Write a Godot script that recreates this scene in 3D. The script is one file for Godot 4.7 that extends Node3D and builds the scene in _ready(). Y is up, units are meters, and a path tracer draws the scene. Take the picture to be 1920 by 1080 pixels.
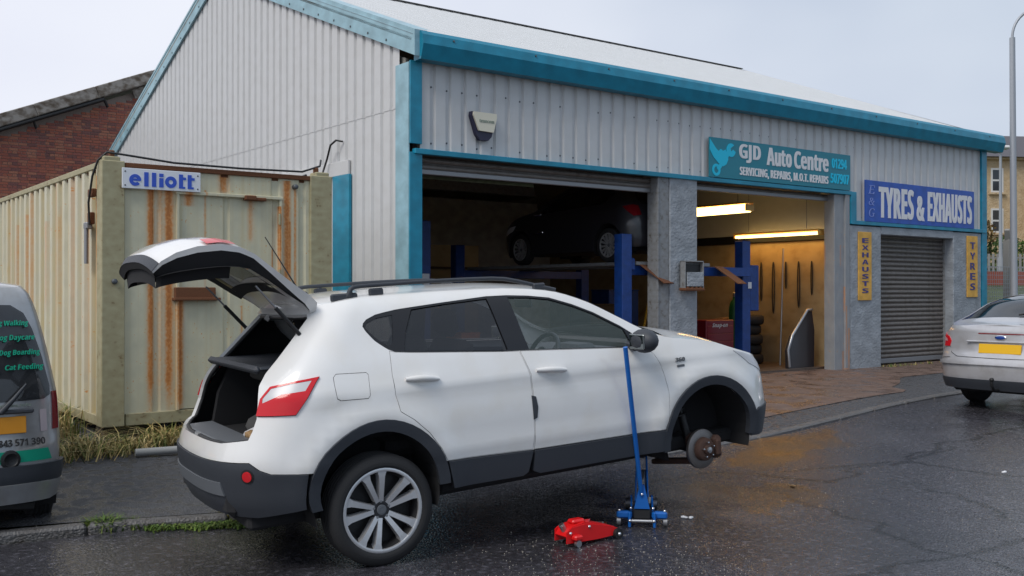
extends Node3D
# A street garage: clad shed with open bays, storage container, white car on a trolley jack, van and silver car.

const YAW := 0.6435            # facade direction turned from the camera's image plane
const BO := Vector3(-1.386, 0.2, -13.94)   # front-left corner of the garage, floor level
var M := {}
var T := {}
var taken := {}
var rng := RandomNumberGenerator.new()

# ------------------------------------------------------------------ mesh builder
class MB:
	var v := PackedVector3Array()
	var n := PackedVector3Array()
	var t := PackedVector2Array()
	var c := PackedColorArray()
	var col = null
	var xf := Transform3D()

	func tri_n(a: Vector3, b: Vector3, d: Vector3, na: Vector3, nb: Vector3, nd: Vector3, ua := Vector2.ZERO, ub := Vector2.ZERO, ud := Vector2.ZERO) -> void:
		var g := (d - a).cross(b - a)
		if g.length_squared() < 1e-16:
			return
		if g.dot(na + nb + nd) < 0.0:
			var q := b; b = d; d = q
			q = nb; nb = nd; nd = q
			var w := ub; ub = ud; ud = w
		v.append(xf * a); v.append(xf * b); v.append(xf * d)
		n.append((xf.basis * na).normalized()); n.append((xf.basis * nb).normalized()); n.append((xf.basis * nd).normalized())
		t.append(ua); t.append(ub); t.append(ud)
		if col != null:
			c.append(col); c.append(col); c.append(col)

	func tri(a: Vector3, b: Vector3, d: Vector3, ua := Vector2.ZERO, ub := Vector2.ZERO, ud := Vector2.ZERO) -> void:
		var g := (d - a).cross(b - a).normalized()
		tri_n(a, b, d, g, g, g, ua, ub, ud)

	# corners in order round the face; facing: a direction the face looks towards
	func quad(a: Vector3, b: Vector3, d: Vector3, e: Vector3, facing := Vector3.ZERO, uvs := []) -> void:
		var g := (d - a).cross(e - b).normalized()
		if facing != Vector3.ZERO and g.dot(facing) < 0.0:
			g = -g
		elif facing == Vector3.ZERO:
			g = -g
		var u := [Vector2.ZERO, Vector2.ZERO, Vector2.ZERO, Vector2.ZERO]
		if uvs.size() == 4:
			u = uvs
		tri_n(a, b, d, g, g, g, u[0], u[1], u[2])
		tri_n(a, d, e, g, g, g, u[0], u[2], u[3])

	func quad_n(p: Array, nn: Array, u := []) -> void:
		if u.size() < 4:
			u = [Vector2.ZERO, Vector2.ZERO, Vector2.ZERO, Vector2.ZERO]
		tri_n(p[0], p[1], p[2], nn[0], nn[1], nn[2], u[0], u[1], u[2])
		tri_n(p[0], p[2], p[3], nn[0], nn[2], nn[3], u[0], u[2], u[3])

	# box with chamfered edges, centre at, full size
	func box(at: Vector3, size: Vector3, bev := 0.0, turn := Basis()) -> void:
		var h := size * 0.5
		bev = minf(bev, minf(h.x, minf(h.y, h.z)) * 0.95)
		for ax in 3:
			for sg in [-1.0, 1.0]:
				var u := (ax + 1) % 3
				var w := (ax + 2) % 3
				var f := Vector3.ZERO
				f[ax] = sg
				var q := []
				for k in [[-1, -1], [1, -1], [1, 1], [-1, 1]]:
					var p := Vector3.ZERO
					p[ax] = sg * h[ax]
					p[u] = k[0] * (h[u] - bev)
					p[w] = k[1] * (h[w] - bev)
					q.append(at + turn * p)
				quad(q[0], q[1], q[2], q[3], turn * f, [Vector2(0, 0), Vector2(1, 0), Vector2(1, 1), Vector2(0, 1)])
		if bev <= 0.0:
			return
		for ax in 3:
			var u := (ax + 1) % 3
			var w := (ax + 2) % 3
			for k in [[-1.0, -1.0], [1.0, -1.0], [1.0, 1.0], [-1.0, 1.0]]:
				var f := Vector3.ZERO
				f[u] = k[0]
				f[w] = k[1]
				var q := []
				for e in [[-1.0, 0], [1.0, 0], [1.0, 1], [-1.0, 1]]:
					var p := Vector3.ZERO
					p[ax] = e[0] * (h[ax] - bev)
					p[u] = k[0] * (h[u] - (bev if e[1] == 0 else 0.0))
					p[w] = k[1] * (h[w] - (0.0 if e[1] == 0 else bev))
					q.append(at + turn * p)
				quad(q[0], q[1], q[2], q[3], turn * f)
		for a in [-1.0, 1.0]:
			for b in [-1.0, 1.0]:
				for d in [-1.0, 1.0]:
					var f := Vector3(a, b, d)
					var p0 := at + turn * Vector3(a * h.x, b * (h.y - bev), d * (h.z - bev))
					var p1 := at + turn * Vector3(a * (h.x - bev), b * h.y, d * (h.z - bev))
					var p2 := at + turn * Vector3(a * (h.x - bev), b * (h.y - bev), d * h.z)
					var g := turn * f.normalized()
					tri_n(p0, p1, p2, g, g, g)

	# bar of rectangular section between two points
	func bar(a: Vector3, b: Vector3, wide: float, high: float, bev := 0.0) -> void:
		var d := b - a
		var z := d.normalized()
		var up := Vector3.UP if absf(z.y) < 0.95 else Vector3.RIGHT
		var x := up.cross(z).normalized()
		box((a + b) * 0.5, Vector3(wide, high, d.length()), bev, Basis(x, z.cross(x), z))

	func tube(pts: Array, r, seg := 8, caps := true) -> void:
		var rings := []
		var dirs := []
		var prev := Vector3.ZERO
		for i in pts.size():
			var d: Vector3 = (pts[mini(i + 1, pts.size() - 1)] - pts[maxi(i - 1, 0)]).normalized()
			var x: Vector3
			if i == 0:
				x = (Vector3.UP if absf(d.y) < 0.9 else Vector3.RIGHT).cross(d).normalized()
			else:
				x = (prev - d * prev.dot(d)).normalized()
			prev = x
			var y := d.cross(x)
			var ring := []
			var rr: float = r[i] if r is Array else r
			for k in seg:
				var an := TAU * k / seg
				var o := x * cos(an) + y * sin(an)
				ring.append([pts[i] + o * rr, o])
			rings.append(ring)
			dirs.append(d)
		for i in pts.size() - 1:
			for k in seg:
				var k2 := (k + 1) % seg
				var a = rings[i][k]; var b = rings[i][k2]; var d = rings[i + 1][k2]; var e = rings[i + 1][k]
				quad_n([a[0], b[0], d[0], e[0]], [a[1], b[1], d[1], e[1]])
		if caps:
			for e in [0, pts.size() - 1]:
				var g: Vector3 = dirs[e] * (-1.0 if e == 0 else 1.0)
				for k in seg:
					tri_n(pts[e], rings[e][k][0], rings[e][(k + 1) % seg][0], g, g, g)

	# profile of Vector2(radius, along) turned round axis
	func lathe(at: Vector3, axis: Vector3, prof: Array, seg := 24, sharp := false) -> void:
		var z := axis.normalized()
		var x := (Vector3.UP if absf(z.y) < 0.9 else Vector3.RIGHT).cross(z).normalized()
		var y := z.cross(x)
		for i in prof.size() - 1:
			var p: Vector2 = prof[i]
			var q: Vector2 = prof[i + 1]
			var d := q - p
			if d.length() < 1e-6:
				continue
			var m := Vector2(d.y, -d.x).normalized()
			var n0 := m
			var n1 := m
			if not sharp:
				if i > 0:
					var e: Vector2 = prof[i] - prof[i - 1]
					var m2 := Vector2(e.y, -e.x).normalized()
					if m2.dot(m) > 0.5:
						n0 = (m + m2).normalized()
				if i < prof.size() - 2:
					var e2: Vector2 = prof[i + 2] - prof[i + 1]
					var m3 := Vector2(e2.y, -e2.x).normalized()
					if m3.dot(m) > 0.5:
						n1 = (m + m3).normalized()
			for k in seg:
				var a0 := TAU * k / seg
				var a1 := TAU * (k + 1) / seg
				var r0 := x * cos(a0) + y * sin(a0)
				var r1 := x * cos(a1) + y * sin(a1)
				quad_n([at + r0 * p.x + z * p.y, at + r1 * p.x + z * p.y, at + r1 * q.x + z * q.y, at + r0 * q.x + z * q.y],
					[r0 * n0.x + z * n0.y, r1 * n0.x + z * n0.y, r1 * n1.x + z * n1.y, r0 * n1.x + z * n1.y])

	# flat polygon in x,y pushed along z from z0 to z1
	func prism(poly: PackedVector2Array, z0: float, z1: float) -> void:
		var ix := Geometry2D.triangulate_polygon(poly)
		for k in range(0, ix.size(), 3):
			for z in [z0, z1]:
				var g := Vector3(0, 0, 1.0 if z == maxf(z0, z1) else -1.0)
				var a := poly[ix[k]]; var b := poly[ix[k + 1]]; var d := poly[ix[k + 2]]
				tri_n(Vector3(a.x, a.y, z), Vector3(b.x, b.y, z), Vector3(d.x, d.y, z), g, g, g, a, b, d)
		var cw := Geometry2D.is_polygon_clockwise(poly)
		for k in poly.size():
			var a := poly[k]
			var b := poly[(k + 1) % poly.size()]
			var e := b - a
			var g := Vector3(e.y, -e.x, 0) * (-1.0 if cw else 1.0)
			quad(Vector3(a.x, a.y, z0), Vector3(b.x, b.y, z0), Vector3(b.x, b.y, z1), Vector3(a.x, a.y, z1), g)

	func ball(at: Vector3, r: Vector3, seg := 12) -> void:
		var ny := int(seg / 2.0)
		for i in ny:
			for k in seg:
				var p := []
				var q := []
				for e in [[i, k], [i, k + 1], [i + 1, k + 1], [i + 1, k]]:
					var la: float = PI * e[0] / ny - PI / 2
					var lo: float = TAU * e[1] / seg
					var d := Vector3(cos(la) * cos(lo), sin(la), cos(la) * sin(lo))
					p.append(at + d * r)
					q.append((d / r).normalized())
				quad_n(p, q)

	# mirror across the plane x = z, keeping faces turned outwards
	func swap_xz() -> void:
		for k in v.size():
			v[k] = Vector3(v[k].z, v[k].y, v[k].x)
			n[k] = Vector3(n[k].z, n[k].y, n[k].x)
		for k in range(0, v.size(), 3):
			var a := v[k + 1]; v[k + 1] = v[k + 2]; v[k + 2] = a
			a = n[k + 1]; n[k + 1] = n[k + 2]; n[k + 2] = a

	func mesh(m: Material) -> ArrayMesh:
		var a := []
		a.resize(Mesh.ARRAY_MAX)
		a[Mesh.ARRAY_VERTEX] = v
		a[Mesh.ARRAY_NORMAL] = n
		a[Mesh.ARRAY_TEX_UV] = t
		if c.size() == v.size():
			a[Mesh.ARRAY_COLOR] = c
		var r := ArrayMesh.new()
		r.add_surface_from_arrays(Mesh.PRIMITIVE_TRIANGLES, a)
		r.surface_set_material(0, m)
		return r

# ------------------------------------------------------------------ scene helpers
func numbered(called: String) -> String:
	if not taken.has(called):
		taken[called] = 0
		return called
	taken[called] += 1
	return "%s_%03d" % [called, taken[called]]

func thing(called: String, label: String, category: String, at := Vector3.ZERO, turn := 0.0, group := "") -> Node3D:
	var o := Node3D.new()
	o.name = numbered(called)
	add_child(o)
	o.position = at
	o.rotation.y = turn
	tag(o, label, category, group)
	return o

func tag(o: Node, label: String, category: String, group := "") -> void:
	o.set_meta("label", label)
	o.set_meta("category", category)
	if group != "":
		o.set_meta("group", group)

func put(called: String, mb: MB, m: Material, parent: Node = null, label := "") -> MeshInstance3D:
	return put_mesh(called, mb.mesh(m), parent, label)

func put_mesh(called: String, me: Mesh, parent: Node = null, label := "") -> MeshInstance3D:
	var o := MeshInstance3D.new()
	o.mesh = me
	if parent == null:
		o.name = numbered(called)
		add_child(o)
	else:
		o.name = called
		parent.add_child(o, true)
	if label != "":
		o.set_meta("label", label)
	return o

func structure(called: String, mb: MB, m: Material) -> MeshInstance3D:
	var o := put(called, mb, m)
	o.set_meta("kind", "structure")
	return o

func sr(r: float, g: float, b: float) -> Color:
	return Color(r, g, b).linear_to_srgb()

func mat(called: String, col: Color, rough := 0.6, metal := 0.0) -> StandardMaterial3D:
	var m := StandardMaterial3D.new()
	m.resource_name = called
	m.albedo_color = col.linear_to_srgb()
	m.albedo_color.a = col.a
	m.roughness = rough
	m.metallic = metal
	M[called] = m
	return m

func noise_tex(sd: int, freq: float, stops: Array, octaves := 4, size := 512, kind := FastNoiseLite.TYPE_SIMPLEX_SMOOTH) -> NoiseTexture2D:
	var f := FastNoiseLite.new()
	f.seed = sd
	f.noise_type = kind
	f.frequency = freq
	f.fractal_octaves = octaves
	var t := NoiseTexture2D.new()
	t.width = size
	t.height = size
	t.seamless = true
	t.noise = f
	if stops.size() > 0:
		var g := Gradient.new()
		g.offsets = PackedFloat32Array(stops.map(func(s): return s[0]))
		g.colors = PackedColorArray(stops.map(func(s): return s[1] if s[1] is Color else Color(s[1], s[1], s[1])))
		t.color_ramp = g
	return t

func normal_tex(sd: int, freq: float, strength: float, octaves := 4, size := 512, kind := FastNoiseLite.TYPE_SIMPLEX_SMOOTH) -> NoiseTexture2D:
	var t := noise_tex(sd, freq, [], octaves, size, kind)
	t.as_normal_map = true
	t.bump_strength = strength
	return t

# colour varied by noise in world or object space; low and high multiply the colour
func vary(m: StandardMaterial3D, tex: Texture2D, per_metre: float, world := true) -> StandardMaterial3D:
	m.albedo_texture = tex
	m.uv1_triplanar = true
	m.uv1_world_triplanar = world
	m.uv1_scale = Vector3.ONE * per_metre
	return m

func bump(m: StandardMaterial3D, tex: Texture2D, amount: float) -> StandardMaterial3D:
	m.normal_enabled = true
	m.normal_texture = tex
	m.normal_scale = amount
	return m

func rough_by(m: StandardMaterial3D, tex: Texture2D) -> StandardMaterial3D:
	m.roughness_texture = tex
	m.roughness = 1.0
	return m

# lettering as a mesh: fitted into width w and height h (cap height), lower left at the origin, facing +z
func lettering(text: String, w: float, h: float, m: Material, bold := true, serif := false, italic := false, heavy := 0.0) -> ArrayMesh:
	var f := SystemFont.new()
	f.font_names = PackedStringArray(["Droid Serif" if serif else "Droid Sans"])
	f.font_weight = 700 if bold else 400
	var tm := TextMesh.new()
	tm.font = f
	tm.text = text
	tm.font_size = 48
	tm.pixel_size = 0.01
	tm.depth = 0.05
	tm.curve_step = 2.0
	var src := tm.get_mesh_arrays()
	var vv: PackedVector3Array = src[Mesh.ARRAY_VERTEX]
	var lo := Vector3.INF
	var hi := -Vector3.INF
	for p in vv:
		lo = lo.min(p)
		hi = hi.max(p)
	for k in vv.size():
		var p := vv[k]
		var y := (p.y - lo.y) / (hi.y - lo.y)
		vv[k] = Vector3((p.x - lo.x) / (hi.x - lo.x) * w + (y * h * 0.25 if italic else 0.0), y * h, (p.z - lo.z) / (hi.z - lo.z) * 0.006)
	if heavy > 0.0:   # thicken the strokes sideways
		var ix: PackedInt32Array = src[Mesh.ARRAY_INDEX]
		var count := vv.size()
		var both := vv.duplicate()
		var nn: PackedVector3Array = src[Mesh.ARRAY_NORMAL]
		var n2 := nn.duplicate()
		n2.append_array(nn)
		for k in count:
			both[k].x -= heavy * h * 0.5
			both.append(vv[k] + Vector3(heavy * h * 0.5, 0, 0.0012))
		var i2 := ix.duplicate()
		for k in ix.size():
			i2.append(ix[k] + count)
		var plain := []
		plain.resize(Mesh.ARRAY_MAX)
		plain[Mesh.ARRAY_NORMAL] = n2
		plain[Mesh.ARRAY_INDEX] = i2
		src = plain
		vv = both
	src[Mesh.ARRAY_VERTEX] = vv
	var r := ArrayMesh.new()
	r.add_surface_from_arrays(Mesh.PRIMITIVE_TRIANGLES, src)
	r.surface_set_material(0, m)
	return r

func text_on(parent: Node, text: String, at: Vector3, w: float, h: float, m: Material, turn := Basis(), bold := true, serif := false, italic := false, heavy := 0.0) -> void:
	var o := put_mesh("lettering", lettering(text, w, h, m, bold, serif, italic, heavy), parent)
	o.transform = Transform3D(turn, at)

func P2(a: Array) -> PackedVector2Array:
	var r := PackedVector2Array()
	for k in range(0, a.size(), 2):
		r.append(Vector2(a[k], a[k + 1]))
	return r

func smooth(t: float) -> float:
	t = clampf(t, 0.0, 1.0)
	return t * t * (3.0 - 2.0 * t)

# table of x, value pairs read with straight lines between
func at_table(tb: Array, x: float) -> float:
	if x <= tb[0]:
		return tb[1]
	for k in range(2, tb.size(), 2):
		if x <= tb[k]:
			return lerpf(tb[k - 1], tb[k + 1], (x - tb[k - 2]) / (tb[k] - tb[k - 2]))
	return tb[tb.size() - 1]

# the garage's own axes: a along the facade, y above its floor, d in front of the facade
func G(a: float, y: float, d: float) -> Vector3:
	return BO + Vector3(cos(YAW) * a + sin(YAW) * d, y, -sin(YAW) * a + cos(YAW) * d)

func kerb_d(a: float) -> float:
	return at_table([-30, 4.6, -9, 4.4, -5.9, 4.42, -4.4, 4.9, 1.65, 4.5, 7.3, 3.82, 15, 2.95, 60, -2.0], a)

# the street climbs a little towards the far end
func road_h(a: float, d: float) -> float:
	return 0.14 * smooth((a - 1.0) / 5.5) * smooth((d - 0.8) / 3.4)

# height of the pavement (world)
func pave_h(a: float, d: float) -> float:
	var k := kerb_d(a)
	var up := lerpf(0.055, 0.03, smooth((a + 4.5) / 3.0))
	var far := lerpf(0.27, 0.155, smooth((a + 3.5) / 4.0))
	return road_h(a, d) + lerpf(far, up, smooth((d - 0.0) / maxf(k - 0.0, 0.1)) if a > -1.0 else clampf((d - 1.2) / (k - 1.2), 0.0, 1.0))

# ------------------------------------------------------------------ materials
func make_materials() -> void:
	T.cloud = noise_tex(11, 0.012, [[0.25, 0.86], [0.75, 1.0]], 5)
	T.dirt = noise_tex(12, 0.02, [[0.1, Color(0.965, 0.962, 0.955)], [0.5, Color(0.985, 0.985, 0.98)], [0.9, Color(1, 1, 1)]], 5)
	T.grain = noise_tex(13, 0.11, [[0.2, 0.72], [0.8, 1.0]], 3)
	T.bump_fine = normal_tex(14, 0.12, 6.0, 3)
	T.bump_stucco = normal_tex(15, 0.06, 10.0, 4)
	T.bump_wave = normal_tex(16, 0.01, 3.0, 3)
	T.rough_mid = noise_tex(17, 0.02, [[0.3, 0.42], [0.7, 0.68]], 4)
	T.scuff = noise_tex(18, 0.02, [[0.12, Color(0.62, 0.54, 0.47)], [0.24, Color(0.90, 0.88, 0.86)], [0.8, Color(1, 1, 1)]], 6)

	vary(mat("clad", Color(0.58, 0.585, 0.595), 0.42), T.dirt, 0.35)
	vary(mat("roof_sheet", Color(0.60, 0.61, 0.62), 0.5), T.dirt, 0.25)
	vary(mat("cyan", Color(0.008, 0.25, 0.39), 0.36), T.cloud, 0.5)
	vary(mat("cyan_sheen", Color(0.30, 0.50, 0.58), 0.38), T.cloud, 0.5)  # the same turquoise paint, paled by sky sheen put into its colour
	mat("screw", Color(0.10, 0.11, 0.12), 0.5, 0.4)
	bump(vary(mat("render_grey", Color(0.35, 0.38, 0.415), 0.85), T.cloud, 0.5), T.bump_stucco, 0.32)
	vary(mat("steel_grey", Color(0.26, 0.275, 0.29), 0.6), T.scuff, 0.9)
	vary(mat("shutter", Color(0.20, 0.185, 0.175), 0.5, 0.3), T.scuff, 0.8)
	vary(mat("shutter_dark", Color(0.17, 0.16, 0.155), 0.5, 0.3), T.scuff, 0.8)
	vary(mat("cream_wall", Color(0.36, 0.29, 0.17), 0.8), noise_tex(21, 0.02, [[0.05, Color(0.72, 0.68, 0.62)], [0.4, Color(0.92, 0.91, 0.89)], [0.9, Color(1, 1, 1)]], 6), 0.22)
	vary(mat("white_wall", Color(0.55, 0.54, 0.50), 0.8), T.dirt, 0.5)
	vary(mat("lining", Color(0.42, 0.40, 0.36), 0.85), T.cloud, 0.5)
	vary(mat("floor_oily", Color(0.11, 0.085, 0.07), 0.45), T.scuff, 0.5)
	bump(vary(mat("forecourt", Color(0.155, 0.105, 0.085), 0.5), T.scuff, 0.25), T.bump_fine, 0.2)
	M.forecourt.roughness_texture = noise_tex(22, 0.014, [[0.35, 0.25], [0.6, 0.75]], 4)
	M.forecourt.roughness = 1.0
	bump(vary(mat("pavement", Color(0.082, 0.084, 0.092), 0.6), noise_tex(23, 0.03, [[0.1, 0.80], [0.5, 0.92], [0.9, 1.0]], 6), 0.8), T.bump_fine, 0.8)
	M.pavement.roughness_texture = noise_tex(24, 0.012, [[0.35, 0.22], [0.6, 0.7]], 4)
	M.pavement.roughness = 1.0
	bump(vary(mat("kerbstone", Color(0.12, 0.118, 0.12), 0.5), T.scuff, 0.7), T.bump_fine, 0.7)
	bump(vary(mat("soil", Color(0.05, 0.042, 0.03), 0.9), T.grain, 1.0), T.bump_fine, 1.5)
	vary(mat("far_ground", Color(0.06, 0.085, 0.03), 0.9), T.cloud, 0.1)

	mat("sign_teal", Color(0.01, 0.20, 0.27), 0.4)
	mat("sign_white", Color(0.72, 0.72, 0.74), 0.5)
	mat("sign_cyan", Color(0.0, 0.52, 0.75), 0.4)
	vary(mat("sign_blue", Color(0.018, 0.095, 0.48), 0.4), T.cloud, 0.6)
	mat("sign_pale_blue", Color(0.20, 0.27, 0.62), 0.4)
	vary(mat("sign_yellow", Color(0.82, 0.45, 0.075), 0.5), T.cloud, 0.8)
	mat("sign_violet", Color(0.045, 0.04, 0.20), 0.5)
	mat("sign_panel_white", Color(0.72, 0.74, 0.78), 0.4)
	mat("letter_blue", Color(0.03, 0.09, 0.52), 0.4)
	mat("alarm_cream", Color(0.72, 0.68, 0.55), 0.4)
	mat("alarm_navy", Color(0.02, 0.018, 0.05), 0.4)
	mat("letter_grey", Color(0.25, 0.3, 0.25), 0.5)

	vary(mat("olive_post", Color(0.40, 0.365, 0.225), 0.6), noise_tex(25, 0.03, [[0.1, Color(0.6, 0.46, 0.33)], [0.2, Color(0.9, 0.88, 0.85)], [0.8, Color(1, 1, 1)]], 6), 0.6)
	vary(mat("rust", Color(0.20, 0.075, 0.03), 0.85), T.grain, 1.5)
	vary(mat("timber", Color(0.10, 0.075, 0.05), 0.85), T.grain, 1.0)
	mat("black", Color(0.012, 0.012, 0.013), 0.5)
	mat("black_gloss", Color(0.01, 0.01, 0.012), 0.15)
	bump(mat("plastic_dark", Color(0.035, 0.04, 0.05), 0.55), T.bump_fine, 0.3)
	M.plastic_dark.uv1_triplanar = true
	M.plastic_dark.uv1_scale = Vector3.ONE * 3.0
	mat("plastic_grey", Color(0.12, 0.13, 0.145), 0.5)
	vary(mat("rubber", Color(0.028, 0.028, 0.03), 0.75), T.grain, 3.0, false)
	mat("cloth_dark", Color(0.016, 0.016, 0.018), 0.95)
	mat("cloth_grey", Color(0.07, 0.068, 0.066), 0.95)
	mat("trim_light", Color(0.33, 0.33, 0.32), 0.7)
	mat("alloy", Color(0.64, 0.64, 0.65), 0.3, 0.65)
	mat("alloy_dark", Color(0.03, 0.03, 0.034), 0.35, 0.3)
	mat("steel", Color(0.45, 0.45, 0.46), 0.35, 0.9)
	mat("steel_dull", Color(0.30, 0.30, 0.31), 0.5, 0.8)
	vary(mat("disc_steel", Color(0.30, 0.28, 0.27), 0.45, 0.7), T.grain, 4.0, false)
	vary(mat("hub_rust", Color(0.10, 0.05, 0.035), 0.8), T.grain, 3.0, false)
	mat("mirror_dark", Color(0.22, 0.24, 0.24), 0.06, 1.0)
	mat("chrome", Color(0.75, 0.75, 0.77), 0.12, 1.0)
	var paint := mat("white_paint", Color(0.765, 0.76, 0.75), 0.3)
	paint.clearcoat_enabled = true
	paint.clearcoat = 1.0
	paint.clearcoat_roughness = 0.08
	paint.metallic_specular = 0.45
	vary(paint, noise_tex(26, 0.012, [[0.15, Color(0.985, 0.978, 0.965)], [0.6, Color(1, 1, 1)]], 5), 0.5, false)
	paint = mat("silver_paint", Color(0.50, 0.50, 0.52), 0.3, 0.35)
	paint.clearcoat_enabled = true
	paint.clearcoat_roughness = 0.08
	vary(paint, noise_tex(27, 0.012, [[0.15, Color(0.94, 0.93, 0.92)], [0.6, Color(1, 1, 1)]], 5), 0.7, false)
	paint = mat("van_paint", Color(0.36, 0.37, 0.385), 0.32, 0.3)
	paint.clearcoat_enabled = true
	paint.clearcoat_roughness = 0.1
	vary(paint, noise_tex(28, 0.012, [[0.15, Color(0.88, 0.86, 0.83)], [0.6, Color(1, 1, 1)]], 5), 0.8, false)
	paint = mat("dark_paint", Color(0.02, 0.02, 0.026), 0.18)
	paint.clearcoat_enabled = true
	mat("lamp_red", Color(0.60, 0.012, 0.02), 0.12)
	mat("lamp_dark_red", Color(0.20, 0.006, 0.012), 0.12)
	mat("lamp_clear", Color(0.56, 0.56, 0.58), 0.25)
	mat("plate_yellow", Color(0.80, 0.45, 0.005), 0.4)
	mat("plate_amber", Color(0.62, 0.25, 0.005), 0.4)
	var g := mat("glass_clear", Color(0.4, 0.52, 0.5, 0.10), 0.03)
	g.metallic_specular = 0.3
	g.transparency = BaseMaterial3D.TRANSPARENCY_ALPHA
	g = mat("glass_tint", Color(0.02, 0.022, 0.026, 0.72), 0.03)
	g.transparency = BaseMaterial3D.TRANSPARENCY_ALPHA
	g = mat("glass_dark", Color(0.012, 0.014, 0.017, 0.88), 0.03)
	g.transparency = BaseMaterial3D.TRANSPARENCY_ALPHA
	mat("jack_blue", Color(0.005, 0.11, 0.42), 0.35)
	mat("jack_red", Color(0.70, 0.012, 0.014), 0.28)
	vary(mat("lift_blue", Color(0.008, 0.05, 0.24), 0.45), T.cloud, 1.0)
	mat("chest_red", Color(0.22, 0.008, 0.018), 0.35)
	mat("bottle_green", Color(0.01, 0.10, 0.03), 0.4)
	mat("handle_yellow", Color(0.75, 0.38, 0.01), 0.5)
	vary(mat("card", Color(0.42, 0.26, 0.12), 0.85), T.grain, 1.0)
	mat("orange_plastic", Color(0.75, 0.18, 0.02), 0.5)
	mat("green_vinyl", Color(0.0, 0.36, 0.22), 0.5)
	mat("badge_blue", Color(0.01, 0.05, 0.25), 0.3)
	bump(vary(mat("stone", Color(0.56, 0.44, 0.29), 0.9), noise_tex(29, 0.03, [[0.1, Color(0.9, 0.87, 0.83)], [0.8, Color(1, 1, 1)]], 5), 0.12), T.bump_fine, 0.4)
	vary(mat("slate", Color(0.13, 0.12, 0.135), 0.7), T.grain, 0.4)
	vary(mat("asbestos", Color(0.27, 0.25, 0.23), 0.9), noise_tex(30, 0.03, [[0.3, Color(0.6, 0.55, 0.5)], [0.6, Color(1, 1, 1)]], 5), 0.3)
	vary(mat("mortar", Color(0.33, 0.27, 0.24), 0.9), T.grain, 1.0)
	var bricks := [Color(0.50, 0.165, 0.105), Color(0.45, 0.145, 0.10), Color(0.40, 0.14, 0.11), Color(0.54, 0.22, 0.14), Color(0.28, 0.12, 0.105)]
	for k in bricks.size():
		vary(mat("brick%d" % k, bricks[k], 0.9), T.grain, 0.9)
	mat("galvanised", Color(0.36, 0.38, 0.41), 0.5, 0.4)
	mat("concrete", Color(0.27, 0.26, 0.245), 0.85)
	mat("hedge_wood", Color(0.05, 0.035, 0.02), 0.9)
	mat("window_dark", Color(0.04, 0.045, 0.055), 0.08)
	mat("white_frame", Color(0.65, 0.65, 0.65), 0.5)
	mat("red_wall", Color(0.26, 0.07, 0.045), 0.9)
	var lf := mat("leaf", Color(1, 1, 1), 0.7)
	lf.vertex_color_use_as_albedo = true
	lf.cull_mode = BaseMaterial3D.CULL_DISABLED
	lf = mat("grit", Color(0.42, 0.38, 0.33), 0.7)
	var e := mat("tube_glow", Color(0.9, 0.8, 0.6), 0.5)
	e.emission_enabled = true
	e.emission = Color(1.0, 0.84, 0.52)
	e.emission_energy_multiplier = 4.0
	e = mat("amber_plastic", Color(0.75, 0.45, 0.12), 0.4)

# ------------------------------------------------------------------ scene
func _ready() -> void:
	rng.seed = 7
	var cam := Camera3D.new()
	cam.name = "camera"
	add_child(cam)
	cam.position = Vector3(0, 1.68, 0)
	cam.rotation.x = atan(7.0 / 1900.0)
	cam.fov = 31.73
	cam.near = 0.1
	cam.far = 2000.0
	cam.current = true
	var env := Environment.new()
	env.tonemap_mode = Environment.TONE_MAPPER_LINEAR
	env.tonemap_exposure = 1.25
	env.background_mode = Environment.BG_SKY
	env.sky = Sky.new()
	env.sky.sky_material = make_sky()
	env.sdfgi_enabled = true
	env.ssao_enabled = true
	env.ssil_enabled = true
	var we := WorldEnvironment.new()
	we.name = "environment"
	we.environment = env
	add_child(we)
	var sun := DirectionalLight3D.new()
	sun.name = "sun"
	add_child(sun)
	sun.look_at_from_position(Vector3(-4.4, 8, 5.5), Vector3.ZERO)
	sun.light_color = Color(1.0, 0.98, 0.95)
	sun.light_energy = 0.5
	sun.light_angular_distance = 25.0
	sun.shadow_enabled = true

	make_materials()
	make_ground()
	make_garage()
	make_container()
	make_background()
	make_signs()
	make_workshop()
	make_suv()
	make_jacks()
	make_van()
	make_saloon()
	make_small_things()
	make_plants()

# overcast: a soft cloud layer, paler where it is thin
func make_sky() -> PanoramaSkyMaterial:
	var w := 768
	var h := 384
	var im := Image.create(w, h, false, Image.FORMAT_RGBF)
	var f := FastNoiseLite.new()
	f.seed = 5
	f.frequency = 0.9
	f.fractal_octaves = 5
	var f2 := FastNoiseLite.new()
	f2.seed = 9
	f2.frequency = 0.45
	f2.fractal_octaves = 2
	for j in h:
		var el := PI / 2 - PI * (j + 0.5) / h
		for i in w:
			var az := TAU * (i + 0.5) / w
			var d := Vector3(cos(el) * sin(az), sin(el), -cos(el) * cos(az))
			if el < -0.02:
				im.set_pixel(i, j, Color(0.10, 0.10, 0.105))
				continue
			var q := Vector3(d.x, d.y * 2.2, d.z) * 1.4
			var n := f.get_noise_3dv(q) * 0.9
			# the thinner, paler cloud lies on one side of the sky, the heavier bluish cloud on the other
			var side := smooth(0.5 - 0.75 * (d.x * 0.85 + d.z * 0.2) + f2.get_noise_3dv(q) * 0.35 + n * 0.3)
			var heavy := Color(0.35, 0.43, 0.54)
			var pale := Color(0.685, 0.71, 0.785)
			var c := heavy.lerp(pale, side)
			var k := 1.0 + n * 0.13
			im.set_pixel(i, j, Color(c.r * k, c.g * k, c.b * (k * 0.5 + 0.5)))
	var m := PanoramaSkyMaterial.new()
	m.panorama = ImageTexture.create_from_image(im)
	return m

const ROAD_TILE := 16.0
const ROAD_X := -6.0
const ROAD_Z := -19.0

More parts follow.
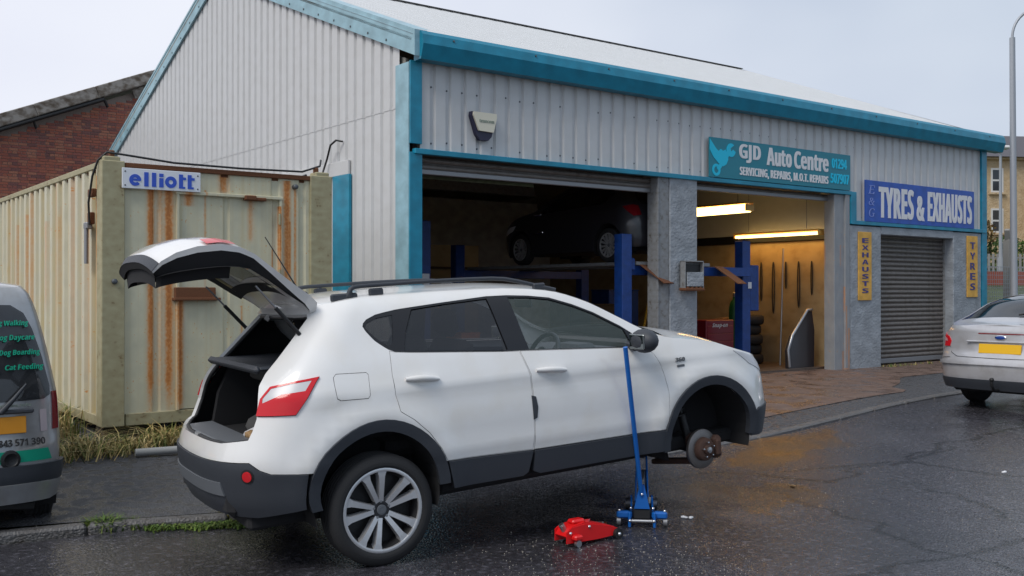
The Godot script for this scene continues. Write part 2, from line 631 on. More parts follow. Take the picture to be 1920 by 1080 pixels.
func road_textures() -> void:
	var s := 1024
	var f := FastNoiseLite.new()
	f.frequency = 0.006
	f.fractal_octaves = 5
	f.seed = 3
	var big := f.get_seamless_image(s, s).get_data()
	f.seed = 4
	f.frequency = 0.02
	var mid := f.get_seamless_image(s, s).get_data()
	f.seed = 6
	f.frequency = 0.25
	f.fractal_octaves = 2
	var fine := f.get_seamless_image(s, s).get_data()
	var stain := PackedFloat32Array()   # brown silt
	stain.resize(s * s)
	var dark := PackedFloat32Array()    # cracks, oil
	dark.resize(s * s)
	var silt := [[2.27, -10.53, 2.63, -11.36, 3.22, -11.78, 3.83, -12.14, 3.81, -11.48, 3.16, -10.53, 2.55, -9.88, 2.12, -9.59],
		[1.57, -9.04, 2.03, -8.75, 2.58, -8.75, 2.6, -8.44, 2.25, -7.92, 1.88, -7.58, 1.75, -7.92, 1.54, -8.33]]
	for poly in silt:
		var pp := P2(poly)
		var lo := Vector2.INF
		var hi := -Vector2.INF
		for p in pp:
			lo = lo.min(p)
			hi = hi.max(p)
		for j in range(int((lo.y - ROAD_Z - 0.4) / ROAD_TILE * s), int((hi.y - ROAD_Z + 0.4) / ROAD_TILE * s)):
			for i in range(int((lo.x - ROAD_X - 0.4) / ROAD_TILE * s), int((hi.x - ROAD_X + 0.4) / ROAD_TILE * s)):
				var at := j * s + i
				var wob := (mid[at] - 128.0) / 128.0
				var p := Vector2(ROAD_X + i * ROAD_TILE / s + wob * 0.25, ROAD_Z + j * ROAD_TILE / s + wob * 0.3)
				if Geometry2D.is_point_in_polygon(p, pp):
					stain[at] = clampf(0.6 + (fine[at] - 128.0) / 128.0 * 0.8 + wob * 0.8, 0.1, 0.95)
	var cracks := [[1.36, -8.92, 1.91, -9.31, 2.33, -9.23, 2.58, -9.09, 2.82, -8.92, 3.33, -9.59, 3.87, -9.94, 4.78, -10.82],
		[2.58, -9.44, 3.03, -9.59, 3.54, -9.88, 3.87, -9.94, 4.18, -9.44, 4.63, -9.17, 6.0, -8.9],
		[1.2, -5.5, 2.02, -5.99, 2.49, -6.22, 2.83, -6.41, 3.45, -6.82, 5.0, -7.6],
		[3.51, -8.56, 3.64, -8.23, 3.71, -7.82, 3.77, -7.46, 4.3, -6.2],
		[3.97, -10.2, 4.62, -10.97, 5.13, -11.2, 6.6, -12.6], [2.3, -8.2, 2.7, -7.3, 2.6, -6.6, 3.1, -6.0]]
	for k in cracks.size():
		var pp := P2(cracks[k])
		for e in pp.size() - 1:
			var steps := int(pp[e].distance_to(pp[e + 1]) / 0.008)
			for q in steps:
				var p := pp[e].lerp(pp[e + 1], float(q) / steps)
				var ci := int((p.x - ROAD_X) / ROAD_TILE * s)
				var cj := int((p.y - ROAD_Z) / ROAD_TILE * s)
				var at := posmod(cj, s) * s + posmod(ci, s)
				ci += int((mid[at] - 128) * 0.12)
				cj += int((big[at] - 128) * 0.08 + (fine[at] - 128) * 0.01)
				var r := 1 + int(fine[at] > 150) + int(k == 0 and e in [2, 3])
				for dj in range(-r, r):
					for di in range(-r, r):
						dark[posmod(cj + dj, s) * s + posmod(ci + di, s)] = 0.75
	var alb := PackedByteArray()
	alb.resize(s * s * 3)
	var rou := PackedByteArray()
	rou.resize(s * s)
	for at in s * s:
		var b := (big[at] - 128) / 128.0
		var m := (mid[at] - 128) / 128.0
		var g := (fine[at] - 128) / 128.0
		var v := 0.228 + 0.05 * b + 0.035 * m + 0.06 * g
		if g > 0.5:
			v += 0.10
		v *= 1.0 - dark[at] * 0.75
		var s1 := stain[at]
		alb[at * 3] = int(clampf(v * (1.0 - s1) + s1 * (0.37 + 0.12 * g), 0, 1) * 255)
		alb[at * 3 + 1] = int(clampf(v * 0.985 * (1.0 - s1) + s1 * (0.25 + 0.10 * g), 0, 1) * 255)
		alb[at * 3 + 2] = int(clampf(v * 1.07 * (1.0 - s1) + s1 * (0.12 + 0.07 * g), 0, 1) * 255)
		var wet := smooth((b + 0.6 * m + 0.12) / 0.5)
		rou[at] = int(clampf(lerpf(0.26, 0.035, wet) + 0.06 * g - 0.06 * s1, 0.05, 0.8) * 255)
	T.road = ImageTexture.create_from_image(Image.create_from_data(s, s, false, Image.FORMAT_RGB8, alb))
	T.road_rough = ImageTexture.create_from_image(Image.create_from_data(s, s, false, Image.FORMAT_L8, rou))

func make_ground() -> void:
	road_textures()
	var m := mat("asphalt", Color(1, 1, 1), 1.0)
	m.albedo_texture = T.road
	m.roughness_texture = T.road_rough
	m.normal_enabled = true
	m.normal_texture = normal_tex(31, 0.42, 7.0, 2, 2048)
	m.normal_scale = 0.16
	# land: one sheet to the horizon
	var mb := MB.new()
	mb.quad(Vector3(-900, -0.06, 300), Vector3(900, -0.06, 300), Vector3(900, -0.06, -1500), Vector3(-900, -0.06, -1500), Vector3.UP)
	structure("ground", mb, M.far_ground)
	# road, from the kerb to the far side of the street
	mb = MB.new()
	var a := -60.0
	while a < 110.0:
		var step := 0.5 if a > 0.0 and a < 8.0 else 2.5
		var n := 14
		for k in n:
			var q := []
			var nn := []
			var uv := []
			for e in [[a, k], [a + step, k], [a + step, k + 1], [a, k + 1]]:
				var d := lerpf(kerb_d(e[0]) - 0.02, 34.0, pow(float(e[1]) / n, 2.0))
				var p := G(e[0], 0, d)
				p.y = road_h(e[0], d)
				q.append(p)
				var gx := (road_h(e[0] + 0.1, d) - road_h(e[0] - 0.1, d)) / 0.2
				nn.append(Vector3(-gx * 0.8, 1, gx * 0.6).normalized())
				uv.append(Vector2((p.x - ROAD_X) / ROAD_TILE, (p.z - ROAD_Z) / ROAD_TILE))
			mb.quad_n(q, nn, uv)
		a += step
	structure("road", mb, m)
	# pavement between kerb and buildings
	mb = MB.new()
	a = -34.0
	while a < 40.0:
		var step := 0.5 if a > -12.0 and a < 16.0 else 2.0
		var n := 12
		for k in n:
			var q := []
			var nn := []
			for e in [[a, k], [a + step, k], [a + step, k + 1], [a, k + 1]]:
				var inner := -1.2 if e[0] > -1.0 else -24.0
				var d := lerpf(kerb_d(e[0]) - 0.12, inner, pow(float(e[1]) / n, 2.0))
				var p := G(e[0], 0, d)
				p.y = pave_h(e[0], d)
				q.append(p)
				nn.append(Vector3.UP)
			mb.quad_n(q, nn)
		a += step
	structure("pavement", mb, M.pavement)
	# concrete forecourt laid over it
	mb = MB.new()
	var edge := [-0.6, 3.55, 2.9, 3.62, 7.0, 3.2, 7.4, 2.6, 8.3, 2.2, 9.4, 1.5, 12.0, 1.35, 14.9, 1.1]
	a = -0.6
	while a < 14.8:
		for k in 6:
			var q := []
			var nn := []
			for e in [[a, k], [a + 0.35, k], [a + 0.35, k + 1], [a, k + 1]]:
				var d := lerpf(at_table(edge, e[0]), -0.35, float(e[1]) / 6.0)
				var p := G(e[0], 0, d)
				p.y = pave_h(e[0], d) + 0.008
				q.append(p)
				nn.append(Vector3.UP)
			mb.quad_n(q, nn)
		a += 0.35
	structure("forecourt", mb, M.forecourt)
	# kerb of single stones
	var kerb := Node3D.new()
	kerb.name = "kerb"
	add_child(kerb)
	kerb.set_meta("kind", "structure")
	a = -9.0
	while a < 22.0:
		var p0 := G(a + 0.006, 0, kerb_d(a) - 0.06)
		var p1 := G(a + 0.9, 0, kerb_d(a + 0.906) - 0.06)
		p0.y = pave_h(a, kerb_d(a)) - 0.06
		p1.y = pave_h(a + 0.9, kerb_d(a + 0.9)) - 0.06
		p0.y += rng.randf_range(-0.004, 0.004)
		mb = MB.new()
		mb.bar(p0, p1, 0.13, 0.13, 0.018)
		put("kerb_stone", mb, M.kerbstone, kerb)
		a += 0.906

# ------------------------------------------------------------------ garage
# trapezoidal sheet: along u (metres) and up v, between lower(u) and upper(u); to_world maps (u, v, out)
func ribbed(mb: MB, u0: float, u1: float, lower: Callable, upper: Callable, to_world: Callable, pitch := 0.26, deep := 0.035, flat := 0.62) -> void:
	var prof := []
	var u := u0
	while u < u1 - 0.001:
		for e in [[0.0, 0.0], [flat * pitch, 0.0], [flat * pitch + 0.022, -deep], [pitch - 0.022, -deep]]:
			if u + e[0] < u1:
				prof.append(Vector2(u + e[0], e[1]))
		u += pitch
	prof.append(Vector2(u1, 0.0))
	for k in prof.size() - 1:
		var p: Vector2 = prof[k]
		var q: Vector2 = prof[k + 1]
		var a: Vector3 = to_world.call(p.x, lower.call(p.x), p.y)
		var b: Vector3 = to_world.call(q.x, lower.call(q.x), q.y)
		var c: Vector3 = to_world.call(q.x, upper.call(q.x), q.y)
		var d: Vector3 = to_world.call(p.x, upper.call(p.x), p.y)
		var out: Vector3 = to_world.call(p.x, 0.0, 1.0) - to_world.call(p.x, 0.0, 0.0)
		mb.quad(a, b, c, d, out)

const LEN := 15.1
const DEEP := 14.4
const EAVE := 4.95
const APEX := 7.72

func gable_y(t: float) -> float:   # roof line above the floor, t metres behind the facade
	return EAVE + (APEX - EAVE) * (1.0 - absf(t - DEEP / 2) / (DEEP / 2))

func make_garage() -> void:
	var g := thing("garage", "long grey ribbed metal clad garage with turquoise trim and open bays", "garage", BO, YAW)
	var mb := MB.new()
	# front cladding above the openings
	ribbed(mb, 0.14, LEN - 0.1, func(u): return 3.44 if u < 10.0 else 2.86, func(_u): return 4.75, func(u, v, o): return Vector3(u, v, o))
	put("front_cladding", mb, M.clad, g)
	# gable cladding towards the yard
	mb = MB.new()
	ribbed(mb, 0.32, DEEP - 0.1, func(_u): return -0.1, func(u): return gable_y(u) - 0.12, func(u, v, o): return Vector3(-o, v, -u), 0.27)
	put("gable_cladding", mb, M.clad, g)
	# overlap between the lower and the upper gable sheets
	mb = MB.new()
	ribbed(mb, 0.32, DEEP - 0.1, func(_u): return 4.06, func(u): return minf(4.10, gable_y(u) - 0.13), func(u, v, o): return Vector3(-o - 0.006, v, -u), 0.27)
	put("sheet_overlap", mb, M.clad, g)
	# far gable, back wall, plain sheets with thickness
	mb = MB.new()
	mb.prism(P2([0, -0.1, DEEP, -0.1, DEEP, EAVE - 0.1, DEEP / 2, APEX - 0.1, 0, EAVE - 0.1]), 0, 0.1)
	for k in mb.v.size():
		mb.v[k] = Vector3(LEN - 0.1 + mb.v[k].z, mb.v[k].y, -mb.v[k].x)
		mb.n[k] = Vector3(mb.n[k].z, mb.n[k].y, -mb.n[k].x)
	put("far_gable", mb, M.clad, g)
	mb = MB.new()
	mb.box(Vector3(LEN / 2, EAVE / 2 - 0.1, -DEEP + 0.1), Vector3(LEN - 0.22, EAVE - 0.1, 0.12))
	put("back_wall", mb, M.lining, g)
	# inside lining of the yard gable
	mb = MB.new()
	mb.prism(P2([0.25, -0.1, DEEP - 0.2, -0.1, DEEP - 0.2, EAVE - 0.2, DEEP / 2, APEX - 0.25, 0.25, EAVE - 0.2]), 0, 0.04)
	for k in mb.v.size():
		mb.v[k] = Vector3(0.06 + mb.v[k].z, mb.v[k].y, -mb.v[k].x)
		mb.n[k] = Vector3(mb.n[k].z, mb.n[k].y, -mb.n[k].x)
	put("wall_lining", mb, M.lining, g)
	# inside of the front wall above the doors
	mb = MB.new()
	mb.box(Vector3(5.05, 4.12, -0.13), Vector3(9.7, 1.3, 0.1))
	mb.box(Vector3(12.45, 3.83, -0.13), Vector3(5.0, 1.88, 0.1))
	put("front_lining", mb, M.lining, g)
	# roof: two slopes of ribbed sheet with an underside
	var slope := Vector2(DEEP / 2, APEX - EAVE).normalized()
	for side in [0, 1]:
		mb = MB.new()
		var org := Vector3(0, EAVE - 0.03, 0.10) if side == 0 else Vector3(0, EAVE - 0.03, -DEEP - 0.10)
		var dir := Vector3(0, slope.y, -slope.x) if side == 0 else Vector3(0, slope.y, slope.x)
		var nor := Vector3(0, slope.x, slope.y) if side == 0 else Vector3(0, slope.x, -slope.y)
		var run := Vector2(DEEP / 2 + 0.1, APEX - EAVE).length()
		ribbed(mb, -0.06, LEN + 0.3, func(_u): return 0.0, func(_u): return run, func(u, v, o): return org + Vector3(u, 0, 0) + dir * v + nor * (o + 0.09), 0.30, 0.04, 0.68)
		put("roof_sheet", mb, M.roof_sheet, g)
		mb = MB.new()
		mb.box(org + Vector3(LEN / 2 + 0.1, 0, 0) + dir * run * 0.5 + nor * 0.015, Vector3(LEN + 0.3, 0.04, run - 0.05), 0.0, Basis(Vector3.RIGHT, nor, Vector3.RIGHT.cross(nor)))
		put("roof_lining", mb, M.lining, g)
	mb = MB.new()
	for s in [-1.0, 1.0]:
		mb.quad(Vector3(-0.1, APEX + 0.145, -DEEP / 2), Vector3(LEN + 0.3, APEX + 0.145, -DEEP / 2), Vector3(LEN + 0.3, APEX + 0.085, -DEEP / 2 + s * 0.18), Vector3(-0.1, APEX + 0.085, -DEEP / 2 + s * 0.18), Vector3(0, 1, s * 0.3))
	put("ridge_cap", mb, M.roof_sheet, g)
	# barge boards on the near gable (folded flashing: face, top and drip)
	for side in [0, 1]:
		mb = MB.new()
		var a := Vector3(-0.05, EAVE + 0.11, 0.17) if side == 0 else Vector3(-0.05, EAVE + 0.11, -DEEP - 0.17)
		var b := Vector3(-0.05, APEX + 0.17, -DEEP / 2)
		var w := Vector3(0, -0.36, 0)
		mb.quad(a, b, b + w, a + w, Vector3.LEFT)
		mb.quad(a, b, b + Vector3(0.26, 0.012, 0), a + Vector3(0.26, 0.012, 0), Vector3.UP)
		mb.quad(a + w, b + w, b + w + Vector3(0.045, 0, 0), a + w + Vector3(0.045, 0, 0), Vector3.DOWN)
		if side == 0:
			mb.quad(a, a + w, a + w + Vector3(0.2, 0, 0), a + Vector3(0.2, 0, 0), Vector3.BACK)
		put("barge_board", mb, M.cyan_sheen, g)  # turquoise board, its pale sky sheen is in the colour
	# same on the far gable
	mb = MB.new()
	for side in [0, 1]:
		var a := Vector3(LEN + 0.32, EAVE + 0.045, 0.16) if side == 0 else Vector3(LEN + 0.32, EAVE + 0.045, -DEEP - 0.16)
		var b := Vector3(LEN + 0.32, APEX + 0.07, -DEEP / 2)
		mb.quad(a, b, b + Vector3(0, -0.32, 0), a + Vector3(0, -0.32, 0), Vector3.RIGHT)
		mb.quad(a, b, b + Vector3(-0.25, 0.012, 0), a + Vector3(-0.25, 0.012, 0), Vector3.UP)
	put("barge_board", mb, M.roof_sheet, g)
	# eaves flashing: a boxed gutter in two lengths, profile in (d, y)
	var gp := [Vector2(0.02, 5.03), Vector2(0.20, 5.045), Vector2(0.245, 4.99), Vector2(0.27, 4.86), Vector2(0.20, 4.66), Vector2(0.02, 4.655)]
	for part in [[0.03, 5.72], [5.722, LEN + 0.5]]:
		mb = MB.new()
		for k in gp.size() - 1:
			var p: Vector2 = gp[k]
			var q: Vector2 = gp[k + 1]
			mb.quad(Vector3(part[0], p.y, p.x), Vector3(part[1], p.y, p.x), Vector3(part[1], q.y, q.x), Vector3(part[0], q.y, q.x), Vector3(0, q.x - p.x, p.y - q.y))
		for e in part:
			var poly := PackedVector2Array(gp)
			var ix := Geometry2D.triangulate_polygon(poly)
			for k in range(0, ix.size(), 3):
				var f := Vector3.LEFT if e == part[0] else Vector3.RIGHT
				mb.tri_n(Vector3(e, poly[ix[k]].y, poly[ix[k]].x), Vector3(e, poly[ix[k + 1]].y, poly[ix[k + 1]].x), Vector3(e, poly[ix[k + 2]].y, poly[ix[k + 2]].x), f, f, f)
		var gut := put("gutter", mb, M.cyan, g)
		var sc := MB.new()
		var a: float = part[0] + 0.5
		while a < part[1]:
			sc.lathe(Vector3(a, 4.955, 0.256), Vector3(0, 0.2, 1), [Vector2(0.016, -0.004), Vector2(0.016, 0.008), Vector2(0, 0.012)], 6)
			a += 1.45
		put("screw", sc, M.screw, gut).set_meta("kind", "stuff")
	# corner flashing: turquoise on both faces, the gable side with sky sheen painted in
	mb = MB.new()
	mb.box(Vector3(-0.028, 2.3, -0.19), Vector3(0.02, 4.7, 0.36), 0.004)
	put("corner_flashing", mb, M.cyan_sheen, g)
	mb = MB.new()
	mb.box(Vector3(0.055, 4.09, 0.026), Vector3(0.19, 1.14, 0.03), 0.004)
	mb.box(Vector3(0.05, 1.70, 0.03), Vector3(0.20, 3.4, 0.036), 0.004)
	mb.box(Vector3(0.145, 1.70, -0.17), Vector3(0.012, 3.4, 0.36), 0.002)
	put("corner_flashing", mb, M.cyan, g)
	mb = MB.new()
	mb.box(Vector3(LEN - 0.04, 2.33, 0.03), Vector3(0.22, 4.74, 0.05), 0.004)
	put("corner_flashing", mb, M.cyan, g)
	# drip trim under the cladding, stepping down over the shutter bay
	mb = MB.new()
	mb.box(Vector3(5.02, 3.415, 0.035), Vector3(10.0, 0.075, 0.09), 0.006)
	put("drip_trim", mb, M.cyan, g)
	mb = MB.new()
	mb.box(Vector3(10.08, 3.13, 0.035), Vector3(0.19, 0.63, 0.086), 0.006)
	put("drip_trim", mb, M.cyan, g)
	mb = MB.new()
	mb.box(Vector3(12.56, 2.845, 0.036), Vector3(5.12, 0.075, 0.09), 0.006)
	put("drip_trim", mb, M.cyan, g)
	# turquoise door surround on the gable
	mb = MB.new()
	mb.box(Vector3(-0.035, 1.58, -1.98), Vector3(0.05, 3.36, 0.54), 0.006)
	put("side_door_jamb", mb, M.cyan, g)
	mb = MB.new()
	mb.box(Vector3(-0.03, 3.37, -3.2), Vector3(0.04, 0.22, 2.9), 0.006)
	put("side_door_flashing", mb, M.clad, g)
	# cladding screws
	var sc := MB.new()
	var u := 0.34
	while u < LEN - 0.2:
		for y in [4.33, 3.56 if u < 10.0 else 2.98]:
			if rng.randf() < 0.75:
				sc.lathe(Vector3(u, y + rng.randf_range(-0.02, 0.02), -0.034), Vector3(0, 0, 1), [Vector2(0.014, 0), Vector2(0.014, 0.006), Vector2(0, 0.009)], 6)
		u += 0.26
	put("screw", sc, M.screw, g).set_meta("kind", "stuff")
	sc = MB.new()
	var tt := 0.6
	while tt < DEEP:
		var y := gable_y(tt) - 0.12
		sc.lathe(Vector3(-0.052, y, -tt), Vector3(-1, 0, 0), [Vector2(0.018, 0), Vector2(0.018, 0.006), Vector2(0, 0.01)], 6)
		tt += 0.54
	put("screw", sc, M.screw, g).set_meta("kind", "stuff")
	# piers
	mb = MB.new()
	mb.box(Vector3(5.33, 1.64, -0.13), Vector3(0.66, 3.50, 0.34), 0.012)
	put("pier", mb, M.render_grey, g)
	mb = MB.new()
	mb.box(Vector3(4.86, 1.64, -0.10), Vector3(0.27, 3.50, 0.24), 0.008)
	mb.box(Vector3(4.735, 1.64, 0.005), Vector3(0.03, 3.50, 0.06), 0.004)
	put("door_guide", mb, M.steel_grey, g)
	mb = MB.new()
	mb.box(Vector3(9.76, 1.62, -0.10), Vector3(0.46, 3.52, 0.24), 0.008)
	mb.box(Vector3(9.90, 1.62, 0.035), Vector3(0.14, 3.52, 0.05), 0.004)
	for k in mb.v.size():
		mb.t[k] = Vector2((mb.v[k].x - 9.5 + absf(mb.v[k].z)) / 0.8, 1.0 - (mb.v[k].y + 0.2) / 3.7)
	var gm := mat("guide_rusty", Color(1, 1, 1), 0.6)
	gm.albedo_texture = rust_image(192, 512, [[0.45, 0.03, 0.52, 0.66, 0.5], [0.52, 0.03, 0.62, 0.90, 0.4], [0.62, 0.04, 0.74, 1.0, 0.5], [0.40, 0.03, 0.86, 1.0, 0.5], [0.30, 0.03, 0.30, 0.42, 0.3], [0.55, 0.12, 0.95, 1.0, 0.5]], 61, Color(0.27, 0.285, 0.305), 0.05)
	put("door_guide", mb, gm, g)
	mb = MB.new()
	mb.box(Vector3(10.52, 1.33, -0.13), Vector3(1.04, 2.92, 0.36), 0.014)
	put("pier", mb, M.render_grey, g)
	mb = MB.new()
	mb.box(Vector3(14.34, 1.33, -0.13), Vector3(1.16, 2.92, 0.36), 0.014)
	put("pier", mb, M.render_grey, g)
	mb = MB.new()
	mb.box(Vector3(12.4, 2.72, -0.13), Vector3(2.71, 0.16, 0.356), 0.01)
	put("lintel", mb, M.render_grey, g)
	# rust patches where paint has left the steel guides
	# closed roller shutter of single curved slats
	var sh := Node3D.new()
	sh.name = "roller_shutter"
	g.add_child(sh)
	var slat := MB.new()
	var arc := []
	for k in 7:
		var an := lerpf(-1.1, 1.1, k / 6.0)
		arc.append(Vector2(cos(an) * 0.034 - 0.012, sin(an) * 0.048))
	for k in 6:
		var p: Vector2 = arc[k]
		var q: Vector2 = arc[k + 1]
		var np := Vector3(0, p.y, p.x + 0.012).normalized()
		var nq := Vector3(0, q.y, q.x + 0.012).normalized()
		slat.quad_n([Vector3(-1.34, p.y, p.x), Vector3(1.34, p.y, p.x), Vector3(1.34, q.y, q.x), Vector3(-1.34, q.y, q.x)], [np, np, nq, nq])
	slat.quad(Vector3(-1.34, -0.056, -0.004), Vector3(1.34, -0.056, -0.004), Vector3(1.34, -0.038, -0.004), Vector3(-1.34, -0.038, -0.004), Vector3.BACK)
	var slat_mesh := slat.mesh(M.shutter)
	for k in 27:
		var s := put_mesh("slat", slat_mesh, sh)
		s.position = Vector3(12.4, 0.14 + k * 0.0955, -0.20 + rng.randf_range(-0.002, 0.002))
	mb = MB.new()
	mb.box(Vector3(12.4, 0.045, -0.20), Vector3(2.68, 0.10, 0.05), 0.01)
	put("bottom_rail", mb, M.steel_dull, sh)
	mb = MB.new()
	for x in [11.02, 13.78]:
		mb.box(Vector3(x, 1.32, -0.19), Vector3(0.07, 2.64, 0.1), 0.006)
	put("side_guide", mb, M.steel_grey, sh)
	# shutters rolled up over the two open bays: last slats and the bottom rail hang below the trim
	for bay in [[0.15, 4.72], [5.66, 9.53]]:
		var ru := Node3D.new()
		ru.name = "rolled_shutter"
		g.add_child(ru, true)
		var long: float = bay[1] - bay[0]
		for k in (2 if bay[0] < 1.0 else 1):
			var s := put_mesh("slat", slat_mesh, ru)
			s.position = Vector3((bay[0] + bay[1]) / 2, 3.33 - k * 0.0955, -0.15)
			s.scale.x = long / 2.68
		mb = MB.new()
		mb.box(Vector3((bay[0] + bay[1]) / 2, 3.165 if bay[0] < 1.0 else 3.28, -0.15), Vector3(long, 0.075, 0.05), 0.01)
		put("bottom_rail", mb, M.steel_dull, ru)
		mb = MB.new()
		mb.lathe(Vector3(bay[0], 3.62, -0.42), Vector3.RIGHT, [Vector2(0, 0), Vector2(0.24, 0), Vector2(0.24, long), Vector2(0, long)], 20)
		put("shutter_roll", mb, M.shutter_dark, ru)
	# floor and partition walls inside
	mb = MB.new()
	mb.box(Vector3(LEN / 2, -0.06, -DEEP / 2 - 0.2), Vector3(LEN - 0.2, 0.12, DEEP - 0.2), 0.0)
	put("workshop_floor", mb, M.floor_oily, g)
	mb = MB.new()
	mb.box(Vector3(9.95, 1.28, -7.3), Vector3(0.14, 2.56, 13.9), 0.0)
	put("partition", mb, M.cream_wall, g)
	mb = MB.new()
	mb.box(Vector3(9.96, 3.35, -7.3), Vector3(0.10, 1.40, 13.9), 0.0)
	put("partition_panel", mb, M.white_wall, g)
	mb = MB.new()
	mb.box(Vector3(9.90, 2.60, -7.3), Vector3(0.20, 0.16, 13.9), 0.01)
	put("wall_beam", mb, M.black, g)
	# blockwork wall across the back of the working bays and the painted brick stub by the first bay
	mb = MB.new()
	mb.box(Vector3(5.0, 1.9, -9.2), Vector3(9.7, 3.8, 0.15), 0.0)
	put("partition", mb, M.lining, g)
	mb = MB.new()
	mb.box(Vector3(5.0, 4.05, -4.4), Vector3(9.6, 0.24, 0.16), 0.01)
	mb.box(Vector3(5.0, 4.05, -8.6), Vector3(9.6, 0.24, 0.16), 0.01)
	put("roof_beam", mb, M.steel_grey, g)

# ------------------------------------------------------------------ container
func rust_image(w: int, h: int, streaks: Array, sd: int, base: Color, yellow: float) -> ImageTexture:
	var f := FastNoiseLite.new()
	f.seed = sd
	f.frequency = 0.02
	f.fractal_octaves = 4
	var n := f.get_image(w, h).get_data()
	f.frequency = 0.12
	var n2 := f.get_image(w, h).get_data()
	f.seed = sd + 1
	f.frequency = 0.03
	var drip := []   # streakiness across the panel
	for i in w:
		drip.append(f.get_noise_2d(i * 1.6, 0.0))
	var by := PackedByteArray()
	by.resize(w * h * 3)
	var rust := Color(0.58, 0.22, 0.045)
	var core := Color(0.36, 0.11, 0.022)
	var stain := Color(0.50, 0.38, 0.16)
	var amount := PackedFloat32Array()
	amount.resize(w * h)
	for s in streaks:   # centre 0-1, half width 0-1, top 0-1, bottom 0-1, strength
		for i in range(maxi(0, int((s[0] - s[1] * 3) * w)), mini(w, int((s[0] + s[1] * 3) * w))):
			var du: float = (float(i) / w - s[0]) / s[1]
			for j in range(int(s[2] * h), int(s[3] * h)):
				var at := j * w + i
				var len: float = (float(j) / h - s[2]) / (s[3] - s[2])
				var wob := (n2[at] - 128) / 128.0
				var e: float = s[4] * exp(-du * du) * (1.0 - 0.35 * len) * (1.05 + 0.45 * wob + 0.3 * (n[at] - 128) / 128.0)
				if len > 0.85:
					e *= (1.0 - len) / 0.15
				amount[at] = maxf(amount[at], e)
	for at in w * h:
		var i := at % w
		var b := (n[at] - 128) / 128.0
		var c := base * (1.0 + 0.10 * b)
		c = c.lerp(stain, clampf(yellow * (drip[i] * 1.6 + 0.3 + 0.5 * b), 0.0, 0.8))
		var a := amount[at]
		if n2[at] > 208 and n[at] > 150:
			a = maxf(a, 0.7)
		c = c.lerp(rust, clampf(a * 1.3, 0.0, 0.95))
		c = c.lerp(core, clampf((a - 0.72) * 1.6, 0.0, 0.7))
		c = c.linear_to_srgb()
		by[at * 3] = int(clampf(c.r, 0, 1) * 255)
		by[at * 3 + 1] = int(clampf(c.g, 0, 1) * 255)
		by[at * 3 + 2] = int(clampf(c.b, 0, 1) * 255)
	return ImageTexture.create_from_image(Image.create_from_data(w, h, false, Image.FORMAT_RGB8, by))

func uv_from(mb: MB, ax: int, lo: float, hi: float, top: float) -> void:
	for k in mb.v.size():
		mb.t[k] = Vector2((mb.v[k][ax] - lo) / (hi - lo), 1.0 - mb.v[k].y / top)

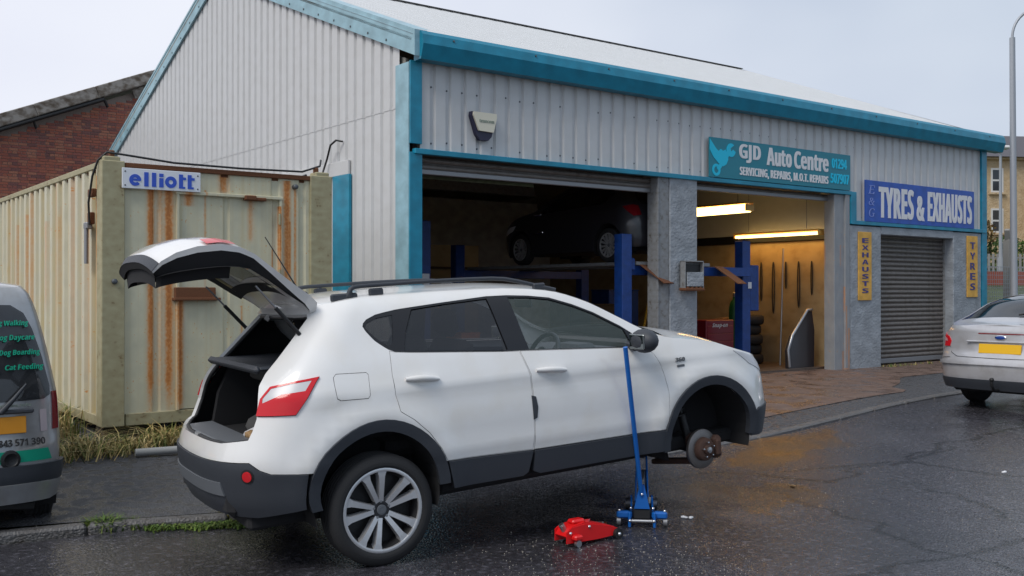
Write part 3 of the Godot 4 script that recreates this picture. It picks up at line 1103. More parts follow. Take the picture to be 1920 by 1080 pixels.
func make_container() -> void:
	var c := thing("storage_container", "cream steel storage container with rust streaks beside the grey garage", "container", Vector3(-3.97, 0.36, -9.8), YAW)
	var m := mat("container_front", Color(1, 1, 1), 0.55)
	m.albedo_texture = rust_image(640, 512, [[0.195, 0.013, 0.06, 0.98, 1.25], [0.268, 0.016, 0.04, 0.97, 1.25], [0.313, 0.014, 0.50, 0.98, 1.25], [0.235, 0.02, 0.03, 0.98, 0.35], [0.787, 0.016, 0.03, 0.70, 1.05], [0.80, 0.006, 0.20, 0.52, 1.0], [0.825, 0.006, 0.05, 0.8, 0.7],
		[0.35, 0.02, 0.09, 0.16, 0.8], [0.42, 0.004, 0.09, 0.5, 0.5], [0.75, 0.006, 0.14, 0.45, 0.9], [0.72, 0.004, 0.32, 0.7, 0.8], [0.62, 0.012, 0.10, 0.3, 0.5], [0.50, 0.02, 0.02, 0.10, 0.9], [0.93, 0.015, 0.5, 0.62, 0.9], [0.58, 0.004, 0.55, 0.9, 0.5]], 41, Color(0.58, 0.55, 0.40), 0.25)
	var side := mat("container_side", Color(1, 1, 1), 0.55)
	var st := []
	var r := RandomNumberGenerator.new()
	r.seed = 3
	for k in 26:
		st.append([r.randf_range(0.0, 0.97), r.randf_range(0.003, 0.009), r.randf_range(0.01, 0.25), r.randf_range(0.5, 1.0), r.randf_range(0.15, 0.45)])
	st.append_array([[0.94, 0.006, 0.2, 0.98, 0.9], [0.955, 0.004, 0.05, 0.4, 1.0], [0.90, 0.01, 0.1, 0.9, 0.6], [0.80, 0.012, 0.0, 0.98, 0.55]])
	side.albedo_texture = rust_image(1024, 384, st, 51, Color(0.58, 0.55, 0.42), 0.5)
	var W := 2.46
	var Hh := 2.6
	var L := 6.06
	# corner posts
	for p in [[0.11, 0.22, -0.09], [W - 0.13, 0.26, -0.09], [0.09, 0.18, -L + 0.09], [W - 0.09, 0.18, -L + 0.09]]:
		var mb := MB.new()
		mb.box(Vector3(p[0], Hh / 2, p[2]), Vector3(p[1], Hh, 0.18), 0.008)
		put("corner_post", mb, M.olive_post, c)
	# corner castings on top
	for p in [[0.10, -0.09], [W - 0.11, -0.09]]:
		var mb := MB.new()
		mb.box(Vector3(p[0], Hh + 0.012, p[1]), Vector3(0.16, 0.06, 0.16), 0.01)
		put("corner_casting", mb, M.olive_post, c)
	# rails
	var mb := MB.new()
	mb.box(Vector3(W / 2, Hh - 0.035, -0.06), Vector3(W - 0.45, 0.05, 0.10), 0.006)
	put("top_rail", mb, M.rust, c)
	mb = MB.new()
	mb.box(Vector3(0.05, Hh - 0.03, -L / 2), Vector3(0.07, 0.06, L - 0.37), 0.006)
	put("top_rail", mb, M.olive_post, c)
	mb = MB.new()
	mb.box(Vector3(W / 2, 0.06, -0.07), Vector3(W - 0.47, 0.12, 0.10), 0.006)
	put("bottom_rail", mb, M.olive_post, c)
	mb = MB.new()
	mb.box(Vector3(0.06, 0.05, -L / 2), Vector3(0.08, 0.10, L - 0.37), 0.006)
	put("bottom_rail", mb, M.olive_post, c)
	# panels
	mb = MB.new()
	ribbed(mb, 0.22, 0.74, func(_u): return 0.115, func(_u): return Hh - 0.06, func(u, v, o): return Vector3(u, v, -0.035 + o), 0.36, 0.022, 0.75)
	ribbed(mb, 1.86, W - 0.25, func(_u): return 0.115, func(_u): return Hh - 0.06, func(u, v, o): return Vector3(u, v, -0.035 + o), 0.30, 0.022, 0.7)
	ribbed(mb, 0.74, 1.86, func(_u): return 2.33, func(_u): return Hh - 0.06, func(u, v, o): return Vector3(u, v, -0.035 + o), 0.56, 0.018, 0.8)
	uv_from(mb, 0, 0, W, Hh)
	put("front_panel", mb, m, c)
	mb = MB.new()
	mb.quad(Vector3(0.74, 0.115, -0.075), Vector3(1.86, 0.115, -0.075), Vector3(1.86, 2.34, -0.075), Vector3(0.74, 2.34, -0.075), Vector3.BACK)
	ribbed(mb, 0.76, 1.84, func(_u): return 0.13, func(_u): return 2.31, func(u, v, o): return Vector3(u, v, -0.042 + o), 0.54, 0.016, 0.86)
	uv_from(mb, 0, 0, W, Hh)
	var door := put("door", mb, m, c)
	mb = MB.new()
	mb.box(Vector3(1.30, 2.325, -0.02), Vector3(1.16, 0.035, 0.05), 0.006)
	mb.box(Vector3(0.745, 1.22, -0.025), Vector3(0.03, 2.2, 0.045), 0.005)
	mb.box(Vector3(1.855, 1.22, -0.025), Vector3(0.03, 2.2, 0.045), 0.005)
	uv_from(mb, 0, 0, W, Hh)
	put("door_frame", mb, m, door)
	mb = MB.new()
	mb.box(Vector3(1.56, 2.30, -0.005), Vector3(0.24, 0.035, 0.07), 0.008)
	mb.box(Vector3(1.50, 2.31, 0.02), Vector3(0.12, 0.05, 0.05), 0.008)
	put("door_stay", mb, M.rust, door)
	for y in [0.5, 1.5, 2.1]:
		mb = MB.new()
		mb.tube([Vector3(1.835, y - 0.06, 0.005), Vector3(1.835, y + 0.06, 0.005)], 0.014, 8)
		put("hinge", mb, M.olive_post, door)
	mb = MB.new()
	mb.box(Vector3(0.92, 1.31, -0.01), Vector3(0.42, 0.11, 0.05), 0.006)
	mb.box(Vector3(0.93, 1.245, 0.01), Vector3(0.48, 0.03, 0.09), 0.006)
	put("lock_box", mb, M.rust, door)
	for p in [[0.335, 1.52], [2.30, 1.35], [0.12, 1.42], [2.02, 2.46]]:
		mb = MB.new()
		mb.lathe(Vector3(p[0], p[1], -0.03), Vector3.BACK, [Vector2(0.028, -0.02), Vector2(0.028, 0.05), Vector2(0.018, 0.06), Vector2(0, 0.06)], 10)
		put("bolt", mb, M.screw, c)
	# long side with deep corrugations
	mb = MB.new()
	ribbed(mb, 0.18, L - 0.18, func(_u): return 0.09, func(_u): return Hh - 0.05, func(u, v, o): return Vector3(0.025 - o, v, -u), 0.278, 0.045, 0.40)
	uv_from(mb, 2, -L, 0, Hh)
	put("side_panel", mb, side, c)
	mb = MB.new()
	mb.quad(Vector3(W - 0.03, 0.05, -0.18), Vector3(W - 0.03, 0.05, -L), Vector3(W - 0.03, Hh - 0.05, -L), Vector3(W - 0.03, Hh - 0.05, -0.18), Vector3.RIGHT)
	uv_from(mb, 2, -L, 0, Hh)
	put("side_panel", mb, side, c)
	mb = MB.new()
	mb.quad(Vector3(0.1, 0.05, -L + 0.03), Vector3(W - 0.1, 0.05, -L + 0.03), Vector3(W - 0.1, Hh - 0.05, -L + 0.03), Vector3(0.1, Hh - 0.05, -L + 0.03), Vector3.FORWARD)
	put("rear_panel", mb, m, c)
	mb = MB.new()
	mb.box(Vector3(W / 2, Hh - 0.07, -L / 2), Vector3(W - 0.1, 0.03, L - 0.1))
	put("roof", mb, M.rust, c)
	mb = MB.new()
	mb.box(Vector3(W / 2, 0.07, -L / 2), Vector3(W - 0.15, 0.05, L - 0.15))
	put("floor", mb, M.timber, c)
	# cable over the corner post into a bracket, and along the top
	mb = MB.new()
	mb.tube([Vector3(-0.035, 1.98, -0.30), Vector3(-0.05, 2.2, -0.28), Vector3(-0.045, 2.45, -0.16), Vector3(-0.01, 2.60, -0.10), Vector3(0.06, 2.68, -0.04), Vector3(0.22, 2.665, -0.02), Vector3(0.7, 2.62, 0.0), Vector3(1.4, 2.615, 0.0), Vector3(2.1, 2.63, 0.0), Vector3(2.36, 2.72, -0.1), Vector3(2.42, 2.80, -0.2)], 0.011, 6)
	put("cable", mb, M.black, c)
	mb = MB.new()
	mb.tube([Vector3(-0.035, 1.60, -0.42), Vector3(-0.035, 1.98, -0.42)], 0.022, 8)
	mb.box(Vector3(-0.02, 1.98, -0.42), Vector3(0.06, 0.07, 0.12), 0.01)
	put("door_rod", mb, M.steel_dull, c)
	mb = MB.new()
	for b in [[Vector3(-0.005, 2.05, -0.36), Vector3(0.05, 0.12, 0.10)], [Vector3(-0.005, 2.30, -0.32), Vector3(0.05, 0.08, 0.16)], [Vector3(2.30, 2.66, -0.08), Vector3(0.05, 0.07, 0.05)], [Vector3(0.12, 2.67, -0.1), Vector3(0.05, 0.08, 0.05)]]:
		mb = MB.new()
		mb.box(b[0], b[1], 0.008)
		put("bracket", mb, M.rust, c)
	# timber blocks it stands on
	for p in [[0.25, -0.25, "by the dry grass"], [2.2, -0.25, "nearest the garage door"], [0.25, -5.8, "nearest the brick building"], [2.2, -5.8, "nearest the ribbed gable"]]:
		var w := c.transform * Vector3(p[0], 0, p[1])
		mb = MB.new()
		mb.box(Vector3.ZERO, Vector3(0.4, 0.14, 0.3), 0.01)
		var o := put("timber_block", mb, M.timber)
		o.position = Vector3(w.x, 0.36 - 0.072, w.z)
		o.rotation.y = YAW
		tag(o, "dark timber block under the container corner %s" % p[2], "block", "blocks under the container")
	# maker's board
	var s := thing("maker_sign", "white board with blue lettering on the cream container", "sign", c.transform * Vector3(0.185, 2.335, 0.012), YAW)
	mb = MB.new()
	mb.box(Vector3(0.39, 0.10, 0.005), Vector3(0.78, 0.20, 0.014), 0.004)
	put("board", mb, M.sign_panel_white, s)
	# rounded block letters e l l i o t t
	var letters := MB.new()
	var x := 0.075
	var ring := func(cx: float, a0: float, a1: float, r0: float, r1: float):
		var poly := PackedVector2Array()
		for k in 17:
			var an := deg_to_rad(lerpf(a0, a1, k / 16.0))
			poly.append(Vector2(cx + cos(an) * r1, 0.085 + sin(an) * r1))
		for k in 17:
			var an := deg_to_rad(lerpf(a1, a0, k / 16.0))
			poly.append(Vector2(cx + cos(an) * r0, 0.085 + sin(an) * r0))
		letters.prism(poly, 0.0125, 0.017)
	ring.call(x + 0.05, 5, 320, 0.024, 0.058)
	letters.box(Vector3(x + 0.062, 0.088, 0.015), Vector3(0.085, 0.022, 0.005))
	for k in 2:
		letters.box(Vector3(x + 0.158 + k * 0.075, 0.098, 0.015), Vector3(0.042, 0.14, 0.005))
	letters.box(Vector3(x + 0.305, 0.073, 0.015), Vector3(0.042, 0.092, 0.005))
	letters.box(Vector3(x + 0.305, 0.147, 0.015), Vector3(0.042, 0.034, 0.005))
	ring.call(x + 0.40, 0, 180, 0.022, 0.058)
	ring.call(x + 0.40, 180, 360, 0.022, 0.058)
	for k in 2:
		letters.box(Vector3(x + 0.502 + k * 0.088, 0.098, 0.015), Vector3(0.040, 0.142, 0.005))
		letters.box(Vector3(x + 0.536 + k * 0.088, 0.128, 0.0152), Vector3(0.032, 0.026, 0.005))
		letters.box(Vector3(x + 0.532 + k * 0.088, 0.037, 0.0152), Vector3(0.022, 0.020, 0.005))
	put("lettering", letters, M.letter_blue, s)
	mb = MB.new()
	for p in [[0.03, 0.165], [0.75, 0.165], [0.03, 0.03], [0.75, 0.03]]:
		mb.lathe(Vector3(p[0], p[1], 0.012), Vector3.BACK, [Vector2(0.009, 0), Vector2(0.006, 0.004), Vector2(0, 0.005)], 8)
	put("screw", mb, M.screw, s).set_meta("kind", "stuff")

# ------------------------------------------------------------------ things behind
func make_background() -> void:
	# brick works building behind the yard, gable to the street
	var b := thing("brick_building", "old red brick building with sloping grey sheet roof behind the container", "building", G(0, -0.2, -17.0), YAW)
	var roof_y := func(a: float) -> float: return 6.82 + 0.42 * a     # underside of the roof edge
	var mb := MB.new()
	mb.prism(P2([-12, 0, 10, 0, 10, 6.2, 6.2, roof_y.call(6.2) - 0.1, -12, roof_y.call(-12.0) - 0.1]), -0.4, -0.012)
	put("wall", mb, M.mortar, b)
	var variants := []
	for k in 5:
		for j in 2:
			var bm := MB.new()
			bm.box(Vector3.ZERO, Vector3([0.214, 0.102][j], 0.064, 0.03), 0.004)
			variants.append(bm.mesh(M["brick%d" % k]))
	var rest := []
	for k in 5:
		rest.append(MB.new())
	var count := 0
	for row in range(0, 98):
		var y := 0.3 + row * 0.075
		var header := row % 4 == 3
		var w := 0.1135 if header else 0.225
		var a := -11.7 + (0.056 if row % 2 else 0.0)
		while a < 4.2:
			a += w
			if y > roof_y.call(a) - 0.25:
				continue
			var tone := rng.randi_range(0, 3) if rng.randf() < 0.85 else 4
			var at := Vector3(a, y, -0.012 + rng.randf_range(-0.004, 0.004))
			# those that the yard lets one see largest are single bricks
			if count < 298 and a > -1.75 and a < 1.5 and y > 5.25 + (a + 1.75) * 0.1:
				var o := put_mesh("brick", variants[tone * 2 + (1 if header else 0)], b)
				o.position = at
				count += 1
			else:
				rest[tone].box(at, Vector3(0.102 if header else 0.214, 0.064, 0.03))
	for k in 5:
		var o := put("brickwork", rest[k], M["brick%d" % k], b)
		o.set_meta("kind", "stuff")
	# roof slab with a broken edge board
	mb = MB.new()
	var sl := Vector2(1, 0.42).normalized()
	var a0 := Vector3(-12, roof_y.call(-12.0), 0)
	var a1 := Vector3(6.4, roof_y.call(6.4), 0)
	var up := Vector3(-sl.y, sl.x, 0)
	mb.quad(a0 + Vector3(0, 0, 0.35), a1 + Vector3(0, 0, 0.35), a1 + up * 0.12 + Vector3(0, 0, 0.35), a0 + up * 0.12 + Vector3(0, 0, 0.35), Vector3.BACK)
	mb.quad(a0 + Vector3(0, 0, 0.35), a1 + Vector3(0, 0, 0.35), a1 + Vector3(0, 0, -14), a0 + Vector3(0, 0, -14), Vector3.DOWN)
	mb.quad(a0 + up * 0.12 + Vector3(0, 0, 0.35), a1 + up * 0.12 + Vector3(0, 0, 0.35), a1 + up * 0.12 + Vector3(0, 0, -14), a0 + up * 0.12 + Vector3(0, 0, -14), Vector3.UP)
	put("roof", mb, M.asbestos, b)
	mb = MB.new()
	for k in 12:
		var q := a0.lerp(a1, (k + 0.5) / 12.0) + up * 0.16 + Vector3(0, 0, 0.26 + rng.randf_range(-0.006, 0.006))
		mb.box(q, Vector3(1.66, 0.30 + rng.randf_range(0.0, 0.03), 0.22), 0.02, Basis(Vector3(0, 0, 1), atan(0.42) + rng.randf_range(-0.004, 0.004)))
	put("verge_capping", mb, M.asbestos, b)
	mb = MB.new()
	mb.box(a0.lerp(a1, 0.79) + up * -0.15 + Vector3(0, 0, 0.16), Vector3(3.0, 0.26, 0.05), 0.005, Basis(Vector3(0, 0, 1), atan(0.42)))
	put("barge_board", mb, M.asbestos, b)
	mb = MB.new()
	mb.tube([a0 + up * -0.06 + Vector3(0, 0, 0.3), a0.lerp(a1, 0.672) + up * -0.06 + Vector3(0, 0, 0.3)], 0.06, 8)
	mb.tube([a0.lerp(a1, 0.672) + up * -0.06 + Vector3(0, 0, 0.3), a0.lerp(a1, 0.68) + Vector3(0, -0.3, 0.2)], 0.04, 8)
	mb.tube([a0.lerp(a1, 0.578) + Vector3(0, -0.06, 0.2), a0.lerp(a1, 0.583) + Vector3(0, -0.30, 0.12)], 0.035, 8)
	put("gutter", mb, M.black, b)

	# rising bank beyond the garage
	mb = MB.new()
	var hz := [0.0, 0.1, 26.0, 0.15, 38.0, 1.6, 46.0, 2.55, 60.0, 3.2, 90.0, 5.0, 200.0, 8.0]
	var zs := [22.0, 28.0, 34.0, 38.0, 42.0, 46.0, 52.0, 60.0, 75.0, 90.0, 200.0]
	for k in zs.size() - 1:
		for i in 12:
			var q := []
			var nn := []
			for e in [[i, k], [i + 1, k], [i + 1, k + 1], [i, k + 1]]:
				var zz: float = zs[e[1]]
				var xx: float = zz * 0.44 + e[0] * 9.0
				q.append(Vector3(xx, at_table(hz, zz), -zz))
				nn.append(Vector3.UP)
			mb.quad_n(q, nn)
	structure("grass_bank", mb, M.far_ground)

	# sandstone tenement
	var t := thing("tenement", "tan stone tenement with dark slate roof beyond the tall lamp post", "building", Vector3(27.0, 3.0, -66.0), 0.12)
	mb = MB.new()
	mb.box(Vector3(9, 3.85, -5), Vector3(18, 7.7, 10), 0.0)
	put("wall", mb, M.stone, t)
	mb = MB.new()
	mb.prism(P2([0.6, 7.5, -10.6, 7.5, -5, 9.75]), -0.4, 18.4)
	mb.swap_xz()
	put("roof", mb, M.slate, t)
	mb = MB.new()
	mb.box(Vector3(9, 7.46, 0.16), Vector3(18.2, 0.22, 0.34), 0.02)
	put("eaves_course", mb, M.stone, t)
	for w in [[4.9, 6.0, 0.85, 1.6], [4.9, 3.35, 0.85, 1.6], [1.9, 6.0, 0.85, 1.6], [1.9, 3.35, 0.85, 1.6]]:
		mb = MB.new()
		mb.box(Vector3(w[0], w[1], 0.02), Vector3(w[2], w[3], 0.1), 0.0)
		var win := put("window", mb, M.white_frame, t)
		mb = MB.new()
		mb.box(Vector3(w[0], w[1] + 0.37, 0.06), Vector3(w[2] - 0.2, 0.62, 0.04))
		mb.box(Vector3(w[0], w[1] - 0.37, 0.06), Vector3(w[2] - 0.2, 0.62, 0.04))
		put("pane", mb, M.window_dark, win)
		mb = MB.new()
		mb.box(Vector3(w[0], w[1] - 0.87, 0.09), Vector3(w[2] + 0.3, 0.14, 0.2), 0.01)
		put("sill", mb, M.stone, win)
	# projecting wing with its own roof
	mb = MB.new()
	mb.box(Vector3(12.4, 3.0, 2.4), Vector3(10, 6.0, 5.0), 0.0)
	put("wing_wall", mb, M.stone, t)
	mb = MB.new()
	mb.prism(P2([7.0, 5.95, 17.8, 5.95, 12.4, 8.3]), -0.5, 5.3)
	put("wing_roof", mb, M.slate, t)
	mb = MB.new()
	mb.tube([Vector3(7.9, 6.4, 0.9), Vector3(7.9, 8.4, 0.9)], 0.13, 8)
	mb.tube([Vector3(7.9, 8.2, 0.9), Vector3(7.9, 8.9, 0.9)], 0.26, 8)
	put("flue", mb, M.white_frame, t)
	for k in 2:
		mb = MB.new()
		mb.lathe(Vector3(3.2, 6.55 - k * 2.2, 0.1), Vector3(0.3, 0.2, 1), [Vector2(0.0, 0.0), Vector2(0.22, 0.08), Vector2(0.30, 0.18)], 14)
		put("satellite_dish", mb, M.concrete, t)

	# tall lamp post on the pavement past the garage
	var lp := thing("lamp_post", "tall grey steel lamp post with curved arm beyond the silver car", "lamp post", Vector3(10.9, 0.1, -22.0))
	mb = MB.new()
	mb.tube([Vector3(0, 0, 0), Vector3(0, 1.35, 0)], 0.105, 14)
	mb.tube([Vector3(0, 1.35, 0), Vector3(0, 1.42, 0)], [0.105, 0.075], 14)
	mb.tube([Vector3(0, 1.42, 0), Vector3(-0.03, 7.1, 0)], [0.075, 0.06], 14)
	put("column", mb, M.galvanised, lp)
	mb = MB.new()
	var arm := []
	for k in 11:
		var an := k / 10.0 * PI / 2
		arm.append(Vector3(-0.03 + 0.55 * (1 - cos(an)), 7.1 + 0.62 * sin(an), 0))
	arm.append(Vector3(1.1, 7.82, 0))
	mb.tube(arm, 0.03, 8)
	put("arm", mb, M.galvanised, lp)
	mb = MB.new()
	mb.box(Vector3(1.4, 7.83, 0), Vector3(0.7, 0.12, 0.26), 0.05)
	put("lantern", mb, M.plastic_grey, lp)
	mb = MB.new()
	mb.box(Vector3(0, 0.75, 0.105), Vector3(0.10, 0.5, 0.02), 0.006)
	put("access_door", mb, M.galvanised, lp)
	# small lamp post up the street
	lp = thing("lamp_post", "short lamp post with flat white head before the tenement", "lamp post", Vector3(21.8, 2.0, -45.2))
	mb = MB.new()
	mb.tube([Vector3(0, 0, 0), Vector3(0, 1.2, 0)], 0.13, 10)
	mb.tube([Vector3(0, 1.2, 0), Vector3(0, 6.0, 0)], [0.08, 0.055], 10)
	put("column", mb, M.galvanised, lp)
	mb = MB.new()
	mb.box(Vector3(-0.05, 6.1, 0.1), Vector3(0.75, 0.16, 0.4), 0.06)
	put("lantern", mb, M.white_frame, lp)

	# concrete fence post with raking strut and mesh beside the garage
	var fe := thing("mesh_fence", "wire mesh fence on concrete posts running on from the garage corner", "fence", G(15.55, -0.1, -1.0), YAW)
	for k in 4:
		mb = MB.new()
		mb.box(Vector3(k * 2.6, 1.45, 0), Vector3(0.17, 2.9, 0.17), 0.02)
		mb.bar(Vector3(k * 2.6, 2.85, 0), Vector3(k * 2.6 - 0.12, 3.15, 0.05), 0.12, 0.12, 0.01)
		put("post", mb, M.concrete, fe)
	mb = MB.new()
	mb.bar(Vector3(0.1, 1.35, 0), Vector3(1.05, -0.05, 0), 0.14, 0.14, 0.015)
	put("strut", mb, M.concrete, fe)
	mb = MB.new()
	for k in 75:
		mb.tube([Vector3(k * 0.105, 0.1, 0.09), Vector3(k * 0.105, 2.2, 0.09)], 0.006, 3, false)
	for k in 21:
		mb.tube([Vector3(0, 0.1 + k * 0.105, 0.09), Vector3(7.8, 0.1 + k * 0.105, 0.09)], 0.006, 3, false)
	var mesh := put("wire_mesh", mb, M.galvanised, fe)
	mesh.set_meta("kind", "stuff")
	# low red walls and palings up the street
	var wl := MB.new()
	wl.box(Vector3(0, 0.4, 0), Vector3(26, 0.95, 0.25), 0.0)
	var o := put("garden_wall", wl, M.red_wall)
	o.position = Vector3(31.3, 1.62, -41.0)
	tag(o, "low red brick garden wall at the foot of the grass bank", "wall")
	var pf := thing("paling_fence", "grey timber paling fence under the green hedge", "fence", Vector3(21.3, 2.62, -47.5))
	var pl := MB.new()
	pl.box(Vector3(0, 0.42, 0), Vector3(0.11, 0.84, 0.03), 0.0)
	var plm := pl.mesh(M.concrete)
	for k in 40:
		var q := put_mesh("paling", plm, pf)
		q.position = Vector3(k * 0.21, 0, 0)
	mb = MB.new()
	mb.box(Vector3(4.1, 0.2, -0.04), Vector3(8.4, 0.08, 0.04))
	mb.box(Vector3(4.1, 0.65, -0.04), Vector3(8.4, 0.08, 0.04))
	put("rail", mb, M.concrete, pf)

# ------------------------------------------------------------------ signs on the garage
func make_signs() -> void:
	var s := thing("garage_sign", "turquoise garage name board with spanner emblem over the open bays", "sign", G(5.92, 3.46, 0.06), YAW)
	var mb := MB.new()
	mb.box(Vector3(2.02, 0.345, 0.01), Vector3(4.04, 0.69, 0.03), 0.004)
	put("board", mb, M.sign_teal, s)
	text_on(s, "GJD", Vector3(0.77, 0.31, 0.026), 0.56, 0.325, M.sign_white, Basis(), true, false, false, 0.06)
	text_on(s, "Auto", Vector3(1.52, 0.31, 0.026), 0.69, 0.325, M.sign_white, Basis(), true, false, false, 0.06)
	text_on(s, "Centre", Vector3(2.30, 0.31, 0.026), 1.02, 0.325, M.sign_white, Basis(), true, false, false, 0.06)
	text_on(s, "SERVICING, REPAIRS, M.O.T. REPAIRS", Vector3(0.78, 0.06, 0.026), 2.54, 0.17, M.sign_white, Basis(), true, false, false, 0.05)
	text_on(s, "01294", Vector3(3.44, 0.40, 0.026), 0.47, 0.19, M.sign_cyan, Basis(), true, false, false, 0.05)
	text_on(s, "507907", Vector3(3.40, 0.11, 0.026), 0.58, 0.19, M.sign_cyan, Basis(), true, false, false, 0.05)
	# emblem: a fist holding a spanner
	mb = MB.new()
	mb.prism(P2([0.0, 0.66, 0.0, 0.47, 0.10, 0.34, 0.22, 0.25, 0.34, 0.20, 0.42, 0.24, 0.47, 0.33, 0.46, 0.42, 0.40, 0.50, 0.34, 0.47, 0.28, 0.50, 0.22, 0.46, 0.16, 0.50]), 0.0255, 0.031)
	mb.prism(P2([0.17, 0.16, 0.23, 0.11, 0.50, 0.40, 0.44, 0.46]), 0.0262, 0.0305)
	var jaw := PackedVector2Array()
	for k in 15:
		var an := deg_to_rad(lerpf(75.0, 375.0, k / 14.0)) - 0.45
		jaw.append(Vector2(0.545 + cos(an) * 0.12, 0.50 + sin(an) * 0.12))
	jaw.append(Vector2(0.60, 0.51))
	jaw.append(Vector2(0.545, 0.475))
	jaw.append(Vector2(0.53, 0.53))
	mb.prism(jaw, 0.0258, 0.0315)
	for half in 2:
		var ring := PackedVector2Array()
		for k in 13:
			var an := half * PI + k / 12.0 * PI
			ring.append(Vector2(0.165 + cos(an) * 0.105, 0.13 + sin(an) * 0.105))
		for k in 13:
			var an := half * PI + (12 - k) / 12.0 * PI
			ring.append(Vector2(0.165 + cos(an) * 0.055, 0.13 + sin(an) * 0.055))
		mb.prism(ring, 0.0256, 0.031)
	put("emblem", mb, M.sign_cyan, s)

	s = thing("tyre_sign", "blue board with white tyre and exhaust lettering above the shutter", "sign", G(10.46, 2.88, 0.06), YAW)
	mb = MB.new()
	mb.box(Vector3(2.05, 0.415, 0.01), Vector3(4.1, 0.83, 0.03), 0.004)
	put("board", mb, M.sign_blue, s)
	text_on(s, "TYRES", Vector3(0.46, 0.10, 0.026), 1.22, 0.62, M.sign_white, Basis(), true, false, false, 0.05)
	text_on(s, "&", Vector3(1.82, 0.09, 0.026), 0.27, 0.52, M.sign_white, Basis(), true, false, false, 0.05)
	text_on(s, "EXHAUSTS", Vector3(2.24, 0.10, 0.026), 1.74, 0.62, M.sign_white, Basis(), true, false, false, 0.05)
	text_on(s, "E", Vector3(0.08, 0.56, 0.026), 0.20, 0.17, M.sign_pale_blue, Basis(), false, true, true)
	text_on(s, "&", Vector3(0.09, 0.33, 0.026), 0.20, 0.15, M.sign_pale_blue, Basis(), false, true, true)
	text_on(s, "G", Vector3(0.09, 0.10, 0.026), 0.19, 0.17, M.sign_pale_blue, Basis(), false, true, true)

	for v in [["EXHAUSTS", 10.24, 1.31, 0.44, 1.36, "exhaust"], ["TYRES", 14.29, 1.36, 0.44, 1.36, "tyre"]]:
		s = thing("%s_sign" % v[5] if v[5] == "exhaust" else "tyre_strip_sign", "narrow yellow %s sign with letters one below another" % v[5], "sign", G(v[1], v[2], 0.054), YAW)
		mb = MB.new()
		mb.box(Vector3(v[3] / 2, v[4] / 2, 0.01), Vector3(v[3], v[4], 0.02), 0.003)
		put("board", mb, M.sign_yellow, s)
		var n: int = v[0].length()
		var span: float = (v[4] - 0.22) / n
		for k in n:
			var h := span * 0.66
			text_on(s, v[0][k], Vector3(v[3] * 0.26, v[4] - 0.10 - (k + 0.83) * span, 0.021), v[3] * 0.48, h, M.sign_violet)

	# intruder alarm
	var al := thing("alarm_box", "cream shield-shaped alarm box on the ribbed cladding", "alarm box", G(1.17, 3.66, 0.004), YAW)
	mb = MB.new()
	mb.prism(P2([-0.21, 0.40, 0.21, 0.40, 0.22, 0.34, 0.14, 0.06, 0.08, 0.0, -0.06, 0.0, -0.13, 0.08, -0.22, 0.34]), 0.0, 0.07)
	put("backplate", mb, M.alarm_navy, al)
	mb = MB.new()
	mb.prism(P2([-0.19, 0.395, 0.21, 0.395, 0.215, 0.34, 0.155, 0.12, -0.10, 0.13, -0.12, 0.17, -0.20, 0.35]), 0.07, 0.10)
	put("cover", mb, M.alarm_cream, al)
	text_on(al, "texecom", Vector3(-0.10, 0.25, 0.10), 0.26, 0.045, M.letter_grey)

	# electricity meter box on the pier
	var mbx := thing("meter_box", "open grey steel meter box on the pier between the bays", "meter box", G(5.42, 1.52, 0.04), YAW)
	mb = MB.new()
	mb.box(Vector3(0, 0.24, 0.05), Vector3(0.46, 0.48, 0.02), 0.004)
	mb.box(Vector3(-0.22, 0.24, 0.10), Vector3(0.02, 0.48, 0.12), 0.004)
	mb.box(Vector3(0.22, 0.24, 0.10), Vector3(0.02, 0.48, 0.12), 0.004)
	mb.box(Vector3(0, 0.47, 0.10), Vector3(0.46, 0.02, 0.12), 0.004)
	put("case", mb, M.steel_grey, mbx)
	mb = MB.new()
	mb.box(Vector3(0.02, 0.17, 0.155), Vector3(0.40, 0.24, 0.02), 0.004)
	put("cover", mb, M.render_grey, mbx)
	mb = MB.new()
	mb.box(Vector3(0.0, 0.36, 0.08), Vector3(0.40, 0.12, 0.04), 0.004)
	put("switchgear", mb, M.black, mbx)
	mb = MB.new()
	mb.box(Vector3(0, 0.0, 0.10), Vector3(0.48, 0.05, 0.15), 0.01)
	for k in 4:
		mb.ball(Vector3(-0.15 + k * 0.10, 0.03, 0.14), Vector3(0.035, 0.025, 0.03), 8)
	put("rusty_tray", mb, M.rust, mbx)

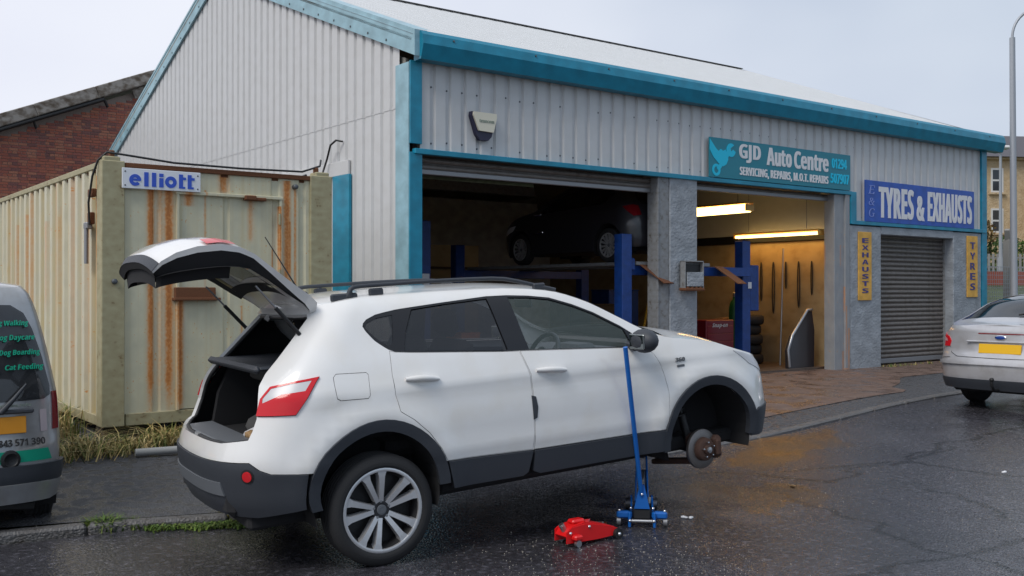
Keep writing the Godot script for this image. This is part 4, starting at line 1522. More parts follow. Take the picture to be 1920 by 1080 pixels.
# ------------------------------------------------------------------ car bodies
# A body is a plan contour (u runs along it: along the flank u is x, beyond that it bends round front and rear to the centre line),
# drawn in with height by tumblehome and rake. Panels are outlines in (u, y) laid on that surface. x forward, y up, z to the car's right.
class Car:
	var U := PackedFloat32Array()
	var X := PackedFloat32Array()
	var Z := PackedFloat32Array()
	var w: float
	var xr: float
	var xf: float
	var lr := 0.9
	var lf := 0.9
	var tum: Array
	var rake_r: Array
	var rake_f: Array
	var top: Array
	var crown: Array
	var bow: Array
	var flares := []     # x, y, radius, amount
	var creases := []    # y at u=0, slope, width, amount
	var u0: float
	var u1: float

	static func table(tb: Array, x: float) -> float:
		var n := tb.size()
		if x <= tb[0]:
			return tb[1]
		if x >= tb[n - 2]:
			return tb[n - 1]
		var k := 0
		while x > tb[k + 2]:
			k += 2
		var x0: float = tb[k]; var y0: float = tb[k + 1]; var x1: float = tb[k + 2]; var y1: float = tb[k + 3]
		var h := x1 - x0
		var m := (y1 - y0) / h
		var m0 := m
		var m1 := m
		if k > 0:
			var pm: float = (y0 - tb[k - 1]) / (x0 - tb[k - 2])
			m0 = 0.0 if pm * m <= 0.0 else 2.0 * pm * m / (pm + m)
		if k + 5 < n:
			var nm: float = (tb[k + 5] - y1) / (tb[k + 4] - x1)
			m1 = 0.0 if nm * m <= 0.0 else 2.0 * nm * m / (nm + m)
		var t := (x - x0) / h
		return (2 * t * t * t - 3 * t * t + 1) * y0 + (t * t * t - 2 * t * t + t) * h * m0 + (-2 * t * t * t + 3 * t * t) * y1 + (t * t * t - t * t) * h * m1

	static func ss(t: float) -> float:
		t = clampf(t, 0.0, 1.0)
		return t * t * (3.0 - 2.0 * t)

	func setup(half: float, front: float, front_start: float, nf: float, rear: float, rear_start: float, nr: float) -> void:
		w = half
		xr = rear
		xf = front
		var n := 120
		var a := []
		for k in n + 1:
			var ph := k * PI / 2 / n
			a.append(Vector2(rear_start - (rear_start - rear) * pow(sin(ph), 2.0 / nr), half * pow(maxf(cos(ph), 0.0), 2.0 / nr)))
		var uu := rear_start
		var q := [[uu, a[0]]]
		for k in n:
			uu -= a[k].distance_to(a[k + 1])
			q.push_front([uu, a[k + 1]])
		uu = front_start
		var last: Vector2 = Vector2(front_start, half)
		q.append([uu, last])
		for k in range(1, n + 1):
			var ph := k * PI / 2 / n
			var p := Vector2(front_start + (front - front_start) * pow(sin(ph), 2.0 / nf), half * pow(maxf(cos(ph), 0.0), 2.0 / nf))
			uu += last.distance_to(p)
			last = p
			q.append([uu, p])
		for e in q:
			U.append(e[0])
			X.append(e[1].x)
			Z.append(e[1].y)
		u0 = U[0]
		u1 = U[U.size() - 1]

	func P(u: float, y: float, side := 1.0) -> Vector3:
		var sg := side
		if u < u0:
			u = 2.0 * u0 - u
			sg = -side
		elif u > u1:
			u = 2.0 * u1 - u
			sg = -side
		var k := U.bsearch(u)
		k = clampi(k, 1, U.size() - 1)
		var d := U[k] - U[k - 1]
		var t := 0.0 if d < 1e-9 else clampf((u - U[k - 1]) / d, 0.0, 1.0)
		var px := lerpf(X[k - 1], X[k], t)
		var pz := lerpf(Z[k - 1], Z[k], t)
		var x := px + table(rake_r, y) * ss((xr + lr - px) / lr) - table(rake_f, y) * ss((px - xf + lf) / lf)
		var z := pz * table(tum, y)
		var ex := 0.0
		for f in flares:
			var r := Vector2(px - f[0], y - f[1]).length()
			ex += f[3] * exp(-pow((r - f[2]) / 0.09, 2.0)) if y > f[1] - 0.2 else 0.0
		for c in creases:
			ex += c[3] * exp(-pow((y - c[0] - c[1] * px) / c[2], 2.0))
		z += ex * pz / w
		return Vector3(x, y, z * sg)

	func N(u: float, y: float, side := 1.0) -> Vector3:
		var e := 0.012
		var a := P(u + e, y, side) - P(u - e, y, side)
		var b := P(u, y + e, side) - P(u, y - e, side)
		var n := a.cross(b).normalized()
		var c := P(u, y, side)
		if n.dot(Vector3((c.x - 0.5 * (xr + xf)) * 0.15, 0.0, c.z)) < 0.0 and absf(c.z) > 0.15:
			n = -n
		elif absf(c.z) <= 0.15 and n.x * (c.x - 0.5 * (xr + xf)) < 0.0:
			n = -n
		return n

	func ytop(u: float) -> float:
		return table(top, u)

	func outline_top(ua: float, ub: float, step := 0.08, less := 0.0) -> Array:
		var r := []
		var n := maxi(1, int(absf(ub - ua) / step))
		for k in n + 1:
			var u := lerpf(ua, ub, float(k) / n)
			r.append(Vector2(u, ytop(u) - less))
		return r

	func at(p: Vector2, out: float, side: float) -> Array:
		var n := N(p.x, p.y, side)
		return [P(p.x, p.y, side) + n * out, n]

	func panel(mb: MB, poly: PackedVector2Array, holes := [], out := 0.0, side := 1.0, flange := 0.02, du := 0.07, dy := 0.055) -> void:
		var lo := Vector2.INF
		var hi := -Vector2.INF
		for p in poly:
			lo = lo.min(p)
			hi = hi.max(p)
		var cache := {}
		var ni := maxi(1, int(ceil((hi.x - lo.x) / du)))
		var nj := maxi(1, int(ceil((hi.y - lo.y) / dy)))
		var sx := (hi.x - lo.x) / ni
		var sy := (hi.y - lo.y) / nj
		for i in ni:
			for j in nj:
				var o := lo + Vector2(i * sx, j * sy)
				var cell := PackedVector2Array([o, o + Vector2(sx, 0), o + Vector2(sx, sy), o + Vector2(0, sy)])
				var bits: Array = Array(Geometry2D.intersect_polygons(poly, cell), TYPE_NIL, "", null)
				for h in holes:
					var nb := []
					for b in bits:
						for q in Geometry2D.clip_polygons(b, h):
							if not Geometry2D.is_polygon_clockwise(q):
								nb.append(q)
					bits = nb
				for b in bits:
					var ix := Geometry2D.triangulate_polygon(b)
					for k in range(0, ix.size(), 3):
						var t := []
						for m in 3:
							var p: Vector2 = b[ix[k + m]]
							if not cache.has(p):
								cache[p] = at(p, out, side)
							t.append(cache[p])
						mb.tri_n(t[0][0], t[1][0], t[2][0], t[0][1], t[1][1], t[2][1])
		if flange > 0.0:
			var loops := [poly]
			loops.append_array(holes)
			for l in loops:
				for k in l.size():
					var a: Vector2 = l[k]
					var b: Vector2 = l[(k + 1) % l.size()]
					var n := maxi(1, int(a.distance_to(b) / 0.06))
					for e in n:
						var mid := a.lerp(b, (e + 0.5) / n)
						var skip := false
						if l != poly:
							skip = not Geometry2D.is_point_in_polygon(mid, poly)
						else:
							for h in holes:
								if Geometry2D.is_point_in_polygon(mid, h):
									skip = true
						if skip:
							continue
						var p0 := at(a.lerp(b, float(e) / n), out, side)
						var p1 := at(a.lerp(b, float(e + 1) / n), out, side)
						mb.quad(p0[0], p1[0], p1[0] - p1[1] * flange, p0[0] - p0[1] * flange)

	func D(u: float, s: float, out := 0.0) -> Vector3:
		var a := P(u, ytop(u))
		var c := table(crown, u)
		return Vector3(a.x + table(bow, u) * (1.0 - s * s), a.y + c * (1.0 - pow(absf(s), 2.4)) + out, a.z * s)

	func deck(mb: MB, ua: float, ub: float, sa: float, sb: float, nu := 16, ns := 14, out := 0.0) -> void:
		var g := []
		for i in nu + 1:
			var row := []
			var u := lerpf(ua, ub, float(i) / nu)
			for j in ns + 1:
				var s := lerpf(sa, sb, float(j) / ns)
				var s2 := signf(s) * (1.0 - pow(1.0 - absf(s), 1.35))
				var e := 0.012
				var n := (D(u, s2 + e) - D(u, s2 - e)).cross(D(u + e, s2) - D(u - e, s2)).normalized()
				if n.y < 0.0:
					n = -n
				row.append([D(u, s2, 0.0) + n * out, n])
			g.append(row)
		for i in nu:
			for j in ns:
				var a = g[i][j]; var b = g[i + 1][j]; var c = g[i + 1][j + 1]; var d = g[i][j + 1]
				mb.quad_n([a[0], b[0], c[0], d[0]], [a[1], b[1], c[1], d[1]])

static func circle(cx: float, cy: float, r: float, n := 40) -> PackedVector2Array:
	var p := PackedVector2Array()
	for k in n:
		p.append(Vector2(cx + cos(TAU * k / n) * r, cy + sin(TAU * k / n) * r))
	return p

# ring band between two radii, from angle a0 to a1 (degrees)
static func band(cx: float, cy: float, r0: float, r1: float, a0: float, a1: float, n := 24) -> PackedVector2Array:
	var p := PackedVector2Array()
	for k in n + 1:
		var an := deg_to_rad(lerpf(a0, a1, float(k) / n))
		p.append(Vector2(cx + cos(an) * r1, cy + sin(an) * r1))
	for k in n + 1:
		var an := deg_to_rad(lerpf(a1, a0, float(k) / n))
		p.append(Vector2(cx + cos(an) * r0, cy + sin(an) * r0))
	return p

# road wheel: axis along z, outer face towards +z, centre at the origin
func make_wheel(parent: Node, r: float, wide: float, rim_r: float, spokes: int, style: String) -> Node3D:
	var wh := Node3D.new()
	wh.name = "wheel"
	parent.add_child(wh, true)
	var h := wide / 2
	var mb := MB.new()
	var prof := [Vector2(rim_r - 0.012, -h * 0.86), Vector2(rim_r + 0.02, -h * 0.97), Vector2(r - 0.06, -h), Vector2(r - 0.02, -h * 0.88), Vector2(r, -h * 0.68)]
	for k in 4:
		var z := lerpf(-h * 0.62, h * 0.62, (k + 0.5) / 4.0)
		prof.append_array([Vector2(r, z - h * 0.12), Vector2(r - 0.007, z - h * 0.10), Vector2(r - 0.007, z + h * 0.02), Vector2(r, z + h * 0.04)])
	prof.append_array([Vector2(r, h * 0.68), Vector2(r - 0.02, h * 0.88), Vector2(r - 0.045, h * 0.975), Vector2(r - 0.065, h), Vector2(r - 0.07, h * 0.985), Vector2(rim_r + 0.03, h * 0.99), Vector2(rim_r + 0.012, h * 0.96), Vector2(rim_r - 0.012, h * 0.86)])
	mb.lathe(Vector3.ZERO, Vector3(0, 0, 1), prof, 48)
	put("tyre", mb, M.rubber, wh)
	var rim := Node3D.new()
	rim.name = "rim"
	wh.add_child(rim)
	mb = MB.new()
	mb.lathe(Vector3.ZERO, Vector3(0, 0, 1), [Vector2(rim_r - 0.02, -h * 0.8), Vector2(rim_r - 0.035, -h * 0.5), Vector2(rim_r - 0.04, h * 0.5), Vector2(rim_r - 0.025, h * 0.78)], 40)
	mb.lathe(Vector3.ZERO, Vector3(0, 0, 1), [Vector2(rim_r - 0.03, -h * 0.1), Vector2(0.05, -h * 0.1)], 32)
	put("barrel", mb, M.black, rim)
	mb = MB.new()
	mb.lathe(Vector3.ZERO, Vector3(0, 0, 1), [Vector2(rim_r - 0.026, h * 0.72), Vector2(rim_r - 0.022, h * 0.88), Vector2(rim_r - 0.004, h * 0.92), Vector2(rim_r + 0.003, h * 0.86)], 48)
	put("lip", mb, M.alloy, rim)
	for k in spokes:
		var an := TAU * (k + 0.25 + ((0.13 if k % 2 == 0 else -0.13) if style == "petal" else 0.0)) / spokes
		var sp := MB.new()
		var r0 := 0.045
		var r1 := rim_r - 0.014
		var w0 := 0.014 if style == "petal" else 0.012
		var w1 := 0.022 if style == "petal" else 0.015
		var rows := []
		for e in 6:
			var t := e / 5.0
			var rr := lerpf(r0, r1, t)
			var ww := lerpf(w0, w1, t * t) * (1.0 if t < 0.99 else 1.5)
			var zz := lerpf(h * 0.62, h * 0.84, sin(t * PI / 2))
			rows.append([rr, ww, zz])
		var rad := Vector3(cos(an), sin(an), 0)
		var tan := Vector3(-sin(an), cos(an), 0)
		for e in 5:
			var a = rows[e]; var b = rows[e + 1]
			var pa: Vector3 = rad * a[0] + Vector3(0, 0, a[2])
			var pb: Vector3 = rad * b[0] + Vector3(0, 0, b[2])
			sp.quad(pa - tan * a[1], pa + tan * a[1], pb + tan * b[1], pb - tan * b[1], Vector3(0, 0, 1))
			for s in [-1.0, 1.0]:
				sp.quad(pa + tan * a[1] * s, pb + tan * b[1] * s, pb + tan * b[1] * s * 1.25 - Vector3(0, 0, 0.045), pa + tan * a[1] * s * 1.25 - Vector3(0, 0, 0.045), tan * s)
		put("spoke", sp, M.alloy, rim)
	mb = MB.new()
	mb.lathe(Vector3.ZERO, Vector3(0, 0, 1), [Vector2(0.068, h * 0.3), Vector2(0.064, h * 0.60), Vector2(0.040, h * 0.66), Vector2(0.032, h * 0.63)], 20)
	put("hub", mb, M.alloy_dark if style == "petal" else M.alloy, rim)
	mb = MB.new()
	mb.lathe(Vector3.ZERO, Vector3(0, 0, 1), [Vector2(0.033, h * 0.6), Vector2(0.030, h * 0.69), Vector2(0, h * 0.70)], 20)
	mb.lathe(Vector3.ZERO, Vector3(0, 0, 1), [Vector2(0.021, h * 0.695), Vector2(0.021, h * 0.715), Vector2(0.016, h * 0.715), Vector2(0.016, h * 0.695)], 20)
	put("centre_cap", mb, M.plastic_grey, rim)
	mb = MB.new()
	for k in 5:
		var an := TAU * k / 5 + 0.3
		mb.lathe(Vector3(cos(an) * 0.052, sin(an) * 0.052, h * 0.45), Vector3(0, 0, 1), [Vector2(0.009, 0), Vector2(0.009, h * 0.2), Vector2(0, h * 0.21)], 6)
	var nuts := put("wheel_nuts", mb, M.steel_dull, rim)
	nuts.set_meta("kind", "stuff")
	return wh

func make_seat(parent: Node, called: String, at: Vector3, wide: float, m: Material, heads: Array) -> void:
	var s := Node3D.new()
	s.name = called
	parent.add_child(s, true)
	var mb := MB.new()
	mb.box(at + Vector3(0.22, 0.10, 0), Vector3(0.52, 0.16, wide), 0.05)
	put("cushion", mb, m, s)
	mb = MB.new()
	mb.box(at + Vector3(-0.10, 0.44, 0), Vector3(0.14, 0.62, wide), 0.05, Basis(Vector3(0, 0, 1), 0.22))
	put("backrest", mb, m, s)
	for z in heads:
		mb = MB.new()
		mb.box(at + Vector3(-0.19, 0.86, z), Vector3(0.11, 0.19, 0.26), 0.045, Basis(Vector3(0, 0, 1), 0.15))
		put("headrest", mb, m, s)

func torus(mb: MB, at: Vector3, axis: Vector3, r: float, rr: float, n := 28) -> void:
	var z := axis.normalized()
	var x := Vector3.UP.cross(z).normalized()
	var y := z.cross(x)
	var pts := []
	for k in n + 1:
		pts.append(at + x * cos(TAU * k / n) * r + y * sin(TAU * k / n) * r)
	mb.tube(pts, rr, 8, false)

# a complete simpler car from a body and a description
func make_basic_car(root: Node3D, c: Car, d: Dictionary) -> void:
	var arches := []
	for a in d.arches:
		arches.append(circle(a[0], a[1], a[2]))
	for side in [1.0, -1.0]:
		var outline := P2(d.bottom)
		outline.append_array(PackedVector2Array(c.outline_top(c.u1, c.u0)))
		var holes := arches.duplicate()
		holes.append(d.dlo)
		for l in d.lamps:
			holes.append(P2(l[0]))
		var mb := MB.new()
		c.panel(mb, outline, holes, 0.0, side, 0.025, d.get("du", 0.09), 0.07)
		put("body_side", mb, d.paint, root)
		mb = MB.new()
		c.panel(mb, d.dlo, d.glass, -0.004, side, 0.01, 0.09, 0.07)
		put("window_surround", mb, M.black_gloss, root)
		for g in d.glass:
			mb = MB.new()
			c.panel(mb, g, [], -0.010, side, 0.0, 0.12, 0.1)
			put("window", mb, M.glass_dark, root)
		for l in d.lamps:
			mb = MB.new()
			c.panel(mb, P2(l[0]), [], 0.008, side, 0.03, 0.06, 0.05)
			put(l[2], mb, l[1], root)
		for a in d.arches:
			mb = MB.new()
			var n := 14
			for k in n:
				var a0 := deg_to_rad(lerpf(-25, 205, float(k) / n))
				var a1 := deg_to_rad(lerpf(-25, 205, float(k + 1) / n))
				var p0 := Vector3(a[0] + cos(a0) * a[2], a[1] + sin(a0) * a[2], side * c.w * 0.96)
				var p1 := Vector3(a[0] + cos(a1) * a[2], a[1] + sin(a1) * a[2], side * c.w * 0.96)
				var inn := Vector3(0, 0, -side * 0.34)
				mb.quad(p0, p1, p1 + inn, p0 + inn, Vector3(a[0], a[1], p0.z) - p0)
				mb.tri(p0 + inn, p1 + inn, Vector3(a[0], a[1], side * c.w * 0.6))
			put("arch_liner", mb, M.cloth_dark, root)
		for s in d.get("seams", []):
			mb = MB.new()
			var pp := P2(s)
			for k in pp.size() - 1:
				for e in 4:
					var p0 := c.at(pp[k].lerp(pp[k + 1], e / 4.0), 0.0016, side)
					var p1 := c.at(pp[k].lerp(pp[k + 1], (e + 1) / 4.0), 0.0016, side)
					var off: Vector3 = (p1[0] - p0[0]).cross(p0[1]).normalized() * 0.0035
					mb.quad_n([p0[0] - off, p1[0] - off, p1[0] + off, p0[0] + off], [p0[1], p1[1], p1[1], p0[1]])
			put("door_seal", mb, M.black, root)
	for k in d.decks:   # name, from, to, s range, material, out
		var mb := MB.new()
		c.deck(mb, k[1], k[2], -k[3], k[3], 18, 14, k[5])
		put(k[0], mb, k[4], root)
		if k[3] < 0.99:
			mb = MB.new()
			c.deck(mb, k[1], k[2], -1.0, -k[3], 12, 3)
			put("pillar", mb, d.paint, root)
			mb = MB.new()
			c.deck(mb, k[1], k[2], k[3], 1.0, 12, 3)
			put("pillar", mb, d.paint, root)
	for r in d.rear:    # outline over the rear centre, material, name, out
		var mb := MB.new()
		var pp := P2(r[0])
		var full := pp.duplicate()
		for k in range(pp.size() - 1, -1, -1):
			if absf(pp[k].x - c.u0) > 0.001:
				full.append(Vector2(2.0 * c.u0 - pp[k].x, pp[k].y))
		c.panel(mb, full, [], r[3], 1.0, 0.03, 0.08, 0.06)
		put(r[2], mb, r[1], root)
	var mb := MB.new()
	mb.box(Vector3((c.xr + c.xf) / 2, d.floor, 0), Vector3(c.xf - c.xr - 0.5, 0.14, c.w * 1.5), 0.03)
	put("floor_pan", mb, M.cloth_dark, root)
	for x in d.axles:
		for s in [1.0, -1.0]:
			var wh := make_wheel(root, d.wheel[0], d.wheel[1], d.wheel[2], d.wheel[3], "thin")
			wh.position = Vector3(x, d.wheel[0] + d.get("drop", 0.0), s * (c.w - 0.02 - d.wheel[1] / 2))
			if s < 0:
				wh.rotation.y = PI

# ------------------------------------------------------------------ the white car
func make_suv() -> void:
	var root := thing("white_car", "white crossover car with open tailgate and missing front wheel, raised on a blue jack", "car", Vector3(-1.223, 0.0, -6.94), deg_to_rad(30.5))
	var lift := Transform3D(Basis(Vector3(0, 0, 1), deg_to_rad(3.9)), Vector3(0, 0.06, 0))
	var c := Car.new()
	c.tum = [0.1, 0.9, 0.2, 0.93, 0.35, 0.965, 0.5, 0.985, 0.75, 1.0, 0.95, 0.985, 1.05, 0.968, 1.15, 0.93, 1.3, 0.85, 1.45, 0.765, 1.52, 0.715, 1.56, 0.67, 1.6, 0.6]
	c.rake_r = [0.0, 0.16, 0.3, 0.08, 0.45, 0.02, 0.65, 0.0, 0.8, 0.05, 0.95, 0.11, 1.1, 0.19, 1.3, 0.37, 1.5, 0.56, 1.6, 0.64]
	c.rake_f = [0.0, 0.1, 0.3, 0.03, 0.5, 0.0, 0.7, 0.02, 0.9, 0.1, 1.0, 0.25, 1.1, 0.5, 1.6, 1.0]
	c.lr = 1.3
	c.setup(0.89, 3.52, 2.85, 2.8, -0.92, -0.25, 3.0)
	c.top = [c.u0, 1.535, -1.0, 1.54, -0.83, 1.548, -0.6, 1.566, -0.4, 1.576, 0.0, 1.585, 0.5, 1.585, 1.03, 1.575, 1.43, 1.535, 1.68, 1.455, 1.94, 1.315, 2.15, 1.195, 2.3, 1.14, 2.5, 1.105, 2.8, 1.055, 3.0, 1.005, 3.2, 0.955, 3.4, 0.905, 3.65, 0.87, c.u1, 0.85]
	c.crown = [c.u0, 0.03, 0.0, 0.035, 1.4, 0.045, 1.8, 0.06, 2.2, 0.05, 2.5, 0.06, 3.2, 0.05, 3.6, 0.02, c.u1, 0.0]
	c.bow = [c.u0, 0.0, 1.2, 0.02, 1.6, 0.08, 2.0, 0.14, 2.3, 0.16, 2.8, 0.08, 3.2, 0.0, c.u1, 0.0]
	c.flares = [[0.0, 0.37, 0.50, 0.022], [2.65, 0.365, 0.49, 0.028]]
	c.creases = [[1.015, -0.012, 0.05, 0.010], [0.60, -0.02, 0.06, 0.008]]
	var belt_f := [Vector2(1.135, 1.155), Vector2(2.0, 1.092)]
	var dlo := P2([-0.15, 1.405, -0.145, 1.425, -0.10, 1.446, 0.03, 1.471, 0.26, 1.492, 0.62, 1.513, 0.95, 1.529, 1.11, 1.525, 1.27, 1.511, 1.43, 1.487, 1.60, 1.428, 1.75, 1.361, 1.94, 1.25, 2.02, 1.19, 2.03, 1.092, 1.135, 1.155, 0.94, 1.166, 0.30, 1.222, 0.17, 1.235, 0.12, 1.252, 0.0, 1.312, -0.10, 1.372])
	var fdoor := P2([1.075, 1.158, 1.09, 1.10, 1.117, 1.0, 1.127, 0.80, 1.118, 0.60, 1.108, 0.50, 2.222, 0.483, 2.24, 0.62, 2.25, 0.76, 2.235, 0.87, 2.21, 0.945, 2.16, 1.03, 2.10, 1.087])
	var rdoor := P2([0.125, 1.246, 0.118, 1.10, 0.125, 0.98, 0.15, 0.875, 0.24, 0.815, 0.34, 0.72, 0.415, 0.61, 0.455, 0.528, 1.10, 0.502, 1.114, 0.60, 1.122, 0.80, 1.112, 1.0, 1.086, 1.10, 1.07, 1.158, 0.94, 1.166, 0.30, 1.222, 0.17, 1.235])
	var lamp := P2([-0.475, 1.140, -0.657, 1.120, -0.80, 1.097, -0.842, 1.03, -0.835, 0.985, -0.825, 0.932, -0.57, 0.930, -0.52, 1.03])
	var flap := P2([-0.35, 1.145, -0.09, 1.135, -0.068, 1.12, -0.06, 0.995, -0.075, 0.978, -0.28, 0.985, -0.31, 1.0, -0.365, 1.125])
	var m2 := 2.0 * c.u0
	var open_half := [-0.84, 0.80, -0.825, 0.85, -0.82, 0.92, -0.845, 0.99, -0.895, 1.10, -0.90, 1.17, -0.882, 1.25, -0.866, 1.35, -0.86, 1.42, -0.85, 1.475, -0.88, 1.50]
	var opening := P2(open_half)
	for k in range(open_half.size() - 2, -1, -2):
		opening.append(Vector2(m2 - open_half[k], open_half[k + 1]))
	opening.append(Vector2(c.u0 - 0.5, 0.772))
	opening.append(Vector2(c.u0 + 0.5, 0.772))
	var arch_r := circle(0.0, 0.37, 0.45)
	var arch_f := circle(2.65, 0.365, 0.44)
	var hl := P2([2.98, 0.985, 3.12, 0.955, 3.28, 0.90, 3.40, 0.83, 3.42, 0.77, 3.30, 0.80, 3.12, 0.87])
	# shells, one for each flank; doors, lamps, glass and flap are let in
	for side in [1.0, -1.0]:
		var outline := PackedVector2Array([Vector2(c.u0, 0.668), Vector2(-0.79, 0.676), Vector2(-0.72, 0.63), Vector2(-0.66, 0.606), Vector2(-0.44, 0.588), Vector2(0.45, 0.527), Vector2(1.09, 0.50), Vector2(2.22, 0.482), Vector2(3.08, 0.50), Vector2(3.12, 0.53), Vector2(c.u1, 0.53)])
		outline.append_array(PackedVector2Array(c.outline_top(c.u1, c.u0)))
		var mb := MB.new()
		c.panel(mb, outline, [dlo, fdoor, rdoor, lamp, flap, opening, arch_r, arch_f, hl], 0.0, side, 0.035)
		put("body_side", mb, M.white_paint, root).transform = lift
		# inner side behind the shut lines and the boot
		mb = MB.new()
		c.panel(mb, P2([-0.84, 0.45, 2.9, 0.40, 2.9, 0.85, 2.2, 1.02, 0.15, 1.19, -0.2, 1.33, -0.55, 1.45, -0.84, 1.47]), [circle(0.0, 0.37, 0.43), circle(2.65, 0.365, 0.42)], -0.045, side, 0.0, 0.15, 0.12)
		put("inner_side", mb, M.cloth_dark, root).transform = lift
		for d in [["front_door", fdoor], ["rear_door", rdoor]]:
			mb = MB.new()
			for q in Geometry2D.offset_polygon(d[1], -0.0035):
				c.panel(mb, q, [], 0.001, side, 0.02)
			var door := put(d[0], mb, M.white_paint, root)
			door.transform = lift
			# handle in its cup
			var hx: float = 1.275 if d[0] == "front_door" else 0.325
			var hy: float = 1.012 if d[0] == "front_door" else 1.055
			mb = MB.new()
			var pts := []
			for k in 9:
				var t := k / 8.0
				var a := c.at(Vector2(hx - 0.115 + t * 0.23, hy + 0.008 - 0.02 * t), 0.010 + 0.022 * sin(PI * clampf(t * 1.1 - 0.05, 0, 1)), side)
				pts.append(a[0])
			mb.tube(pts, [0.012, 0.016, 0.019, 0.020, 0.020, 0.020, 0.019, 0.016, 0.012], 8)
			put("handle", mb, M.white_paint, door)
			mb = MB.new()
			c.panel(mb, circle(hx, hy + 0.012, 0.05, 18), [], 0.0022, side, 0.0, 0.03, 0.03)
			put("handle_cup", mb, M.white_paint, door)
			mb = MB.new()
			var st := P2([1.112, 0.494, 2.214, 0.477, 2.195, 0.330, 1.15, 0.336, 1.10, 0.36]) if d[0] == "front_door" else P2([0.462, 0.522, 1.098, 0.495, 1.06, 0.36, 1.02, 0.338, 0.50, 0.348])
			c.panel(mb, st, [], 0.014, side, 0.03)
			put("sill_trim", mb, M.plastic_dark, door)
			mb = MB.new()
			var gl := P2([1.155, 1.162, 1.99, 1.105, 1.955, 1.225, 1.75, 1.345, 1.60, 1.412, 1.43, 1.471, 1.27, 1.496, 1.115, 1.508]) if d[0] == "front_door" else P2([0.255, 1.240, 0.94, 1.178, 0.985, 1.18, 0.945, 1.512, 0.62, 1.498, 0.385, 1.482, 0.30, 1.35])
			c.panel(mb, gl, [], -0.012, side, 0.0)
			put("window", mb, M.glass_clear if d[0] == "front_door" else M.glass_tint, door)
			# door edge guard
			if d[0] == "front_door" and side > 0:
				mb = MB.new()
				c.panel(mb, P2([1.108, 0.86, 1.14, 0.85, 1.15, 0.78, 1.14, 0.71, 1.112, 0.70]), [], 0.006, side, 0.01)
				put("edge_guard", mb, M.plastic_dark, door)
		# glass surround (black) and quarter glass
		mb = MB.new()
		var gl_f := P2([1.15, 1.160, 1.995, 1.10, 1.96, 1.228, 1.75, 1.35, 1.60, 1.417, 1.43, 1.476, 1.27, 1.50, 1.11, 1.512])
		var gl_r := P2([0.25, 1.236, 0.94, 1.174, 0.99, 1.176, 0.95, 1.516, 0.62, 1.502, 0.38, 1.486, 0.295, 1.35])
		var gl_q := P2([-0.11, 1.398, 0.02, 1.328, 0.135, 1.272, 0.175, 1.30, 0.215, 1.462, 0.03, 1.450, -0.09, 1.425])
		c.panel(mb, dlo, [gl_f, gl_r, gl_q], -0.004, side, 0.02, 0.05, 0.04)
		put("window_surround", mb, M.black_gloss, root).transform = lift
		mb = MB.new()
		c.panel(mb, gl_q, [], -0.008, side, 0.0)
		put("quarter_window", mb, M.glass_tint, root).transform = lift
		mb = MB.new()
		for q in Geometry2D.offset_polygon(flap, -0.004):
			c.panel(mb, q, [], 0.001, side, 0.015)
		if side > 0:
			put("fuel_flap", mb, M.white_paint, root).transform = lift
		else:
			put("flap_panel", mb, M.white_paint, root).transform = lift
		# rear lamp: red with a clear flash
		mb = MB.new()
		var clear := P2([-0.525, 1.118, -0.66, 1.105, -0.785, 1.083, -0.820, 1.03, -0.812, 1.005, -0.70, 1.050, -0.55, 1.062])
		for q in Geometry2D.offset_polygon(lamp, -0.003):
			c.panel(mb, q, [clear], 0.012, side, 0.03, 0.04, 0.04)
		var tl := put("tail_lamp", mb, M.lamp_red, root)
		tl.transform = lift
		mb = MB.new()
		c.panel(mb, clear, [], 0.010, side, 0.0, 0.04, 0.04)
		put("clear_lens", mb, M.lamp_clear, tl)
		mb = MB.new()
		c.panel(mb, hl, [], 0.004, side, 0.03, 0.05, 0.04)
		put("headlamp", mb, M.lamp_clear, root).transform = lift
		# arch trims
		mb = MB.new()
		c.panel(mb, band(0.0, 0.37, 0.405, 0.475, 2, 182), [], 0.014, side, 0.05, 0.05, 0.05)
		put("arch_trim", mb, M.plastic_dark, root).transform = lift
		mb = MB.new()
		c.panel(mb, band(2.65, 0.365, 0.395, 0.46, -4, 186), [], 0.014, side, 0.05, 0.05, 0.05)
		put("arch_trim", mb, M.plastic_dark, root).transform = lift
		# arch liners
		for ar in [[0.0, 0.37, 0.415], [2.65, 0.365, 0.405]]:
			mb = MB.new()
			var n := 18
			for k in n:
				var a0 := deg_to_rad(lerpf(-18, 198, float(k) / n))
				var a1 := deg_to_rad(lerpf(-18, 198, float(k + 1) / n))
				var p0 := Vector3(ar[0] + cos(a0) * ar[2], ar[1] + sin(a0) * ar[2], side * 0.85)
				var p1 := Vector3(ar[0] + cos(a1) * ar[2], ar[1] + sin(a1) * ar[2], side * 0.85)
				var inn := Vector3(0, 0, -side * 0.36)
				mb.quad(p0, p1, p1 + inn, p0 + inn, Vector3(ar[0], ar[1], p0.z) - p0)
				mb.tri(p0 + inn, p1 + inn, Vector3(ar[0], ar[1], side * 0.49))
			put("arch_liner", mb, M.cloth_dark, root).transform = lift
		# roof rail: a bar that rises from the rear and dips back to the roof in front
		mb = MB.new()
		var pts := []
		var rr := []
		for k in 25:
			var t := k / 24.0
			var u := lerpf(-0.72, 1.52, t)
			var p := c.D(u, 0.93 * side)
			var h := 0.012 + 0.050 * smooth(minf(t * 4.5, (1.0 - t) * 5.0))
			pts.append(p + Vector3(0.10 * (1.0 - smooth(t * 5.0)), h, 0))
			rr.append(0.014 + 0.008 * (1.0 - smooth(t * 4.0)))
		mb.tube(pts, rr, 8)
		var rail := put("roof_rail", mb, M.plastic_dark, root)
		rail.transform = lift
